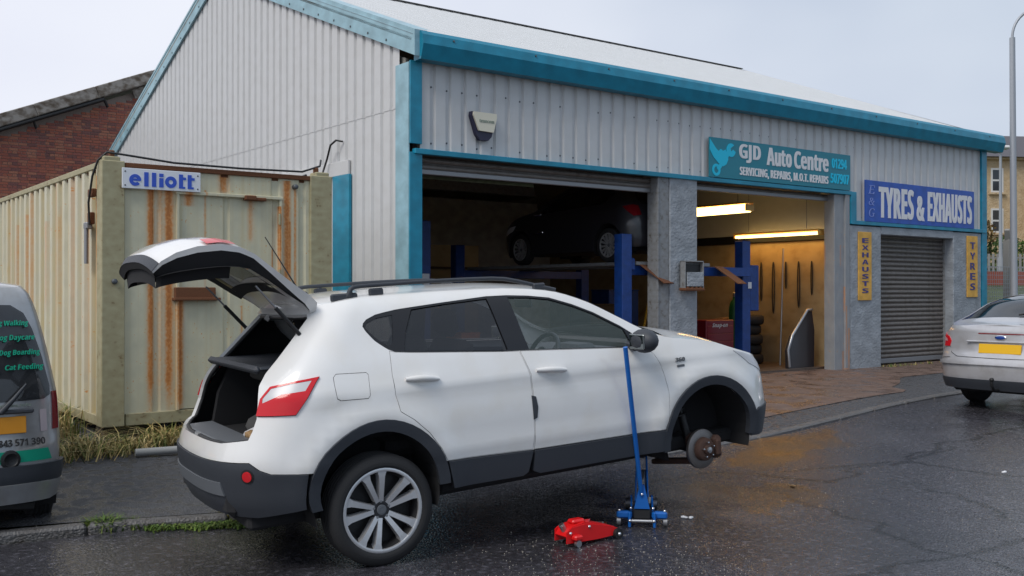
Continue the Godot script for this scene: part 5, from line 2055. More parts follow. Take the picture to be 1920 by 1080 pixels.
		for u in [-0.60, 0.15, 1.40]:
			mb = MB.new()
			mb.box(c.D(u, 0.93 * side) + Vector3(0.06 if u < 0 else 0.0, 0.018, 0), Vector3(0.18 if u < 0.1 else 0.10, 0.05, 0.03), 0.01)
			put("rail_foot", mb, M.plastic_dark, rail)
		# door mirror
		var mir := Node3D.new()
		mir.name = "door_mirror"
		root.add_child(mir, true)
		mir.transform = lift
		mb = MB.new()
		var mc := Vector3(1.955, 1.145, side * 0.985)
		mb.ball(mc + Vector3(0.035, 0, 0), Vector3(0.085, 0.085, 0.125), 16)
		put("shell", mb, M.plastic_dark, mir)
		mb = MB.new()
		mb.box(mc + Vector3(-0.028, 0.0, 0), Vector3(0.016, 0.105, 0.165), 0.007)
		put("mirror_glass", mb, M.mirror_dark, mir)
		mb = MB.new()
		mb.bar(Vector3(1.98, 1.115, side * 0.80), mc + Vector3(0.02, -0.05, -side * 0.06), 0.06, 0.05, 0.01)
		put("stalk", mb, M.plastic_dark, mir)

	# decks
	var mb := MB.new()
	c.deck(mb, c.u0 + 0.001, 1.52, -1, 1, 30, 18)
	put("roof", mb, M.white_paint, root).transform = lift
	mb = MB.new()
	c.deck(mb, c.u0 + 0.1, 1.5, -0.93, 0.93, 16, 10, -0.05)
	put("headliner", mb, M.cloth_grey, root).transform = lift
	mb = MB.new()
	c.deck(mb, 2.30, c.u1 - 0.001, -1, 1, 24, 16)
	put("bonnet", mb, M.white_paint, root).transform = lift
	mb = MB.new()
	c.deck(mb, 1.52, 2.32, -0.90, 0.90, 12, 12, -0.006)
	put("windscreen", mb, M.glass_clear, root).transform = lift
	mb = MB.new()
	for s in [[-1.0, -0.90], [0.90, 1.0]]:
		c.deck(mb, 1.52, 2.32, s[0], s[1], 12, 2)
	put("windscreen_pillar", mb, M.white_paint, root).transform = lift

	# bumpers in dark plastic
	mb = MB.new()
	var rb := PackedVector2Array([Vector2(-0.455, 0.585), Vector2(-0.66, 0.602), Vector2(-0.72, 0.626), Vector2(-0.79, 0.672), Vector2(c.u0, 0.664), Vector2(m2 + 0.79, 0.672), Vector2(m2 + 0.72, 0.626), Vector2(m2 + 0.66, 0.602), Vector2(m2 + 0.455, 0.585), Vector2(m2 + 0.50, 0.38), Vector2(m2 + 0.8, 0.345), Vector2(c.u0, 0.345), Vector2(-0.8, 0.345), Vector2(-0.50, 0.38)])
	c.panel(mb, rb, [], 0.012, 1.0, 0.05, 0.06, 0.05)
	var bump_r := put("rear_bumper", mb, M.plastic_dark, root)
	bump_r.transform = lift
	mb = MB.new()
	var skid := PackedVector2Array([Vector2(-1.02, 0.55), Vector2(m2 + 1.02, 0.55), Vector2(m2 + 1.0, 0.47), Vector2(-1.0, 0.47)])
	c.panel(mb, skid, [], 0.02, 1.0, 0.02, 0.06, 0.05)
	put("skid_plate", mb, M.plastic_grey, bump_r)
	for side in [1.0, -1.0]:
		mb = MB.new()
		c.panel(mb, circle(-0.80, 0.598, 0.042, 20), [], 0.014, side, 0.0, 0.04, 0.04)
		put("fog_lamp_recess", mb, M.black, bump_r)
		mb = MB.new()
		c.panel(mb, circle(-0.80, 0.598, 0.030, 20), [], 0.019, side, 0.01, 0.04, 0.04)
		put("fog_lamp", mb, M.lamp_red, bump_r)
	mb = MB.new()
	var fb := PackedVector2Array([Vector2(3.09, 0.51), Vector2(3.13, 0.528), Vector2(c.u1, 0.528), Vector2(2 * c.u1 - 3.13, 0.528), Vector2(2 * c.u1 - 3.07, 0.32), Vector2(c.u1, 0.27), Vector2(3.07, 0.32)])
	c.panel(mb, fb, [], 0.012, 1.0, 0.05, 0.08, 0.06)
	put("front_bumper", mb, M.plastic_dark, root).transform = lift
	# opening: black seal round the jamb and the sill plate
	mb = MB.new()
	var loop := []
	for k in opening.size():
		var a: Vector2 = opening[k]
		var b: Vector2 = opening[(k + 1) % opening.size()]
		for e in 4:
			loop.append(c.at(a.lerp(b, e / 4.0), -0.035, 1.0)[0])
	loop.append(loop[0])
	mb.tube(loop, 0.016, 6, false)
	put("boot_seal", mb, M.black, root).transform = lift
	mb = MB.new()
	mb.box(Vector3(-0.73, 0.755, 0), Vector3(0.20, 0.03, 1.06), 0.01)
	put("sill_plate", mb, M.plastic_grey, root).transform = lift
	# boot
	mb = MB.new()
	mb.box(Vector3(-0.22, 0.70, 0), Vector3(0.92, 0.03, 1.16), 0.0)
	put("boot_floor", mb, M.cloth_dark, root).transform = lift
	mb = MB.new()
	for s in [-1.0, 1.0]:
		mb = MB.new()
		mb.prism(P2([-0.62, 0.70, 0.2, 0.70, 0.2, 1.18, -0.44, 1.18, -0.56, 0.95]), s * 0.60, s * 0.66)
		put("boot_side", mb, M.cloth_dark, root).transform = lift
	mb = MB.new()
	mb.box(Vector3(-0.35, 1.185, 0), Vector3(0.50, 0.026, 1.12), 0.012, Basis(Vector3(0, 0, 1), -0.03))
	mb.box(Vector3(-0.61, 1.19, 0), Vector3(0.045, 0.05, 1.14), 0.02)
	put("parcel_shelf", mb, M.plastic_dark, root).transform = lift
	mb = MB.new()
	mb.box(Vector3(-0.2, 1.08, 0), Vector3(0.3, 0.10, 1.12), 0.02)
	put("shelf_roll", mb, M.cloth_grey, root).transform = lift
	# floor, bulkhead, dashboard
	mb = MB.new()
	mb.box(Vector3(1.2, 0.30, 0), Vector3(3.9, 0.10, 1.30), 0.02)
	mb.box(Vector3(1.2, 0.36, 0.70), Vector3(1.5, 0.12, 0.16), 0.02)
	mb.box(Vector3(1.2, 0.36, -0.70), Vector3(1.5, 0.12, 0.16), 0.02)
	mb.box(Vector3(-0.55, 0.42, 0), Vector3(0.6, 0.18, 1.2), 0.04)
	put("floor_pan", mb, M.cloth_dark, root).transform = lift
	mb = MB.new()
	mb.tube([Vector3(-0.75, 0.32, -0.35), Vector3(-0.2, 0.30, -0.35), Vector3(0.3, 0.26, -0.1), Vector3(2.2, 0.24, -0.1)], 0.03, 8)
	mb.lathe(Vector3(-0.6, 0.33, -0.55), Vector3(0, 0, 1), [Vector2(0, 0), Vector2(0.11, 0), Vector2(0.11, 0.5), Vector2(0, 0.5)], 12)
	put("exhaust", mb, M.steel_dull, root).transform = lift
	mb = MB.new()
	mb.box(Vector3(2.35, 0.72, 0), Vector3(0.10, 0.75, 1.5), 0.02)
	put("bulkhead", mb, M.black, root).transform = lift
	mb = MB.new()
	mb.box(Vector3(2.02, 0.90, 0), Vector3(0.62, 0.30, 1.40), 0.10)
	mb.box(Vector3(1.82, 1.06, 0.36), Vector3(0.24, 0.12, 0.40), 0.06)
	put("dashboard", mb, M.plastic_dark, root).transform = lift
	mb = MB.new()
	mb.box(Vector3(1.74, 1.0, 0.0), Vector3(0.06, 0.14, 0.22), 0.02)
	put("centre_console", mb, M.trim_light, root).transform = lift
	mb = MB.new()
	torus(mb, Vector3(1.53, 1.04, 0.37), Vector3(-0.9, 0.45, 0), 0.185, 0.017)
	mb.bar(Vector3(1.53, 1.04, 0.20), Vector3(1.53, 1.04, 0.54), 0.03, 0.05, 0.01)
	mb.lathe(Vector3(1.52, 1.045, 0.37), Vector3(-0.9, 0.45, 0), [Vector2(0.07, -0.02), Vector2(0.075, 0.02), Vector2(0, 0.035)], 16)
	mb.tube([Vector3(1.53, 1.04, 0.37), Vector3(1.85, 0.92, 0.37)], 0.03, 8)
	put("steering_wheel", mb, M.plastic_dark, root).transform = lift
	mb = MB.new()
	mb.box(Vector3(1.62, 1.43, 0.0), Vector3(0.03, 0.07, 0.24), 0.012)
	put("interior_mirror", mb, M.black, root).transform = lift
	var seats := Node3D.new()
	seats.name = "seats"
	root.add_child(seats)
	seats.transform = lift
	make_seat(seats, "front_seat", Vector3(0.95, 0.50, 0.37), 0.50, M.cloth_grey, [0.0])
	make_seat(seats, "front_seat", Vector3(0.95, 0.50, -0.37), 0.50, M.cloth_grey, [0.0])
	make_seat(seats, "rear_seat", Vector3(0.22, 0.52, 0.0), 1.24, M.cloth_dark, [0.38, -0.38])
	mb = MB.new()
	mb.tube([Vector3(1.02, 1.42, 0.63), Vector3(1.06, 1.2, 0.66), Vector3(1.12, 0.95, 0.62)], 0.02, 6)
	put("seat_belt", mb, M.trim_light, root).transform = lift
	# aerial
	mb = MB.new()
	mb.tube([Vector3(-0.12, 1.615, 0.0), Vector3(-0.34, 2.01, 0.0)], [0.006, 0.003], 6)
	mb.ball(Vector3(-0.11, 1.615, 0.0), Vector3(0.04, 0.02, 0.025), 10)
	put("aerial", mb, M.black, root).transform = lift
	# side badge
	var a2 := c.at(Vector2(2.38, 0.955), 0.002, 1.0)
	var o := put_mesh("badge", lettering("360", 0.085, 0.03, M.plastic_grey), root)
	o.transform = lift * Transform3D(Basis(), a2[0] + Vector3(-0.04, 0, 0))
	mb = MB.new()
	mb.box(a2[0] + Vector3(0.005, -0.03, 0.003), Vector3(0.07, 0.018, 0.006), 0.003)
	put("badge", mb, M.plastic_grey, root).transform = lift

	make_tailgate(root, lift)

	# wheels: the rear pair on the road, the left front still fitted
	var wr := make_wheel(root, 0.343, 0.215, 0.262, 10, "petal")
	wr.position = Vector3(0, 0.343, 0.765)
	wr.rotation.z = 0.1
	wr = make_wheel(root, 0.343, 0.215, 0.262, 10, "petal")
	wr.position = Vector3(0, 0.40, -0.765)
	wr.rotation.y = PI
	wr = make_wheel(root, 0.343, 0.215, 0.262, 10, "petal")
	wr.transform = lift * Transform3D(Basis(Vector3(0, 1, 0), PI), Vector3(2.63, 0.28, -0.765))
	# bare right front hub
	var hub := Node3D.new()
	hub.name = "front_hub"
	root.add_child(hub)
	hub.transform = lift * Transform3D(Basis(Vector3(0, 1, 0), 0.10), Vector3(2.64, 0.265, 0.80))
	mb = MB.new()
	mb.lathe(Vector3.ZERO, Vector3(0, 0, 1), [Vector2(0.075, -0.045), Vector2(0.146, -0.045), Vector2(0.148, -0.042), Vector2(0.148, -0.020), Vector2(0.146, -0.017), Vector2(0.088, -0.017)], 40)
	put("brake_disc", mb, M.disc_steel, hub)
	mb = MB.new()
	mb.lathe(Vector3.ZERO, Vector3(0, 0, 1), [Vector2(0.09, -0.03), Vector2(0.084, 0.02), Vector2(0.076, 0.028), Vector2(0.035, 0.028), Vector2(0.034, 0.045), Vector2(0.024, 0.05), Vector2(0, 0.05)], 28)
	put("disc_hat", mb, M.hub_rust, hub)
	for k in 5:
		var an := TAU * k / 5 + 0.4
		mb = MB.new()
		mb.lathe(Vector3(cos(an) * 0.056, sin(an) * 0.056, 0.02), Vector3(0, 0, 1), [Vector2(0.006, 0), Vector2(0.006, 0.035), Vector2(0, 0.037)], 8)
		put("wheel_stud", mb, M.chrome, hub)
	mb = MB.new()
	mb.lathe(Vector3(0, 0, 0.03), Vector3(0, 0, 1), [Vector2(0.026, 0), Vector2(0.022, 0.03), Vector2(0, 0.034)], 12)
	put("hub_nut", mb, M.steel, hub)
	mb = MB.new()
	mb.box(Vector3(0.135, 0.0, -0.03), Vector3(0.085, 0.17, 0.12), 0.025)
	mb.box(Vector3(0.12, 0.0, 0.03), Vector3(0.055, 0.12, 0.03), 0.012)
	put("brake_caliper", mb, M.hub_rust, hub)
	mb = MB.new()
	mb.box(Vector3(0, 0, -0.11), Vector3(0.12, 0.22, 0.10), 0.03)
	mb.bar(Vector3(0, -0.10, -0.11), Vector3(-0.06, -0.14, -0.48), 0.09, 0.04, 0.01)
	mb.bar(Vector3(0.02, 0.0, -0.11), Vector3(0.10, 0.0, -0.5), 0.03, 0.03)
	put("knuckle", mb, M.hub_rust, hub)
	mb = MB.new()
	mb.tube([Vector3(-0.02, 0.05, -0.14), Vector3(-0.05, 0.26, -0.17)], 0.032, 10)
	mb.tube([Vector3(-0.05, 0.26, -0.17), Vector3(-0.09, 0.52, -0.22)], 0.016, 8)
	for k in 6:
		torus(mb, Vector3(-0.09 - k * 0.006, 0.25 + k * 0.042, -0.175 - k * 0.008), Vector3(-0.14, 1, -0.17), 0.062, 0.007, 16)
	put("suspension_strut", mb, M.black, hub)
	mb = MB.new()
	mb.tube([Vector3(0, 0, -0.1), Vector3(0, 0.02, -0.55)], [0.045, 0.03], 10)
	put("drive_shaft", mb, M.black, hub)

# tailgate swung up on its hinges
func make_tailgate(root: Node3D, lift: Transform3D) -> void:
	var outer := [Vector2(-0.235, 1.585), Vector2(-0.235, 1.635), Vector2(-0.29, 1.685), Vector2(-0.40, 1.755), Vector2(-0.55, 1.86), Vector2(-0.68, 1.955), Vector2(-0.78, 2.0), Vector2(-0.90, 2.022), Vector2(-1.05, 2.015), Vector2(-1.18, 1.985), Vector2(-1.27, 1.94), Vector2(-1.315, 1.885)]
	var inner := [Vector2(-0.265, 1.57), Vector2(-0.275, 1.59), Vector2(-0.32, 1.63), Vector2(-0.43, 1.695), Vector2(-0.58, 1.795), Vector2(-0.70, 1.865), Vector2(-0.79, 1.885), Vector2(-0.90, 1.89), Vector2(-1.04, 1.885), Vector2(-1.16, 1.875), Vector2(-1.24, 1.862), Vector2(-1.29, 1.845)]
	var halfw := [0.54, 0.57, 0.60, 0.63, 0.66, 0.675, 0.68, 0.68, 0.665, 0.64, 0.60, 0.54]
	var nt := 20
	for k in outer.size():
		outer[k] = outer[k] if outer[k].x > -0.3 else Vector2(-0.3 + (outer[k].x + 0.3) * 0.885, outer[k].y)
		inner[k] = inner[k] if inner[k].x > -0.3 else Vector2(-0.3 + (inner[k].x + 0.3) * 0.885, inner[k].y)
	var pt := func(line: Array, i: float, t: float, k_in: float) -> Vector3:
		var a := int(clampf(floor(i), 0, line.size() - 2))
		var f := i - a
		var p: Vector2 = line[a].lerp(line[a + 1], f)
		var w: float = lerpf(halfw[a], halfw[a + 1], f) - k_in
		var drop := pow(absf(t), 3.0) * 0.065
		return Vector3(p.x + drop * 0.35, p.y - drop, t * w)
	var add := func(mb: MB, line: Array, i0: float, i1: float, t0: float, t1: float, ni: int, n_t: int, up: float, k_in: float) -> void:
		for i in ni:
			for j in n_t:
				var p := []
				var nn := []
				for e in [[i, j], [i + 1, j], [i + 1, j + 1], [i, j + 1]]:
					var a := lerpf(i0, i1, float(e[0]) / ni)
					var b := lerpf(t0, t1, float(e[1]) / n_t)
					var du: Vector3 = pt.call(line, minf(a + 0.2, 10.99), b, k_in) - pt.call(line, maxf(a - 0.2, 0.0), b, k_in)
					var dv: Vector3 = pt.call(line, a, minf(b + 0.04, 1.0), k_in) - pt.call(line, a, maxf(b - 0.04, -1.0), k_in)
					var n := du.cross(dv).normalized()
					if n.dot(Vector3(-0.4, 1, 0)) < 0:
						n = -n
					p.append(pt.call(line, a, b, k_in) + n * up)
					nn.append(n if line == outer else -n)
				mb.quad_n(p, nn)
	var tg := Node3D.new()
	tg.name = "tailgate"
	root.add_child(tg)
	tg.transform = lift
	# window between rows 3 and 5.2
	var mb := MB.new()
	add.call(mb, outer, 0.0, 3.0, -1.0, 1.0, 8, nt, 0.0, 0.0)
	add.call(mb, outer, 3.0, 5.2, -1.0, -0.84, 6, 3, 0.0, 0.0)
	add.call(mb, outer, 3.0, 5.2, 0.84, 1.0, 6, 3, 0.0, 0.0)
	add.call(mb, outer, 5.2, 10.2, -1.0, 1.0, 14, nt, 0.0, 0.0)
	put("skin", mb, M.white_paint, tg)
	mb = MB.new()
	add.call(mb, outer, 3.0, 5.2, -0.84, 0.84, 6, 14, -0.006, 0.0)
	put("rear_window", mb, M.glass_tint, tg)
	mb = MB.new()
	add.call(mb, outer, 10.2, 11.0, -1.0, 1.0, 6, nt, 0.003, 0.0)
	put("lower_edge", mb, M.plastic_dark, tg)
	# frame and black trim inside
	mb = MB.new()
	add.call(mb, inner, 0.0, 3.2, -1.0, 1.0, 6, nt, 0.0, 0.03)
	add.call(mb, inner, 3.2, 5.0, -1.0, -0.80, 5, 3, 0.0, 0.03)
	add.call(mb, inner, 3.2, 5.0, 0.80, 1.0, 5, 3, 0.0, 0.03)
	put("inner_frame", mb, M.white_paint, tg)
	mb = MB.new()
	add.call(mb, inner, 5.0, 11.0, -1.0, 1.0, 14, nt, 0.0, 0.03)
	add.call(mb, inner, 2.6, 5.0, -0.97, -0.80, 5, 3, -0.02, 0.03)
	add.call(mb, inner, 2.6, 5.0, 0.80, 0.97, 5, 3, -0.02, 0.03)
	add.call(mb, inner, 2.6, 3.3, -0.80, 0.80, 2, 8, -0.02, 0.03)
	add.call(mb, inner, 6.2, 10.6, -0.86, 0.86, 8, 12, -0.09, 0.05)
	for s in [-1.0, 1.0]:   # sides of the pad
		for i in 8:
			var a0 := lerpf(6.2, 10.6, i / 8.0)
			var a1 := lerpf(6.2, 10.6, (i + 1) / 8.0)
			mb.quad(pt.call(inner, a0, 0.86 * s, 0.05) + Vector3(0, -0.09, 0), pt.call(inner, a1, 0.86 * s, 0.05) + Vector3(0, -0.09, 0), pt.call(inner, a1, 0.92 * s, 0.04), pt.call(inner, a0, 0.92 * s, 0.04), Vector3(0, -0.3, s))
	for a in [6.2, 10.6]:
		for j in 12:
			var t0 := lerpf(-0.86, 0.86, j / 12.0)
			var t1 := lerpf(-0.86, 0.86, (j + 1) / 12.0)
			mb.quad(pt.call(inner, a, t0, 0.05) + Vector3(0, -0.09, 0), pt.call(inner, a, t1, 0.05) + Vector3(0, -0.09, 0), pt.call(inner, a, t1, 0.05), pt.call(inner, a, t0, 0.05))
	put("inner_trim", mb, M.cloth_dark, tg)
	# edges that close skin and trim
	mb = MB.new()
	var mbd := MB.new()
	for s in [-1.0, 1.0]:
		for i in 22:
			var a0 := i * 0.5
			var a1 := (i + 1) * 0.5
			var f0 := lerpf(1.0, 0.28, smooth((a0 - 1.0) / 4.5))
			var f1 := lerpf(1.0, 0.28, smooth((a1 - 1.0) / 4.5))
			var o0: Vector3 = pt.call(outer, a0, s, 0.0)
			var o1: Vector3 = pt.call(outer, a1, s, 0.0)
			var i0: Vector3 = pt.call(inner, a0, s, 0.03)
			var i1: Vector3 = pt.call(inner, a1, s, 0.03)
			mb.quad(o0, o1, o1.lerp(i1, f1), o0.lerp(i0, f0), Vector3(0, 0, s))
			if f1 < 0.999:
				mbd.quad(o0.lerp(i0, f0), o1.lerp(i1, f1), i1 + Vector3(0, 0, -s * 0.02), i0 + Vector3(0, 0, -s * 0.02), Vector3(0, 0, s))
	for j in nt:
		var t0 := lerpf(-1, 1, float(j) / nt)
		var t1 := lerpf(-1, 1, float(j + 1) / nt)
		mb.quad(pt.call(outer, 0.0, t0, 0.0), pt.call(outer, 0.0, t1, 0.0), pt.call(inner, 0.0, t1, 0.03), pt.call(inner, 0.0, t0, 0.03), Vector3.RIGHT)
		mbd.quad(pt.call(outer, 11.0, t0, 0.0), pt.call(outer, 11.0, t1, 0.0), pt.call(inner, 11.0, t1, 0.03), pt.call(inner, 11.0, t0, 0.03), Vector3.LEFT)
	put("edge", mb, M.white_paint, tg)
	put("inner_edge", mbd, M.cloth_dark, tg)
	for s in [-1.0, 1.0]:
		mb = MB.new()
		add.call(mb, outer, 6.2, 7.6, 0.80 * s, 0.99 * s, 6, 6, 0.010, 0.0)
		put("reversing_lamp", mb, M.lamp_red, tg)
	mb = MB.new()
	mb.box(Vector3(-1.10, 1.84, 0.05), Vector3(0.06, 0.05, 0.05), 0.015)
	put("latch", mb, M.chrome, tg)
	# gas struts
	for s in [-1.0, 1.0]:
		var gs := Node3D.new()
		gs.name = "gas_strut"
		root.add_child(gs, true)
		gs.transform = lift
		var a := Vector3(-0.34, 1.385, s * 0.575)
		var b := Vector3(-0.60, 1.70, s * 0.60)
		mb = MB.new()
		mb.tube([a, a.lerp(b, 0.55)], 0.013, 8)
		put("cylinder", mb, M.black, gs)
		mb = MB.new()
		mb.tube([a.lerp(b, 0.55), b], 0.006, 8)
		put("rod", mb, M.steel_dull, gs)

# ------------------------------------------------------------------ silver van, nose into the yard
func make_van() -> void:
	var root := thing("silver_van", "silver grey van with green vinyl lettering on its rear window", "van", Vector3(-4.09, 0.0, -7.02), YAW + PI / 2)
	var c := Car.new()
	c.tum = [0.1, 0.90, 0.3, 0.955, 0.45, 0.985, 0.7, 1.0, 0.95, 0.985, 1.05, 0.965, 1.35, 0.90, 1.6, 0.83, 1.7, 0.78, 1.75, 0.70, 1.78, 0.62]
	c.rake_r = [0.0, 0.10, 0.3, 0.03, 0.42, 0.0, 0.6, 0.0, 0.72, 0.03, 0.95, 0.05, 1.2, 0.10, 1.5, 0.19, 1.65, 0.26, 1.75, 0.36, 1.8, 0.44]
	c.rake_f = [0.0, 0.1, 0.4, 0.0, 0.8, 0.06, 1.0, 0.3, 1.1, 0.5, 1.8, 1.0]
	c.setup(0.83, 3.4, 2.7, 2.6, -0.58, -0.20, 3.6)
	c.top = [c.u0, 1.70, -0.9, 1.70, -0.5, 1.715, 0.0, 1.735, 1.3, 1.735, 1.6, 1.68, 2.1, 1.35, 2.4, 1.12, 2.9, 1.0, c.u1, 0.8]
	c.crown = [c.u0, 0.03, 0.0, 0.05, 1.5, 0.05, 2.3, 0.06, c.u1, 0.0]
	c.bow = [c.u0, 0.0, 1.4, 0.04, 2.2, 0.15, 2.8, 0.05, c.u1, 0.0]
	var u0 := c.u0
	var win_half := [u0, 0.925, u0 + 0.70, 0.935, u0 + 0.76, 0.96, u0 + 0.775, 1.02, u0 + 0.76, 1.22, u0 + 0.73, 1.42, u0 + 0.69, 1.53, u0 + 0.60, 1.585, u0, 1.60]
	make_basic_car(root, c, {"arches": [[0.0, 0.33, 0.37], [2.6, 0.33, 0.37]], "bottom": [u0, 0.50, -0.30, 0.50, -0.30, 0.24, 3.0, 0.24, c.u1, 0.24], "dlo": P2([1.1, 1.05, 2.1, 1.05, 1.75, 1.45, 1.1, 1.58]), "glass": [P2([1.13, 1.08, 2.0, 1.08, 1.72, 1.42, 1.13, 1.54])],
		"lamps": [[[-0.50, 0.72, -0.44, 0.72, -0.42, 0.98, -0.48, 0.98], M.lamp_dark_red, "tail_lamp"]],
		"decks": [["roof", u0 + 0.001, 1.5, 1.0, M.van_paint, 0.0], ["windscreen", 1.5, 2.4, 0.9, M.glass_dark, -0.005], ["bonnet", 2.4, c.u1 - 0.001, 1.0, M.van_paint, 0.0]],
		"rear": [[win_half, M.glass_tint, "rear_window", 0.004],
			[[u0, 0.50, u0 + 0.75, 0.50, -0.30, 0.50, -0.30, 0.36, -0.5, 0.33, u0, 0.33], M.plastic_dark, "rear_bumper", 0.03],
			[[u0, 0.385, -0.55, 0.385, -0.34, 0.375, -0.34, 0.27, -0.5, 0.25, u0, 0.25], M.van_paint, "bumper_valance", 0.035],
			[[u0, 0.60, u0 + 0.72, 0.60, u0 + 0.76, 0.52, u0, 0.52], M.green_vinyl, "green_stripe", 0.002]],
		"paint": M.van_paint, "floor": 0.33, "axles": [0.0, 2.6], "wheel": [0.30, 0.175, 0.19, 9]})
	# things on the tail door, laid on its surface: v metres to the van's right of its centre line
	var on := func(v: float, y: float, out: float) -> Transform3D:
		var a := c.at(Vector2(u0 + v, y), out, 1.0)
		var nx: Vector3 = a[1]
		var across := (c.P(u0 + v + 0.03, y) - c.P(u0 + v - 0.03, y)).normalized()
		return Transform3D(Basis(across, nx.cross(across).normalized(), nx), a[0])
	var write := func(text: String, v: float, y: float, w: float, h: float, m: Material, it: bool) -> void:
		var o := put_mesh("lettering", lettering(text, w, h, m, true, false, it), root)
		var t: Transform3D = on.call(v + w / 2, y + h / 2, 0.007)
		o.transform = t * Transform3D(Basis(), Vector3(-w / 2, -h / 2, 0))
	write.call("Dog Walking", 0.42, 1.43, 0.25, 0.05, M.green_vinyl, true)
	write.call("Dog Daycare", 0.43, 1.33, 0.265, 0.05, M.green_vinyl, true)
	write.call("Dog Boarding", 0.44, 1.23, 0.275, 0.05, M.green_vinyl, true)
	write.call("Cat Feeding", 0.46, 1.13, 0.26, 0.05, M.green_vinyl, true)
	write.call("Walk", 0.22, 1.13, 0.20, 0.10, M.green_vinyl, false)
	write.call("mob: 07843 571 390", 0.18, 0.63, 0.50, 0.05, M.black, false)
	write.call("www.walkies.info", 0.28, 0.895, 0.32, 0.022, M.letter_grey, false)
	# pale paw-shaped vinyl behind the words
	var mb := MB.new()
	var blob := PackedVector2Array()
	for k in 24:
		var an := TAU * k / 24.0
		blob.append(Vector2(u0 + 0.36 + cos(an) * (0.075 + 0.012 * sin(an * 3.0)), 1.24 + sin(an) * (0.16 + 0.02 * cos(an * 5.0))))
	c.panel(mb, blob, [], 0.0055, 1.0, 0.0)
	put("vinyl_figure", mb, mat("pale_vinyl", Color(0.16, 0.26, 0.21), 0.5), root)
	# number plate in its recess with a dark lintel
	mb = MB.new()
	mb.box(Vector3(0, 0, 0), Vector3(0.52, 0.115, 0.008), 0.003)
	var pl := put("number_plate", mb, M.plate_amber, root)
	pl.transform = on.call(0.30, 0.775, 0.012)
	mb = MB.new()
	mb.box(Vector3(0, 0, 0), Vector3(0.62, 0.03, 0.035), 0.008)
	pl = put("plate_lamp_bar", mb, M.plastic_dark, root)
	pl.transform = on.call(0.30, 0.865, 0.012)
	# wiper, handle, lock, washer sticker
	mb = MB.new()
	var w0: Transform3D = on.call(0.40, 0.86, 0.02)
	var w1: Transform3D = on.call(0.58, 1.04, 0.03)
	mb.tube([w0.origin, w0.origin.lerp(w1.origin, 0.5) + w0.basis.z * 0.02, w1.origin], [0.022, 0.015, 0.008], 8)
	put("wiper", mb, M.plastic_dark, root)
	mb = MB.new()
	mb.lathe(Vector3.ZERO, Vector3(0, 0, 1), [Vector2(0.065, -0.01), Vector2(0.062, 0.012), Vector2(0.045, 0.016), Vector2(0.035, 0.004), Vector2(0, 0.004)], 20)
	pl = put("door_handle", mb, M.black, root)
	pl.transform = on.call(0.46, 0.545, 0.006)
	mb = MB.new()
	mb.box(Vector3.ZERO, Vector3(0.05, 0.15, 0.003))
	pl = put("sticker", mb, mat("pale_sticker", Color(0.52, 0.44, 0.46), 0.5), root)
	pl.transform = on.call(0.69, 0.79, 0.004)
	mb = MB.new()
	mb.box(Vector3.ZERO, Vector3(0.22, 0.035, 0.05), 0.012)
	pl = put("brake_lamp", mb, M.lamp_red, root)
	pl.transform = on.call(0.30, 1.655, 0.01)
	mb = MB.new()
	mb.bar(Vector3(-0.5, 0.24, 0.35), Vector3(-0.42, 0.20, 0.62), 0.10, 0.06, 0.01)
	put("tow_bracket", mb, M.black, root)

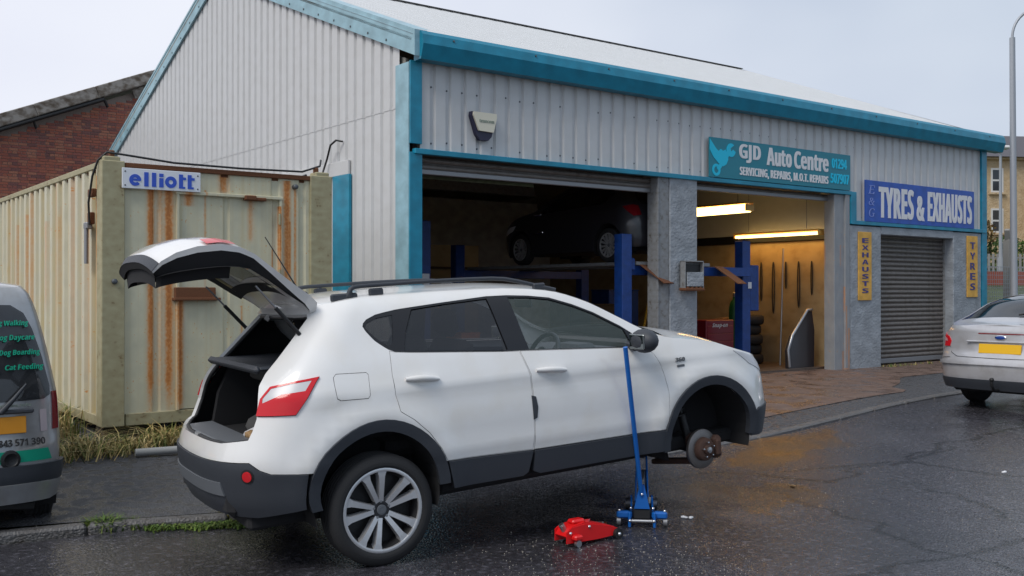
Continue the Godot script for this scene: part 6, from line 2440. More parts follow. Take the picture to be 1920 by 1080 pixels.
# ------------------------------------------------------------------ silver saloon up the street
func make_saloon() -> void:
	var root := thing("silver_car", "silver saloon car with yellow number plate and tow ball parked before the shutter", "car", Vector3(7.10, 0.135, -13.67), deg_to_rad(37.0))
	root.scale = Vector3.ONE * 1.05
	var c := Car.new()
	c.tum = [0.1, 0.90, 0.25, 0.95, 0.45, 0.985, 0.65, 1.0, 0.85, 0.985, 0.95, 0.96, 1.02, 0.925, 1.15, 0.84, 1.3, 0.75, 1.4, 0.68, 1.45, 0.60, 1.5, 0.5]
	c.rake_r = [0.0, 0.16, 0.25, 0.06, 0.40, 0.01, 0.55, 0.0, 0.64, 0.03, 0.75, 0.09, 0.9, 0.11, 1.0, 0.12, 1.06, 0.17, 1.2, 0.4, 1.5, 0.9]
	c.rake_f = [0.0, 0.1, 0.4, 0.0, 0.8, 0.1, 0.95, 0.4, 1.5, 1.0]
	c.lr = 1.2
	c.setup(0.94, 3.75, 3.0, 2.6, -1.06, -0.40, 3.0)
	c.top = [c.u0, 1.045, -1.3, 1.045, -1.0, 1.04, -0.8, 1.05, -0.6, 1.10, -0.3, 1.20, 0.1, 1.325, 0.5, 1.405, 0.9, 1.44, 1.5, 1.44, 1.9, 1.36, 2.4, 1.10, 2.6, 1.02, 3.1, 0.92, c.u1, 0.72]
	c.crown = [c.u0, 0.02, -1.0, 0.03, -0.5, 0.06, 0.5, 0.05, 1.8, 0.05, 2.5, 0.06, 3.2, 0.03, c.u1, 0.0]
	c.bow = [c.u0, 0.0, -1.1, 0.0, -0.8, -0.06, -0.3, -0.14, 0.3, -0.06, 1.0, 0.0, 1.9, 0.08, 2.5, 0.15, 3.0, 0.0, c.u1, 0.0]
	c.creases = [[0.90, 0.0, 0.04, 0.010]]
	var u0 := c.u0
	make_basic_car(root, c, {"arches": [[0.0, 0.34, 0.40], [2.85, 0.34, 0.40]], "bottom": [u0, 0.30, -0.4, 0.30, -0.4, 0.22, 3.3, 0.22, c.u1, 0.22], "dlo": P2([-0.45, 1.06, 2.25, 0.98, 1.9, 1.26, 1.5, 1.37, 0.7, 1.375, 0.2, 1.28]), "glass": [P2([-0.2, 1.09, 0.85, 1.06, 0.82, 1.34, 0.3, 1.27]), P2([0.95, 1.06, 2.1, 1.02, 1.85, 1.25, 1.5, 1.34, 0.93, 1.345])],
		"lamps": [[[-0.80, 0.93, -0.62, 0.95, -0.50, 0.945, -0.48, 0.92, -0.62, 0.80, -0.75, 0.765, -1.02, 0.775, -1.04, 0.84, -0.98, 0.90], M.lamp_red, "tail_lamp"]],
		"decks": [["boot_lid", u0 + 0.001, -0.62, 1.0, M.silver_paint, 0.0], ["rear_window", -0.62, 0.42, 0.88, M.glass_dark, -0.004], ["roof", 0.42, 1.75, 1.0, M.silver_paint, 0.0], ["windscreen", 1.75, 2.5, 0.9, M.glass_dark, -0.005], ["bonnet", 2.5, c.u1 - 0.001, 1.0, M.silver_paint, 0.0]],
		"rear": [[[u0, 0.385, -0.55, 0.385, -0.42, 0.36, -0.42, 0.28, -0.6, 0.26, u0, 0.26], M.plastic_dark, "bumper_insert", 0.012],
			[[u0, 0.60, -0.95, 0.60, -0.66, 0.575, -0.60, 0.555, u0, 0.565], M.silver_paint, "bumper_ledge", 0.022],
			[[u0, 0.945, u0 + 0.30, 0.945, u0 + 0.30, 0.957, u0, 0.957], M.lamp_dark_red, "brake_lamp", 0.004]],
		"paint": M.silver_paint, "floor": 0.28, "axles": [0.0, 2.85], "wheel": [0.32, 0.215, 0.215, 10],
		"seams": [[-1.03, 0.775, -1.08, 0.70, -1.2, 0.655, u0, 0.65], [-0.50, 0.92, -0.47, 0.75, -0.46, 0.62], [-0.45, 0.60, -0.9, 0.625, -1.08, 0.64]]})
	var on := func(v: float, y: float, out: float) -> Transform3D:
		var a := c.at(Vector2(u0 + v, y), out, 1.0)
		var nx: Vector3 = a[1]
		var across := (c.P(u0 + v + 0.03, y) - c.P(u0 + v - 0.03, y)).normalized()
		return Transform3D(Basis(across, nx.cross(across).normalized(), nx), a[0])
	for s in [1.0, -1.0]:
		var mb := MB.new()
		c.panel(mb, P2([-0.80, 0.90, -0.66, 0.915, -0.60, 0.90, -0.72, 0.84, -0.96, 0.835, -0.94, 0.87]), [], 0.011, s, 0.0, 0.06, 0.05)
		put("clear_lens", mb, mat("lens_pink", Color(0.62, 0.30, 0.32), 0.12), root)
		mb = MB.new()
		c.panel(mb, P2([-0.62, 0.49, -0.80, 0.495, -0.80, 0.46, -0.62, 0.455]), [], 0.006, s, 0.0, 0.06, 0.05)
		put("reflector", mb, M.lamp_red, root)
	var mb := MB.new()
	mb.box(Vector3.ZERO, Vector3(0.53, 0.118, 0.008), 0.003)
	var o := put("number_plate", mb, M.plate_yellow, root)
	o.transform = on.call(0.0, 0.765, 0.012)
	mb = MB.new()
	mb.box(Vector3.ZERO, Vector3(0.86, 0.022, 0.03), 0.008)
	o = put("plate_lamp_bar", mb, M.silver_paint, root)
	o.transform = on.call(0.0, 0.85, 0.008)
	mb = MB.new()
	mb.ball(Vector3.ZERO, Vector3(0.075, 0.033, 0.012), 16)
	o = put("badge", mb, M.chrome, root)
	o.transform = on.call(0.0, 0.905, 0.006)
	mb = MB.new()
	mb.ball(Vector3.ZERO, Vector3(0.066, 0.026, 0.012), 16)
	o = put("badge_face", mb, M.badge_blue, root)
	o.transform = on.call(0.0, 0.905, 0.0085)
	mb = MB.new()
	mb.tube([Vector3(-0.95, 0.26, 0), Vector3(-1.12, 0.27, 0), Vector3(-1.17, 0.33, 0), Vector3(-1.17, 0.38, 0)], 0.018, 8)
	mb.ball(Vector3(-1.17, 0.40, 0), Vector3(0.028, 0.028, 0.028), 12)
	put("tow_ball", mb, M.black, root)
	mb = MB.new()
	mb.tube([c.D(-0.58, 0.02) + Vector3(0, 0.02, 0), c.D(-0.50, 0.35) + Vector3(0, 0.03, 0)], [0.014, 0.006], 6)
	put("wiper", mb, M.black, root)
	mb = MB.new()
	mb.ball(c.D(0.75, 0.0) + Vector3(0, 0.02, 0), Vector3(0.05, 0.03, 0.02), 10)
	put("aerial", mb, M.black, root)

# ------------------------------------------------------------------ inside the workshop
func local_box(o: Node3D, called: String, at: Vector3, size: Vector3, m: Material, bev := 0.006, turn := Basis()) -> MeshInstance3D:
	var mb := MB.new()
	mb.box(at, size, bev, turn)
	return put(called, mb, m, o)

func make_hatch_body(root: Node3D) -> void:
	var c := Car.new()
	c.tum = [0.1, 0.90, 0.25, 0.955, 0.45, 0.985, 0.65, 1.0, 0.85, 0.98, 0.95, 0.955, 1.05, 0.90, 1.2, 0.82, 1.35, 0.72, 1.42, 0.64, 1.48, 0.52]
	c.rake_r = [0.0, 0.12, 0.25, 0.04, 0.45, 0.0, 0.65, 0.0, 0.85, 0.07, 1.0, 0.14, 1.2, 0.32, 1.4, 0.52, 1.5, 0.6]
	c.rake_f = [0.0, 0.1, 0.4, 0.0, 0.7, 0.05, 0.9, 0.3, 1.5, 1.0]
	c.lr = 1.1
	c.setup(0.84, 3.30, 2.7, 2.5, -0.72, -0.15, 2.8)
	c.top = [c.u0, 1.37, -0.7, 1.38, -0.3, 1.41, 0.3, 1.43, 1.0, 1.42, 1.4, 1.36, 1.8, 1.17, 2.1, 1.0, 2.5, 0.93, 2.9, 0.84, c.u1, 0.68]
	c.crown = [c.u0, 0.02, 0.0, 0.04, 1.2, 0.04, 2.0, 0.05, 2.6, 0.04, c.u1, 0.0]
	c.bow = [c.u0, 0.0, 1.0, 0.02, 1.6, 0.10, 2.1, 0.14, 2.6, 0.04, c.u1, 0.0]
	var u0 := c.u0
	make_basic_car(root, c, {"arches": [[0.0, 0.31, 0.37], [2.5, 0.31, 0.37]], "bottom": [u0, 0.26, -0.4, 0.26, -0.4, 0.20, 2.9, 0.20, c.u1, 0.20], "dlo": P2([-0.25, 1.20, 0.2, 1.02, 1.95, 0.94, 1.6, 1.18, 1.25, 1.32, 0.3, 1.36, -0.2, 1.31]), "glass": [P2([-0.05, 1.16, 0.22, 1.06, 0.65, 1.04, 0.62, 1.325, 0.1, 1.30]), P2([0.75, 1.03, 1.8, 0.98, 1.55, 1.16, 1.22, 1.29, 0.74, 1.325])],
		"lamps": [[[-0.42, 0.95, -0.62, 0.98, -0.72, 0.96, -0.74, 0.80, -0.60, 0.78], M.lamp_dark_red, "tail_lamp"], [[2.62, 0.76, 2.80, 0.74, 3.05, 0.62, 2.95, 0.58, 2.7, 0.66], M.lamp_clear, "headlamp"]],
		"decks": [["roof", u0 + 0.001, 1.3, 1.0, M.dark_paint, 0.0], ["windscreen", 1.3, 2.1, 0.9, M.glass_dark, -0.005], ["engine_bay", 2.1, c.u1 - 0.001, 0.995, M.black, -0.02]],
		"rear": [[[u0, 1.0, -0.80, 1.0, -0.72, 1.10, -0.78, 1.28, -0.95, 1.32, u0, 1.33], M.glass_dark, "rear_window", 0.003],
			[[u0, 0.52, -0.55, 0.50, -0.42, 0.44, -0.42, 0.30, u0, 0.27], M.dark_paint, "rear_bumper", 0.025]],
		"paint": M.dark_paint, "floor": 0.27, "axles": [0.0, 2.5], "wheel": [0.30, 0.185, 0.215, 14], "du": 0.12})
	var mb := MB.new()
	for k in 8:
		for j in 6:
			var p := []
			for e in [[k, j], [k + 1, j], [k + 1, j + 1], [k, j + 1]]:
				var t: float = e[0] / 8.0
				var s: float = e[1] / 3.0 - 1.0
				p.append(Vector3(2.08 + 0.36 * t - 0.04 * s * s, 1.02 + 0.86 * t - 0.05 * s * s, s * lerpf(0.72, 0.62, t)))
			mb.quad(p[0], p[1], p[2], p[3], Vector3(-1, 0.3, 0))
	put("open_bonnet", mb, M.dark_paint, root)
	for y in [0.93, 0.60]:
		mb = MB.new()
		mb.box(Vector3(1.9 if y > 0.7 else 1.85, y, -0.855), Vector3(0.22, 0.03, 0.02), 0.008)
		put("side_strip", mb, M.chrome, root)

func make_workshop() -> void:
	# four-post lift in the working bay
	var lf := thing("vehicle_lift", "blue four-post vehicle lift holding up the dark hatchback", "vehicle lift", G(0, 0, 0), YAW)
	for p in [[4.25, -0.30], [7.60, -0.62], [4.25, -5.2], [7.60, -5.2]]:
		var mb := MB.new()
		mb.box(Vector3(p[0], 1.22, p[1]), Vector3(0.22, 2.42, 0.20), 0.01)
		mb.box(Vector3(p[0], 0.01, p[1]), Vector3(0.40, 0.025, 0.40), 0.004)
		put("post", mb, M.lift_blue, lf)
	for z in [-0.42, -5.2]:
		local_box(lf, "crossbeam", Vector3(5.92, 1.84, z), Vector3(3.2, 0.16, 0.18), M.lift_blue)
	for a in [4.78, 6.12]:
		local_box(lf, "runway", Vector3(a, 1.955, -2.8), Vector3(0.46, 0.06, 5.0), M.steel_grey)
	for a in [4.78, 6.60]:
		var mb := MB.new()
		mb.bar(Vector3(a, 1.93, -0.32), Vector3(a + 0.15, 1.62, 0.10), 0.42, 0.012, 0.0)
		put("ramp_flap", mb, M.rust, lf)
	local_box(lf, "control_box", Vector3(7.86, 1.55, -0.66), Vector3(0.26, 0.86, 0.22), M.lift_blue, 0.015)
	local_box(lf, "label_plate", Vector3(7.68, 1.60, -0.515), Vector3(0.10, 0.12, 0.006), M.sign_white, 0.002)
	local_box(lf, "lock_bracket", Vector3(4.40, 1.93, -0.30), Vector3(0.14, 0.22, 0.16), M.lift_blue, 0.03)

	var h := thing("dark_hatchback", "black hatchback with raised bonnet on the blue lift", "car", G(5.40, 1.987, -1.05), YAW + PI / 2)
	make_hatch_body(h)
	# a second dark car further in on its own lift
	var h2 := h.duplicate()
	h2.name = "dark_car"
	add_child(h2)
	h2.position = G(1.05, 1.0, -5.6)
	h2.get_node("open_bonnet").free()
	h2.rotation.y = YAW - PI / 2
	tag(h2, "dark car held high just inside the first bay, nose to the street", "car")
	var lf2 := thing("vehicle_lift", "two-post lift with a white and yellow label near the turquoise corner", "vehicle lift", G(0, 0, 0), YAW)
	for a in [1.95]:
		local_box(lf2, "post", Vector3(a, 1.35, -2.9), Vector3(0.24, 2.7, 0.26), M.lift_blue, 0.01)
		local_box(lf2, "swing_arm", Vector3(a - 0.55, 1.08, -3.0), Vector3(1.0, 0.10, 0.14), M.lift_blue, 0.01)
	local_box(lf2, "white_label", Vector3(1.95, 1.62, -2.76), Vector3(0.17, 0.34, 0.006), M.sign_white, 0.002)
	local_box(lf2, "yellow_label", Vector3(1.95, 1.36, -2.76), Vector3(0.17, 0.16, 0.006), M.sign_yellow, 0.002)
	local_box(lf2, "post", Vector3(-0.0 + 0.24, 1.35, -2.9), Vector3(0.2, 2.7, 0.26), M.lift_blue, 0.01)

	# block-built store in the middle of the shop, painted cream
	var st := thing("block_store", "cream painted block store room behind the raised hatchback", "store room", G(3.1, 0, -6.6), YAW)
	local_box(st, "wall", Vector3(0.9, 1.25, 0), Vector3(3.4, 2.5, 0.14), M.cream_wall, 0.004)
	local_box(st, "wall", Vector3(-0.72, 1.25, -1.1), Vector3(0.14, 2.5, 2.0), M.cream_wall, 0.004)
	local_box(st, "hatch_opening", Vector3(0.1, 1.25, 0.072), Vector3(0.7, 0.5, 0.012), M.black, 0.0)
	local_box(st, "shelf", Vector3(0.9, 2.0, 0.16), Vector3(3.3, 0.04, 0.2), M.timber)

	# lit tube fittings
	for l in [[7.9, 3.07, -1.62, 1.8, 0.20, "box"], [9.58, 2.64, -1.40, 2.1, 0.09, "bare"]]:
		var t := thing("tube_light", "glowing %s" % ("boxed tube light hung beside the pier" if l[5] == "box" else "long tube light along the cream partition wall"), "light", G(l[0], l[1], l[2]), YAW)
		var mb := MB.new()
		if l[5] == "box":
			mb.box(Vector3(0, 0, 0), Vector3(0.22, 0.15, l[3]), 0.03)
		else:
			mb.tube([Vector3(-0.04, 0, -l[3] / 2), Vector3(-0.04, 0, l[3] / 2)], 0.028, 10)
			mb.tube([Vector3(0.05, 0, -l[3] / 2), Vector3(0.05, 0, l[3] / 2)], 0.028, 10)
		put("lamp_tube", mb, M.tube_glow, t)
		local_box(t, "housing", Vector3(0, 0.10 if l[5] == "box" else 0.06, 0), Vector3(0.24 if l[5] == "box" else 0.20, 0.04, l[3] + 0.06), M.amber_plastic, 0.01)
		for s in [-1.0, 1.0]:
			local_box(t, "end_cap", Vector3(0, 0.01, s * (l[3] / 2 + 0.02)), Vector3(0.23 if l[5] == "box" else 0.16, 0.13 if l[5] == "box" else 0.09, 0.05), M.amber_plastic, 0.012)
			mb = MB.new()
			mb.tube([Vector3(0, 0.1, s * l[3] * 0.35), Vector3(0, 3.7 - l[1], s * l[3] * 0.35)], 0.008, 6)
			put("hanger", mb, M.steel_dull, t)
		var li := AreaLight3D.new()
		li.name = "lamp"
		t.add_child(li)
		li.area_size = Vector2(0.2, l[3])
		li.rotation.x = -PI / 2
		li.position = Vector3(0, -0.10, 0)
		li.light_color = Color(1.0, 0.66, 0.26)
		li.light_energy = 0.65
		li.shadow_enabled = true

	# tool chest
	var tc := thing("tool_chest", "dark red tool chest with white script beside the green gas bottle", "tool chest", G(7.55, 0, -1.35), YAW)
	local_box(tc, "case", Vector3(0, 0.50, 0), Vector3(0.78, 0.88, 0.45), M.chest_red, 0.012)
	for k in 5:
		local_box(tc, "drawer", Vector3(0, 0.16 + k * 0.15, 0.228), Vector3(0.72, 0.135, 0.012), M.chest_red, 0.004)
	text_on(tc, "Snap-on", Vector3(-0.24, 0.78, 0.236), 0.42, 0.10, M.sign_white, Basis(), true, false, true)
	for k in 4:
		var mb := MB.new()
		mb.lathe(Vector3(-0.3 + 0.6 * (k % 2), 0.04, -0.15 + 0.3 * int(k / 2.0)), Vector3.RIGHT, [Vector2(0, -0.02), Vector2(0.04, -0.02), Vector2(0.04, 0.02), Vector2(0, 0.02)], 12)
		put("castor", mb, M.black, tc)
	var gb := thing("gas_bottle", "tall green welding gas bottle beside the red tool chest", "gas bottle", G(8.17, 0, -1.3), YAW)
	var mb := MB.new()
	mb.lathe(Vector3.ZERO, Vector3.UP, [Vector2(0, 0), Vector2(0.115, 0.01), Vector2(0.115, 1.15), Vector2(0.09, 1.27), Vector2(0.04, 1.33), Vector2(0.035, 1.38), Vector2(0, 1.38)], 20)
	put("cylinder", mb, M.bottle_green, gb)
	mb = MB.new()
	mb.box(Vector3(0, 1.42, 0), Vector3(0.06, 0.10, 0.06), 0.01)
	mb.tube([Vector3(0, 1.44, 0), Vector3(0.12, 1.44, 0.02)], 0.025, 8)
	put("valve", mb, M.steel, gb)
	# leaning body panel
	var dp := thing("car_door_panel", "black car door with a silver edge leaning inside the doorway", "car door", G(9.12, 0, -0.45), YAW)
	mb = MB.new()
	mb.prism(P2([-0.42, 0.0, 0.36, 0.0, 0.38, 0.72, 0.30, 1.10, 0.16, 1.10, -0.30, 0.62, -0.43, 0.35]), -0.05, 0.03)
	put("door_shell", mb, M.dark_paint, dp)
	mb = MB.new()
	mb.tube([Vector3(-0.40, 0.03, 0.03), Vector3(-0.44, 0.36, 0.03), Vector3(-0.31, 0.64, 0.03), Vector3(0.15, 1.12, 0.03), Vector3(0.30, 1.13, 0.03)], 0.030, 8)
	put("edge_strip", mb, M.steel, dp)
	dp.rotation.x = 0.0
	var pole := MB.new()
	pole.tube([Vector3(0, 0.02, 0), Vector3(0.42, 2.35, -0.25)], 0.018, 8)
	var o := put("steel_pole", pole, M.steel_dull)
	o.position = G(9.05, 0, -0.9)
	o.rotation.y = YAW
	tag(o, "thin steel pole leaning on the cream partition wall", "pole")
	# broom with a yellow handle
	var br := thing("broom", "broom with a yellow handle standing by the pier", "broom", G(5.42, 0, -0.85), YAW)
	mb = MB.new()
	mb.tube([Vector3(-0.17, 0.80, 0), Vector3(0.0, 1.50, 0)], 0.018, 8)
	put("handle", mb, M.handle_yellow, br)
	mb = MB.new()
	mb.tube([Vector3(-0.33, 0.10, 0), Vector3(-0.17, 0.80, 0)], 0.016, 8)
	put("lower_handle", mb, M.black, br)
	mb = MB.new()
	mb.box(Vector3(-0.31, 0.06, 0), Vector3(0.34, 0.12, 0.06), 0.01)
	put("head", mb, M.timber, br)
	# boxes, sheets and scrap along the partition
	var n := 0
	for q in [[8.9, -2.2, 0.5, 0.55, 0.5, "card", 0.2, "brown cardboard box near the cream partition"], [9.35, -2.6, 0.5, 0.9, 0.12, "card", 0.35, "tall sheet of brown card against the cream partition"], [8.5, -3.4, 0.7, 0.75, 0.5, "black", 0.1, "black crate behind the gas bottle"], [9.4, -3.6, 0.6, 0.45, 0.4, "orange_plastic", 0.3, "small orange crate near the partition wall"], [3.3, -3.6, 0.5, 0.7, 0.4, "orange_plastic", 0.2, "orange crate under the raised hatchback"], [2.8, -4.6, 1.3, 0.85, 0.6, "timber", 0.0, "dark timber bench in the first bay"], [6.9, -4.0, 0.9, 1.2, 0.6, "black", 0.1, "tall black cabinet under the lift"], [8.4, -5.0, 0.9, 1.5, 0.6, "lift_blue", 0.0, "tall blue cabinet by the partition"]]:
		var bx := thing("crate" if q[5] in ["black", "orange_plastic"] else ("cardboard_box" if q[5] == "card" else ("bench" if q[5] == "timber" else "cabinet")), q[7], "box" if q[5] != "timber" else "bench", G(q[0], 0, q[1]), YAW + q[6])
		local_box(bx, "body", Vector3(0, q[3] / 2, 0), Vector3(q[2], q[3], q[4]), M[q[5]], 0.012)
		local_box(bx, "lid", Vector3(0, q[3] + 0.012, 0), Vector3(q[2] + 0.02, 0.03, q[4] + 0.02), M[q[5]], 0.006)
		n += 1
	# belts and hoses hung on the partition
	var names := ["shortest", "second shortest", "middle-length", "second longest", "longest"]
	for k in 5:
		mb = MB.new()
		var long := 0.55 + 0.13 * k
		var pts := []
		for e in 15:
			var an := TAU * e / 14.0
			pts.append(Vector3(0.0, -long / 2 + cos(an) * long / 2, sin(an) * (0.016 + 0.003 * k)))
		mb.tube(pts, 0.012, 6, false)
		o = put("hanging_belt", mb, M.rubber)
		o.position = G(9.855, 2.1, -0.75 - [2, 0, 4, 1, 3][k] * 0.32)
		o.rotation.y = YAW
		tag(o, "%s black rubber belt hanging on the cream partition wall" % names[k], "belt", "belts hanging on the partition")
	for k in 5:
		var ty := thing("loose_tyre", "black tyre in the stack beside the partition wall, number %s from the floor" % ["one", "two", "three", "four", "five"][k], "tyre", G(9.25 + 0.02 * sin(k * 2.0), 0.10 + k * 0.2, -1.9 + 0.03 * cos(k * 3.0)), YAW, "stacked tyres")
		mb = MB.new()
		mb.lathe(Vector3.ZERO, Vector3.UP, [Vector2(0.19, -0.08), Vector2(0.26, -0.10), Vector2(0.30, -0.07), Vector2(0.31, 0.0), Vector2(0.30, 0.07), Vector2(0.26, 0.10), Vector2(0.19, 0.08), Vector2(0.20, 0.0), Vector2(0.19, -0.08)], 28)
		put("carcass", mb, M.rubber, ty)

# ------------------------------------------------------------------ trolley jacks
func make_jacks() -> void:
	var j := thing("blue_trolley_jack", "blue trolley jack with a long upright handle under the white car", "jack", Vector3(0.93, 0, -7.26), -0.12)
	# x across, z towards the handle end
	for s in [-1.0, 1.0]:
		var mb := MB.new()
		mb.prism(P2([0.03, 0.03, -0.02, 0.05, -0.03, 0.12, -0.16, 0.19, -0.42, 0.13, -0.66, 0.10, -0.68, 0.05, -0.4, 0.035]), s * 0.075 - 0.006, s * 0.075 + 0.006)
		mb.swap_xz()
		put("side_plate", mb, M.jack_blue, j)
		mb = MB.new()
		mb.box(Vector3(s * 0.125, 0.085, 0.0), Vector3(0.11, 0.05, 0.06), 0.012)
		mb.box(Vector3(s * 0.088, 0.055, 0.02), Vector3(0.02, 0.11, 0.07), 0.006)
		put("castor_arm", mb, M.jack_blue, j)
		mb = MB.new()
		mb.lathe(Vector3(s * 0.165, 0.035, -0.01), Vector3(1, 0, 0), [Vector2(0, -0.014), Vector2(0.033, -0.014), Vector2(0.033, 0.014), Vector2(0, 0.014)], 16)
		put("castor", mb, M.steel_dull, j)
		mb = MB.new()
		mb.lathe(Vector3(s * 0.10, 0.04, -0.62), Vector3(1, 0, 0), [Vector2(0, -0.02), Vector2(0.04, -0.02), Vector2(0.04, 0.02), Vector2(0, 0.02)], 16)
		put("front_wheel", mb, M.steel_dull, j)
		for p in [[0.078, 0.13, 0.0], [0.085, 0.05, 0.05], [0.16, 0.115, 0.01]]:
			mb = MB.new()
			mb.ball(Vector3(s * p[0], p[1], p[2]), Vector3(0.013, 0.013, 0.013), 8)
			put("bolt", mb, M.chrome, j)
		mb = MB.new()
		mb.bar(Vector3(s * 0.045, 0.14, -0.12), Vector3(s * 0.035, 0.44, -0.42), 0.012, 0.075, 0.003)
		put("lift_arm", mb, M.jack_blue, j)
	var mb := MB.new()
	mb.tube([Vector3(-0.085, 0.045, 0.03), Vector3(0.085, 0.045, 0.03)], 0.013, 10)
	put("cross_bar", mb, M.steel, j)
	mb = MB.new()
	mb.box(Vector3(0, 0.09, -0.06), Vector3(0.14, 0.09, 0.14), 0.015)
	put("power_unit", mb, M.black, j)
	mb = MB.new()
	mb.tube([Vector3(0.01, 0.12, -0.1), Vector3(0.015, 0.34, -0.32)], 0.022, 12)
	put("ram", mb, M.steel, j)
	mb = MB.new()
	mb.lathe(Vector3(0, 0.44, -0.44), Vector3.UP, [Vector2(0.02, -0.02), Vector2(0.05, 0.0), Vector2(0.05, 0.025), Vector2(0, 0.025)], 16)
	put("saddle", mb, M.steel_dull, j)
	mb = MB.new()
	mb.prism(P2([-0.055, 0.13, 0.055, 0.13, 0.03, 0.24, 0.016, 0.30, -0.016, 0.30, -0.03, 0.24]), -0.02, 0.02)
	put("handle_socket", mb, M.jack_blue, j)
	mb = MB.new()
	mb.tube([Vector3(0, 0.19, 0.0), Vector3(-0.115, 1.30, 0.33)], 0.0165, 12)
	put("handle", mb, M.jack_blue, j)
	mb = MB.new()
	mb.ball(Vector3(0, 0.235, 0.028), Vector3(0.012, 0.012, 0.012), 8)
	put("bolt", mb, M.chrome, j)
	# cup of grease-white plastic by the arm
	mb = MB.new()
	mb.tube([Vector3(0.05, 0.16, -0.05), Vector3(0.055, 0.20, -0.05)], 0.012, 8)
	put("release_knob", mb, M.trim_light, j)

	var r := thing("red_trolley_jack", "small red trolley jack lying on the wet road", "jack", Vector3(0.46, 0, -6.80), 0.62)
	# x along the jack, its nose at +x
	for s in [-1.0, 1.0]:
		mb = MB.new()
		mb.prism(P2([-0.17, 0.025, -0.17, 0.10, -0.13, 0.125, -0.02, 0.135, 0.06, 0.125, 0.20, 0.095, 0.27, 0.075, 0.27, 0.03, 0.10, 0.022]), s * 0.062 - 0.004, s * 0.062 + 0.004)
		put("side_plate", mb, M.jack_red, r)
		mb = MB.new()
		mb.lathe(Vector3(0.265, 0.037, s * 0.075), Vector3(0, 0, 1), [Vector2(0, -0.016), Vector2(0.035, -0.016), Vector2(0.037, 0.0), Vector2(0.035, 0.016), Vector2(0, 0.016)], 16)
		put("front_wheel", mb, M.black, r)
		mb = MB.new()
		mb.ball(Vector3(0.265, 0.037, s * 0.093), Vector3(0.014, 0.014, 0.010), 10)
		put("axle_cap", mb, M.chrome, r)
		mb = MB.new()
		mb.box(Vector3(-0.10, 0.062, s * 0.088), Vector3(0.07, 0.035, 0.05), 0.01)
		put("castor_bracket", mb, M.jack_red, r)
		mb = MB.new()
		mb.lathe(Vector3(-0.10, 0.024, s * 0.095), Vector3(0, 0, 1), [Vector2(0, -0.012), Vector2(0.023, -0.012), Vector2(0.023, 0.012), Vector2(0, 0.012)], 14)
		put("castor", mb, M.steel, r)
		for p in [[-0.14, 0.09], [0.02, 0.115]]:
			mb = MB.new()
			mb.ball(Vector3(p[0], p[1], s * 0.068), Vector3(0.012, 0.012, 0.008), 8)
			put("bolt", mb, M.chrome, r)
	mb = MB.new()
	mb.prism(P2([-0.17, 0.07, -0.12, 0.13, -0.01, 0.148, 0.07, 0.135, 0.25, 0.085, 0.25, 0.075, 0.05, 0.11, -0.16, 0.06]), -0.058, 0.058)
	put("cover", mb, M.jack_red, r)
	mb = MB.new()
	mb.box(Vector3(-0.04, 0.15, 0.0), Vector3(0.11, 0.03, 0.07), 0.012)
	put("lift_arm", mb, M.jack_red, r)
	mb = MB.new()
	mb.lathe(Vector3(0.04, 0.14, 0), Vector3.UP, [Vector2(0.03, 0), Vector2(0.036, 0.018), Vector2(0.02, 0.02), Vector2(0, 0.012)], 14)
	put("saddle", mb, M.chrome, r)
	mb = MB.new()
	mb.lathe(Vector3(-0.15, 0.115, 0), Vector3(-0.5, 0.8, 0), [Vector2(0.02, -0.02), Vector2(0.02, 0.03), Vector2(0.014, 0.032), Vector2(0.014, 0.0)], 12)
	put("handle_socket", mb, M.steel, r)

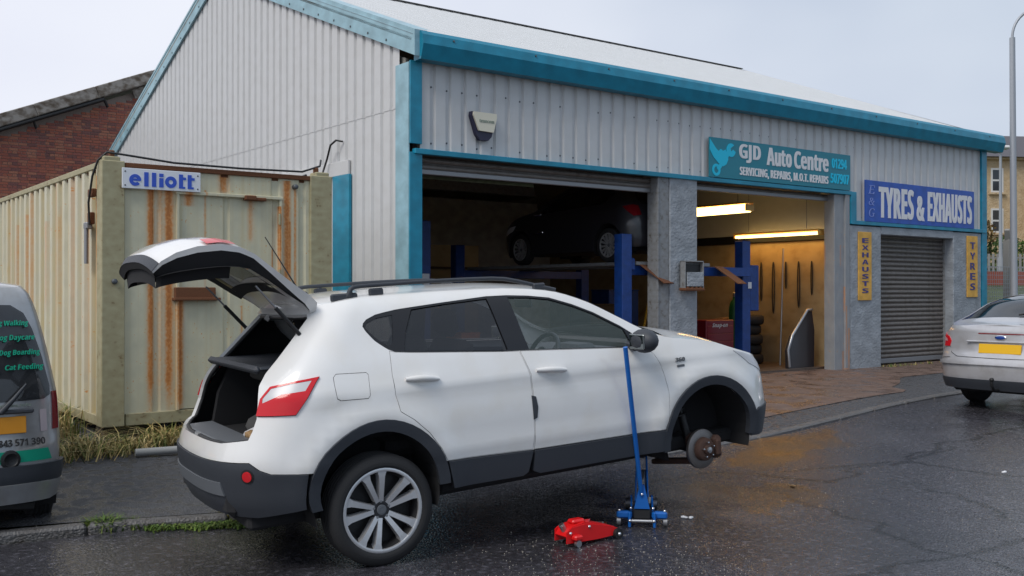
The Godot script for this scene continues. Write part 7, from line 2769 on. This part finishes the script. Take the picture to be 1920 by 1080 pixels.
# ------------------------------------------------------------------ small things
func make_small_things() -> void:
	# wheel nuts and scraps on the road
	var k := 0
	for p in [[1.27, -7.52, "sign_white", "crumpled white scrap by the blue jack, the smaller one"], [1.32, -7.50, "sign_white", "crumpled white scrap by the blue jack, the larger one"], [2.42, -8.72, "card", "pale brown scrap beside the brown puddle"], [4.35, -8.95, "sign_white", "flat white scrap on a crack in the road"]]:
		var mb := MB.new()
		mb.ball(Vector3(0, 0.010, 0), Vector3(0.022 + 0.008 * (k % 2), 0.012, 0.016), 7)
		mb.ball(Vector3(0.02, 0.008, 0.008), Vector3(0.016, 0.009, 0.014), 6)
		var o := put("paper_scrap", mb, M[p[2]])
		o.position = Vector3(p[0], road_h(4.0, 6.0) if p[0] > 3 else 0.0, p[1])
		o.rotation.y = k * 1.3
		tag(o, p[3], "scrap")
		k += 1
	var wn := thing("wheel_nut_tin", "small rusty tin of wheel nuts between the red and blue jacks", "tin", Vector3(0.63, 0, -7.28), 0.4)
	var mb := MB.new()
	mb.lathe(Vector3.ZERO, Vector3.UP, [Vector2(0, 0.004), Vector2(0.045, 0.0), Vector2(0.052, 0.022), Vector2(0.047, 0.022), Vector2(0.042, 0.006), Vector2(0, 0.006)], 16)
	put("tin", mb, M.rust, wn)
	for e in 4:
		mb = MB.new()
		mb.lathe(Vector3(cos(e * 1.6) * 0.022, 0.014, sin(e * 1.6) * 0.022), Vector3(0.3, 1, 0.2 * e), [Vector2(0, -0.01), Vector2(0.011, -0.01), Vector2(0.009, 0.014), Vector2(0, 0.014)], 6)
		put("wheel_nut", mb, M.steel_dull, wn)
	# things lying in the boot of the white car
	var base := Transform3D(Basis(Vector3.UP, deg_to_rad(30.5)), Vector3(-1.223, 0.0, -6.94)) * Transform3D(Basis(Vector3(0, 0, 1), deg_to_rad(3.9)), Vector3(0, 0.06, 0))
	var cup := MB.new()
	cup.lathe(Vector3(-0.05, 0, 0), Vector3(1, 0.1, 0.3), [Vector2(0, 0), Vector2(0.036, 0), Vector2(0.046, 0.12), Vector2(0.042, 0.12), Vector2(0.034, 0.01)], 18)
	var o := put("paper_cup", cup, M.sign_white)
	o.transform = base * Transform3D(Basis(Vector3.UP, 0.8), Vector3(-0.60, 0.765, 0.30))
	tag(o, "white paper cup on its side in the open boot", "cup")
	var rag := MB.new()
	for e in 9:
		rag.ball(Vector3(sin(e * 2.1) * 0.05, 0.03 + 0.018 * (e % 3), cos(e * 1.7) * 0.06), Vector3(0.045, 0.03, 0.04), 7)
	o = put("brown_rag", rag, M.card)
	o.transform = base * Transform3D(Basis(), Vector3(-0.58, 0.715, 0.43))
	tag(o, "crumpled brown rag in the open boot", "rag")
	var bag := MB.new()
	bag.ball(Vector3(0, 0.07, 0), Vector3(0.16, 0.09, 0.20), 12)
	o = put("black_bag", bag, M.cloth_grey)
	o.transform = base * Transform3D(Basis(), Vector3(-0.42, 0.715, 0.12))
	tag(o, "dark grey bag slumped in the open boot", "bag")
	# grey plastic pipe in the grass by the container
	mb = MB.new()
	mb.tube([Vector3(-0.45, 0.04, 0), Vector3(0.5, 0.04, 0)], 0.035, 12)
	o = put("plastic_pipe", mb, M.trim_light)
	o.position = Vector3(-3.0, 0.19, -9.35)
	o.rotation.y = 0.5
	tag(o, "pale grey plastic pipe lying at the edge of the dry grass", "pipe")
	# conduit looped on the gable
	mb = MB.new()
	mb.tube([G(-0.02, 3.78, -1.98), G(-0.10, 3.80, -2.05), G(-0.12, 3.74, -2.2), G(-0.10, 3.55, -2.35), G(-0.14, 3.3, -2.45), G(-0.5, 3.05, -2.3), G(-1.4, 2.92, -1.6), G(-2.0, 2.86, 0.9)], 0.016, 6)
	o = put("power_cable", mb, M.black)
	tag(o, "black cable looping from the ribbed gable to the container", "cable")
	# grit scattered over the road
	var gm := MB.new()
	gm.box(Vector3.ZERO, Vector3(1, 0.6, 0.8), 0.2)
	var mm := MultiMesh.new()
	mm.transform_format = MultiMesh.TRANSFORM_3D
	mm.mesh = gm.mesh(M.grit)
	mm.instance_count = 1500
	var r := RandomNumberGenerator.new()
	r.seed = 77
	for i in 1500:
		var p: Vector2
		var pick := r.randf()
		if pick < 0.45:
			p = Vector2(r.randfn(0.7, 0.5), r.randfn(-6.35, 0.40))
		elif pick < 0.7:
			p = Vector2(r.randfn(2.4, 0.5), r.randfn(-9.6, 0.9))
		else:
			p = Vector2(r.randf_range(-4, 6), r.randf_range(-10, -5.2))
		var s := r.randf_range(0.0025, 0.0065) * (1.6 if r.randf() < 0.08 else 1.0)
		var w := Vector3(p.x, 0, p.y) - BO
		var a := cos(YAW) * w.x - sin(YAW) * w.z
		var d := sin(YAW) * w.x + cos(YAW) * w.z
		var y := road_h(a, d) if d > kerb_d(a) else pave_h(a, d)
		mm.set_instance_transform(i, Transform3D(Basis.from_euler(Vector3(r.randf() * 3, r.randf() * 6, 0)).scaled(Vector3.ONE * s), Vector3(p.x, y + s * 0.3, p.y)))
	var mi := MultiMeshInstance3D.new()
	mi.multimesh = mm
	mi.name = "road_grit"
	add_child(mi)
	mi.set_meta("kind", "stuff")
	tag(mi, "pale grit scattered over the wet road", "grit")

# ------------------------------------------------------------------ plants
func blades(mb: MB, at: Vector3, n: int, spread: float, high: float, cols: Array, r: RandomNumberGenerator, lean := 0.6, wide := 0.006) -> void:
	for k in n:
		var p := at + Vector3(r.randfn(0, spread), 0, r.randfn(0, spread))
		var an := r.randf() * TAU
		var h := high * r.randf_range(0.45, 1.2)
		var d := Vector3(cos(an), 0, sin(an))
		var side := Vector3(-sin(an), 0, cos(an)) * wide * r.randf_range(0.6, 1.3)
		var m := p + Vector3(0, h * 0.62, 0) + d * h * 0.25 * lean
		var e := p + Vector3(0, h * r.randf_range(0.55, 1.0), 0) + d * h * lean * r.randf_range(0.6, 1.2)
		mb.col = cols[r.randi() % cols.size()] * r.randf_range(0.75, 1.2)
		mb.tri(p - side, p + side, m + side * 0.7)
		mb.tri(p - side, m + side * 0.7, m - side * 0.7)
		mb.tri(m - side * 0.7, m + side * 0.7, e)

func make_plants() -> void:
	var r := RandomNumberGenerator.new()
	r.seed = 21
	var dry := [Color(0.52, 0.38, 0.15), Color(0.46, 0.35, 0.14), Color(0.36, 0.25, 0.10), Color(0.56, 0.45, 0.22)]
	var green := [Color(0.10, 0.14, 0.025), Color(0.14, 0.16, 0.03), Color(0.20, 0.20, 0.05)]
	var mix := dry + dry + green + green
	var mb := MB.new()
	for k in 105:
		var t := r.randf()
		var a := lerpf(-5.6, -3.0, t)
		var d := 1.95 + r.randf() * lerpf(0.75, 0.25, t)
		var p := G(a, 0, d)
		p.y = pave_h(a, d)
		blades(mb, p, 30, 0.09, lerpf(0.05, 0.19, absf(sin(a * 5.0 + d * 3.0))), mix, r, 1.7)
	for k in 60:   # along the container's long side
		var a := r.randf_range(-5.1, -4.7)
		var d := r.randf_range(-1.0, 1.7)
		var p := G(a, 0, d)
		p.y = pave_h(a, d)
		blades(mb, p, 22, 0.07, 0.28, dry + green, r, 0.9)
	for k in 26:
		var a := r.randf_range(-2.9, -2.2)
		var d := r.randf_range(1.75, 2.0)
		var p := G(a, 0, d)
		p.y = pave_h(a, d)
		blades(mb, p, 20, 0.05, 0.16, green + dry, r, 0.7)
	var o := put("dry_grass", mb, M.leaf)
	o.set_meta("kind", "stuff")
	tag(o, "dry straw-coloured grass at the foot of the container", "grass")
	# mossy weeds in the gutter by the kerb
	mb = MB.new()
	var weed := [Color(0.08, 0.15, 0.02), Color(0.12, 0.20, 0.025), Color(0.06, 0.11, 0.02), Color(0.16, 0.20, 0.04)]
	for k in 260:
		var t := pow(r.randf(), 1.4)
		var x := lerpf(-2.95, -1.75, t)
		var z := lerpf(-7.12, -7.35, t) + r.randfn(0, 0.05) - (0.08 if t < 0.35 else 0.0)
		blades(mb, Vector3(x, 0.005, z), 16, 0.035, lerpf(0.085, 0.03, smooth(t * 2.0)), weed, r, 1.2, 0.007)
	for k in 40:
		blades(mb, Vector3(r.randfn(-1.95, 0.06), 0.03, r.randfn(-7.5, 0.05)), 14, 0.03, 0.07, [Color(0.25, 0.22, 0.03), Color(0.16, 0.18, 0.03)], r, 1.2, 0.007)
	o = put("kerb_weeds", mb, M.leaf)
	o.set_meta("kind", "stuff")
	tag(o, "low green weeds growing along the kerb", "weeds")
	mb = MB.new()
	for k in 40:
		var a := r.randf_range(11.0, 14.6)
		var p := G(a, 0, r.randf_range(0.05, 0.25))
		p.y = pave_h(a, 0.1) + 0.008
		blades(mb, p, 10, 0.03, 0.06, weed + dry, r, 1.0)
	o = put("wall_weeds", mb, M.leaf)
	o.set_meta("kind", "stuff")
	tag(o, "small weeds at the foot of the closed shutter", "weeds")
	# hedge and bushes up the bank
	var beds := [["green_hedge", "clipped green hedge on the bank behind the paling fence", Vector3(27.0, 3.5, -50.0), Vector3(5.2, 0.85, 0.8), [Color(0.09, 0.15, 0.03), Color(0.06, 0.11, 0.025), Color(0.13, 0.19, 0.04)], 5200, "hedge"],
		["autumn_bush", "reddish brown bush beside the garage's far corner", Vector3(22.6, 4.6, -49.5), Vector3(1.0, 0.95, 0.8), [Color(0.20, 0.10, 0.03), Color(0.14, 0.11, 0.03), Color(0.26, 0.15, 0.04)], 1600, "bush"]]
	for b in beds:
		var t := thing(b[0], b[1], b[6], b[2] - Vector3(0, b[3].y, 0))
		mb = MB.new()
		for k in b[5]:
			var q := Vector3(r.randf_range(-1, 1), r.randf_range(-1, 1), r.randf_range(-1, 1))
			if b[6] == "bush" and q.length() > 1.0:
				continue
			q.y *= 0.85 + 0.2 * sin(q.x * 9.0)
			var p: Vector3 = q * b[3] + Vector3(0, b[3].y, 0)
			var nrm := Vector3(r.randfn(), r.randfn() + 0.5, r.randfn()).normalized()
			var x := nrm.cross(Vector3(r.randfn(), r.randfn(), r.randfn())).normalized() * r.randf_range(0.05, 0.10)
			var y := nrm.cross(x)
			mb.col = b[4][r.randi() % 3] * r.randf_range(0.7, 1.2)
			mb.tri(p - x, p + y * 0.8, p + x)
			mb.tri(p - x, p + x, p - y * 0.8)
		put("foliage", mb, M.leaf, t)
		mb = MB.new()
		for k in 5:
			var bx: float = lerpf(-0.7, 0.7, k / 4.0) * b[3].x
			mb.tube([Vector3(bx, -0.4, 0), Vector3(bx + 0.1, b[3].y, 0.05), Vector3(bx, b[3].y * 1.6, -0.05)], [0.05, 0.035, 0.015], 6)
		put("stem", mb, M.hedge_wood, t)
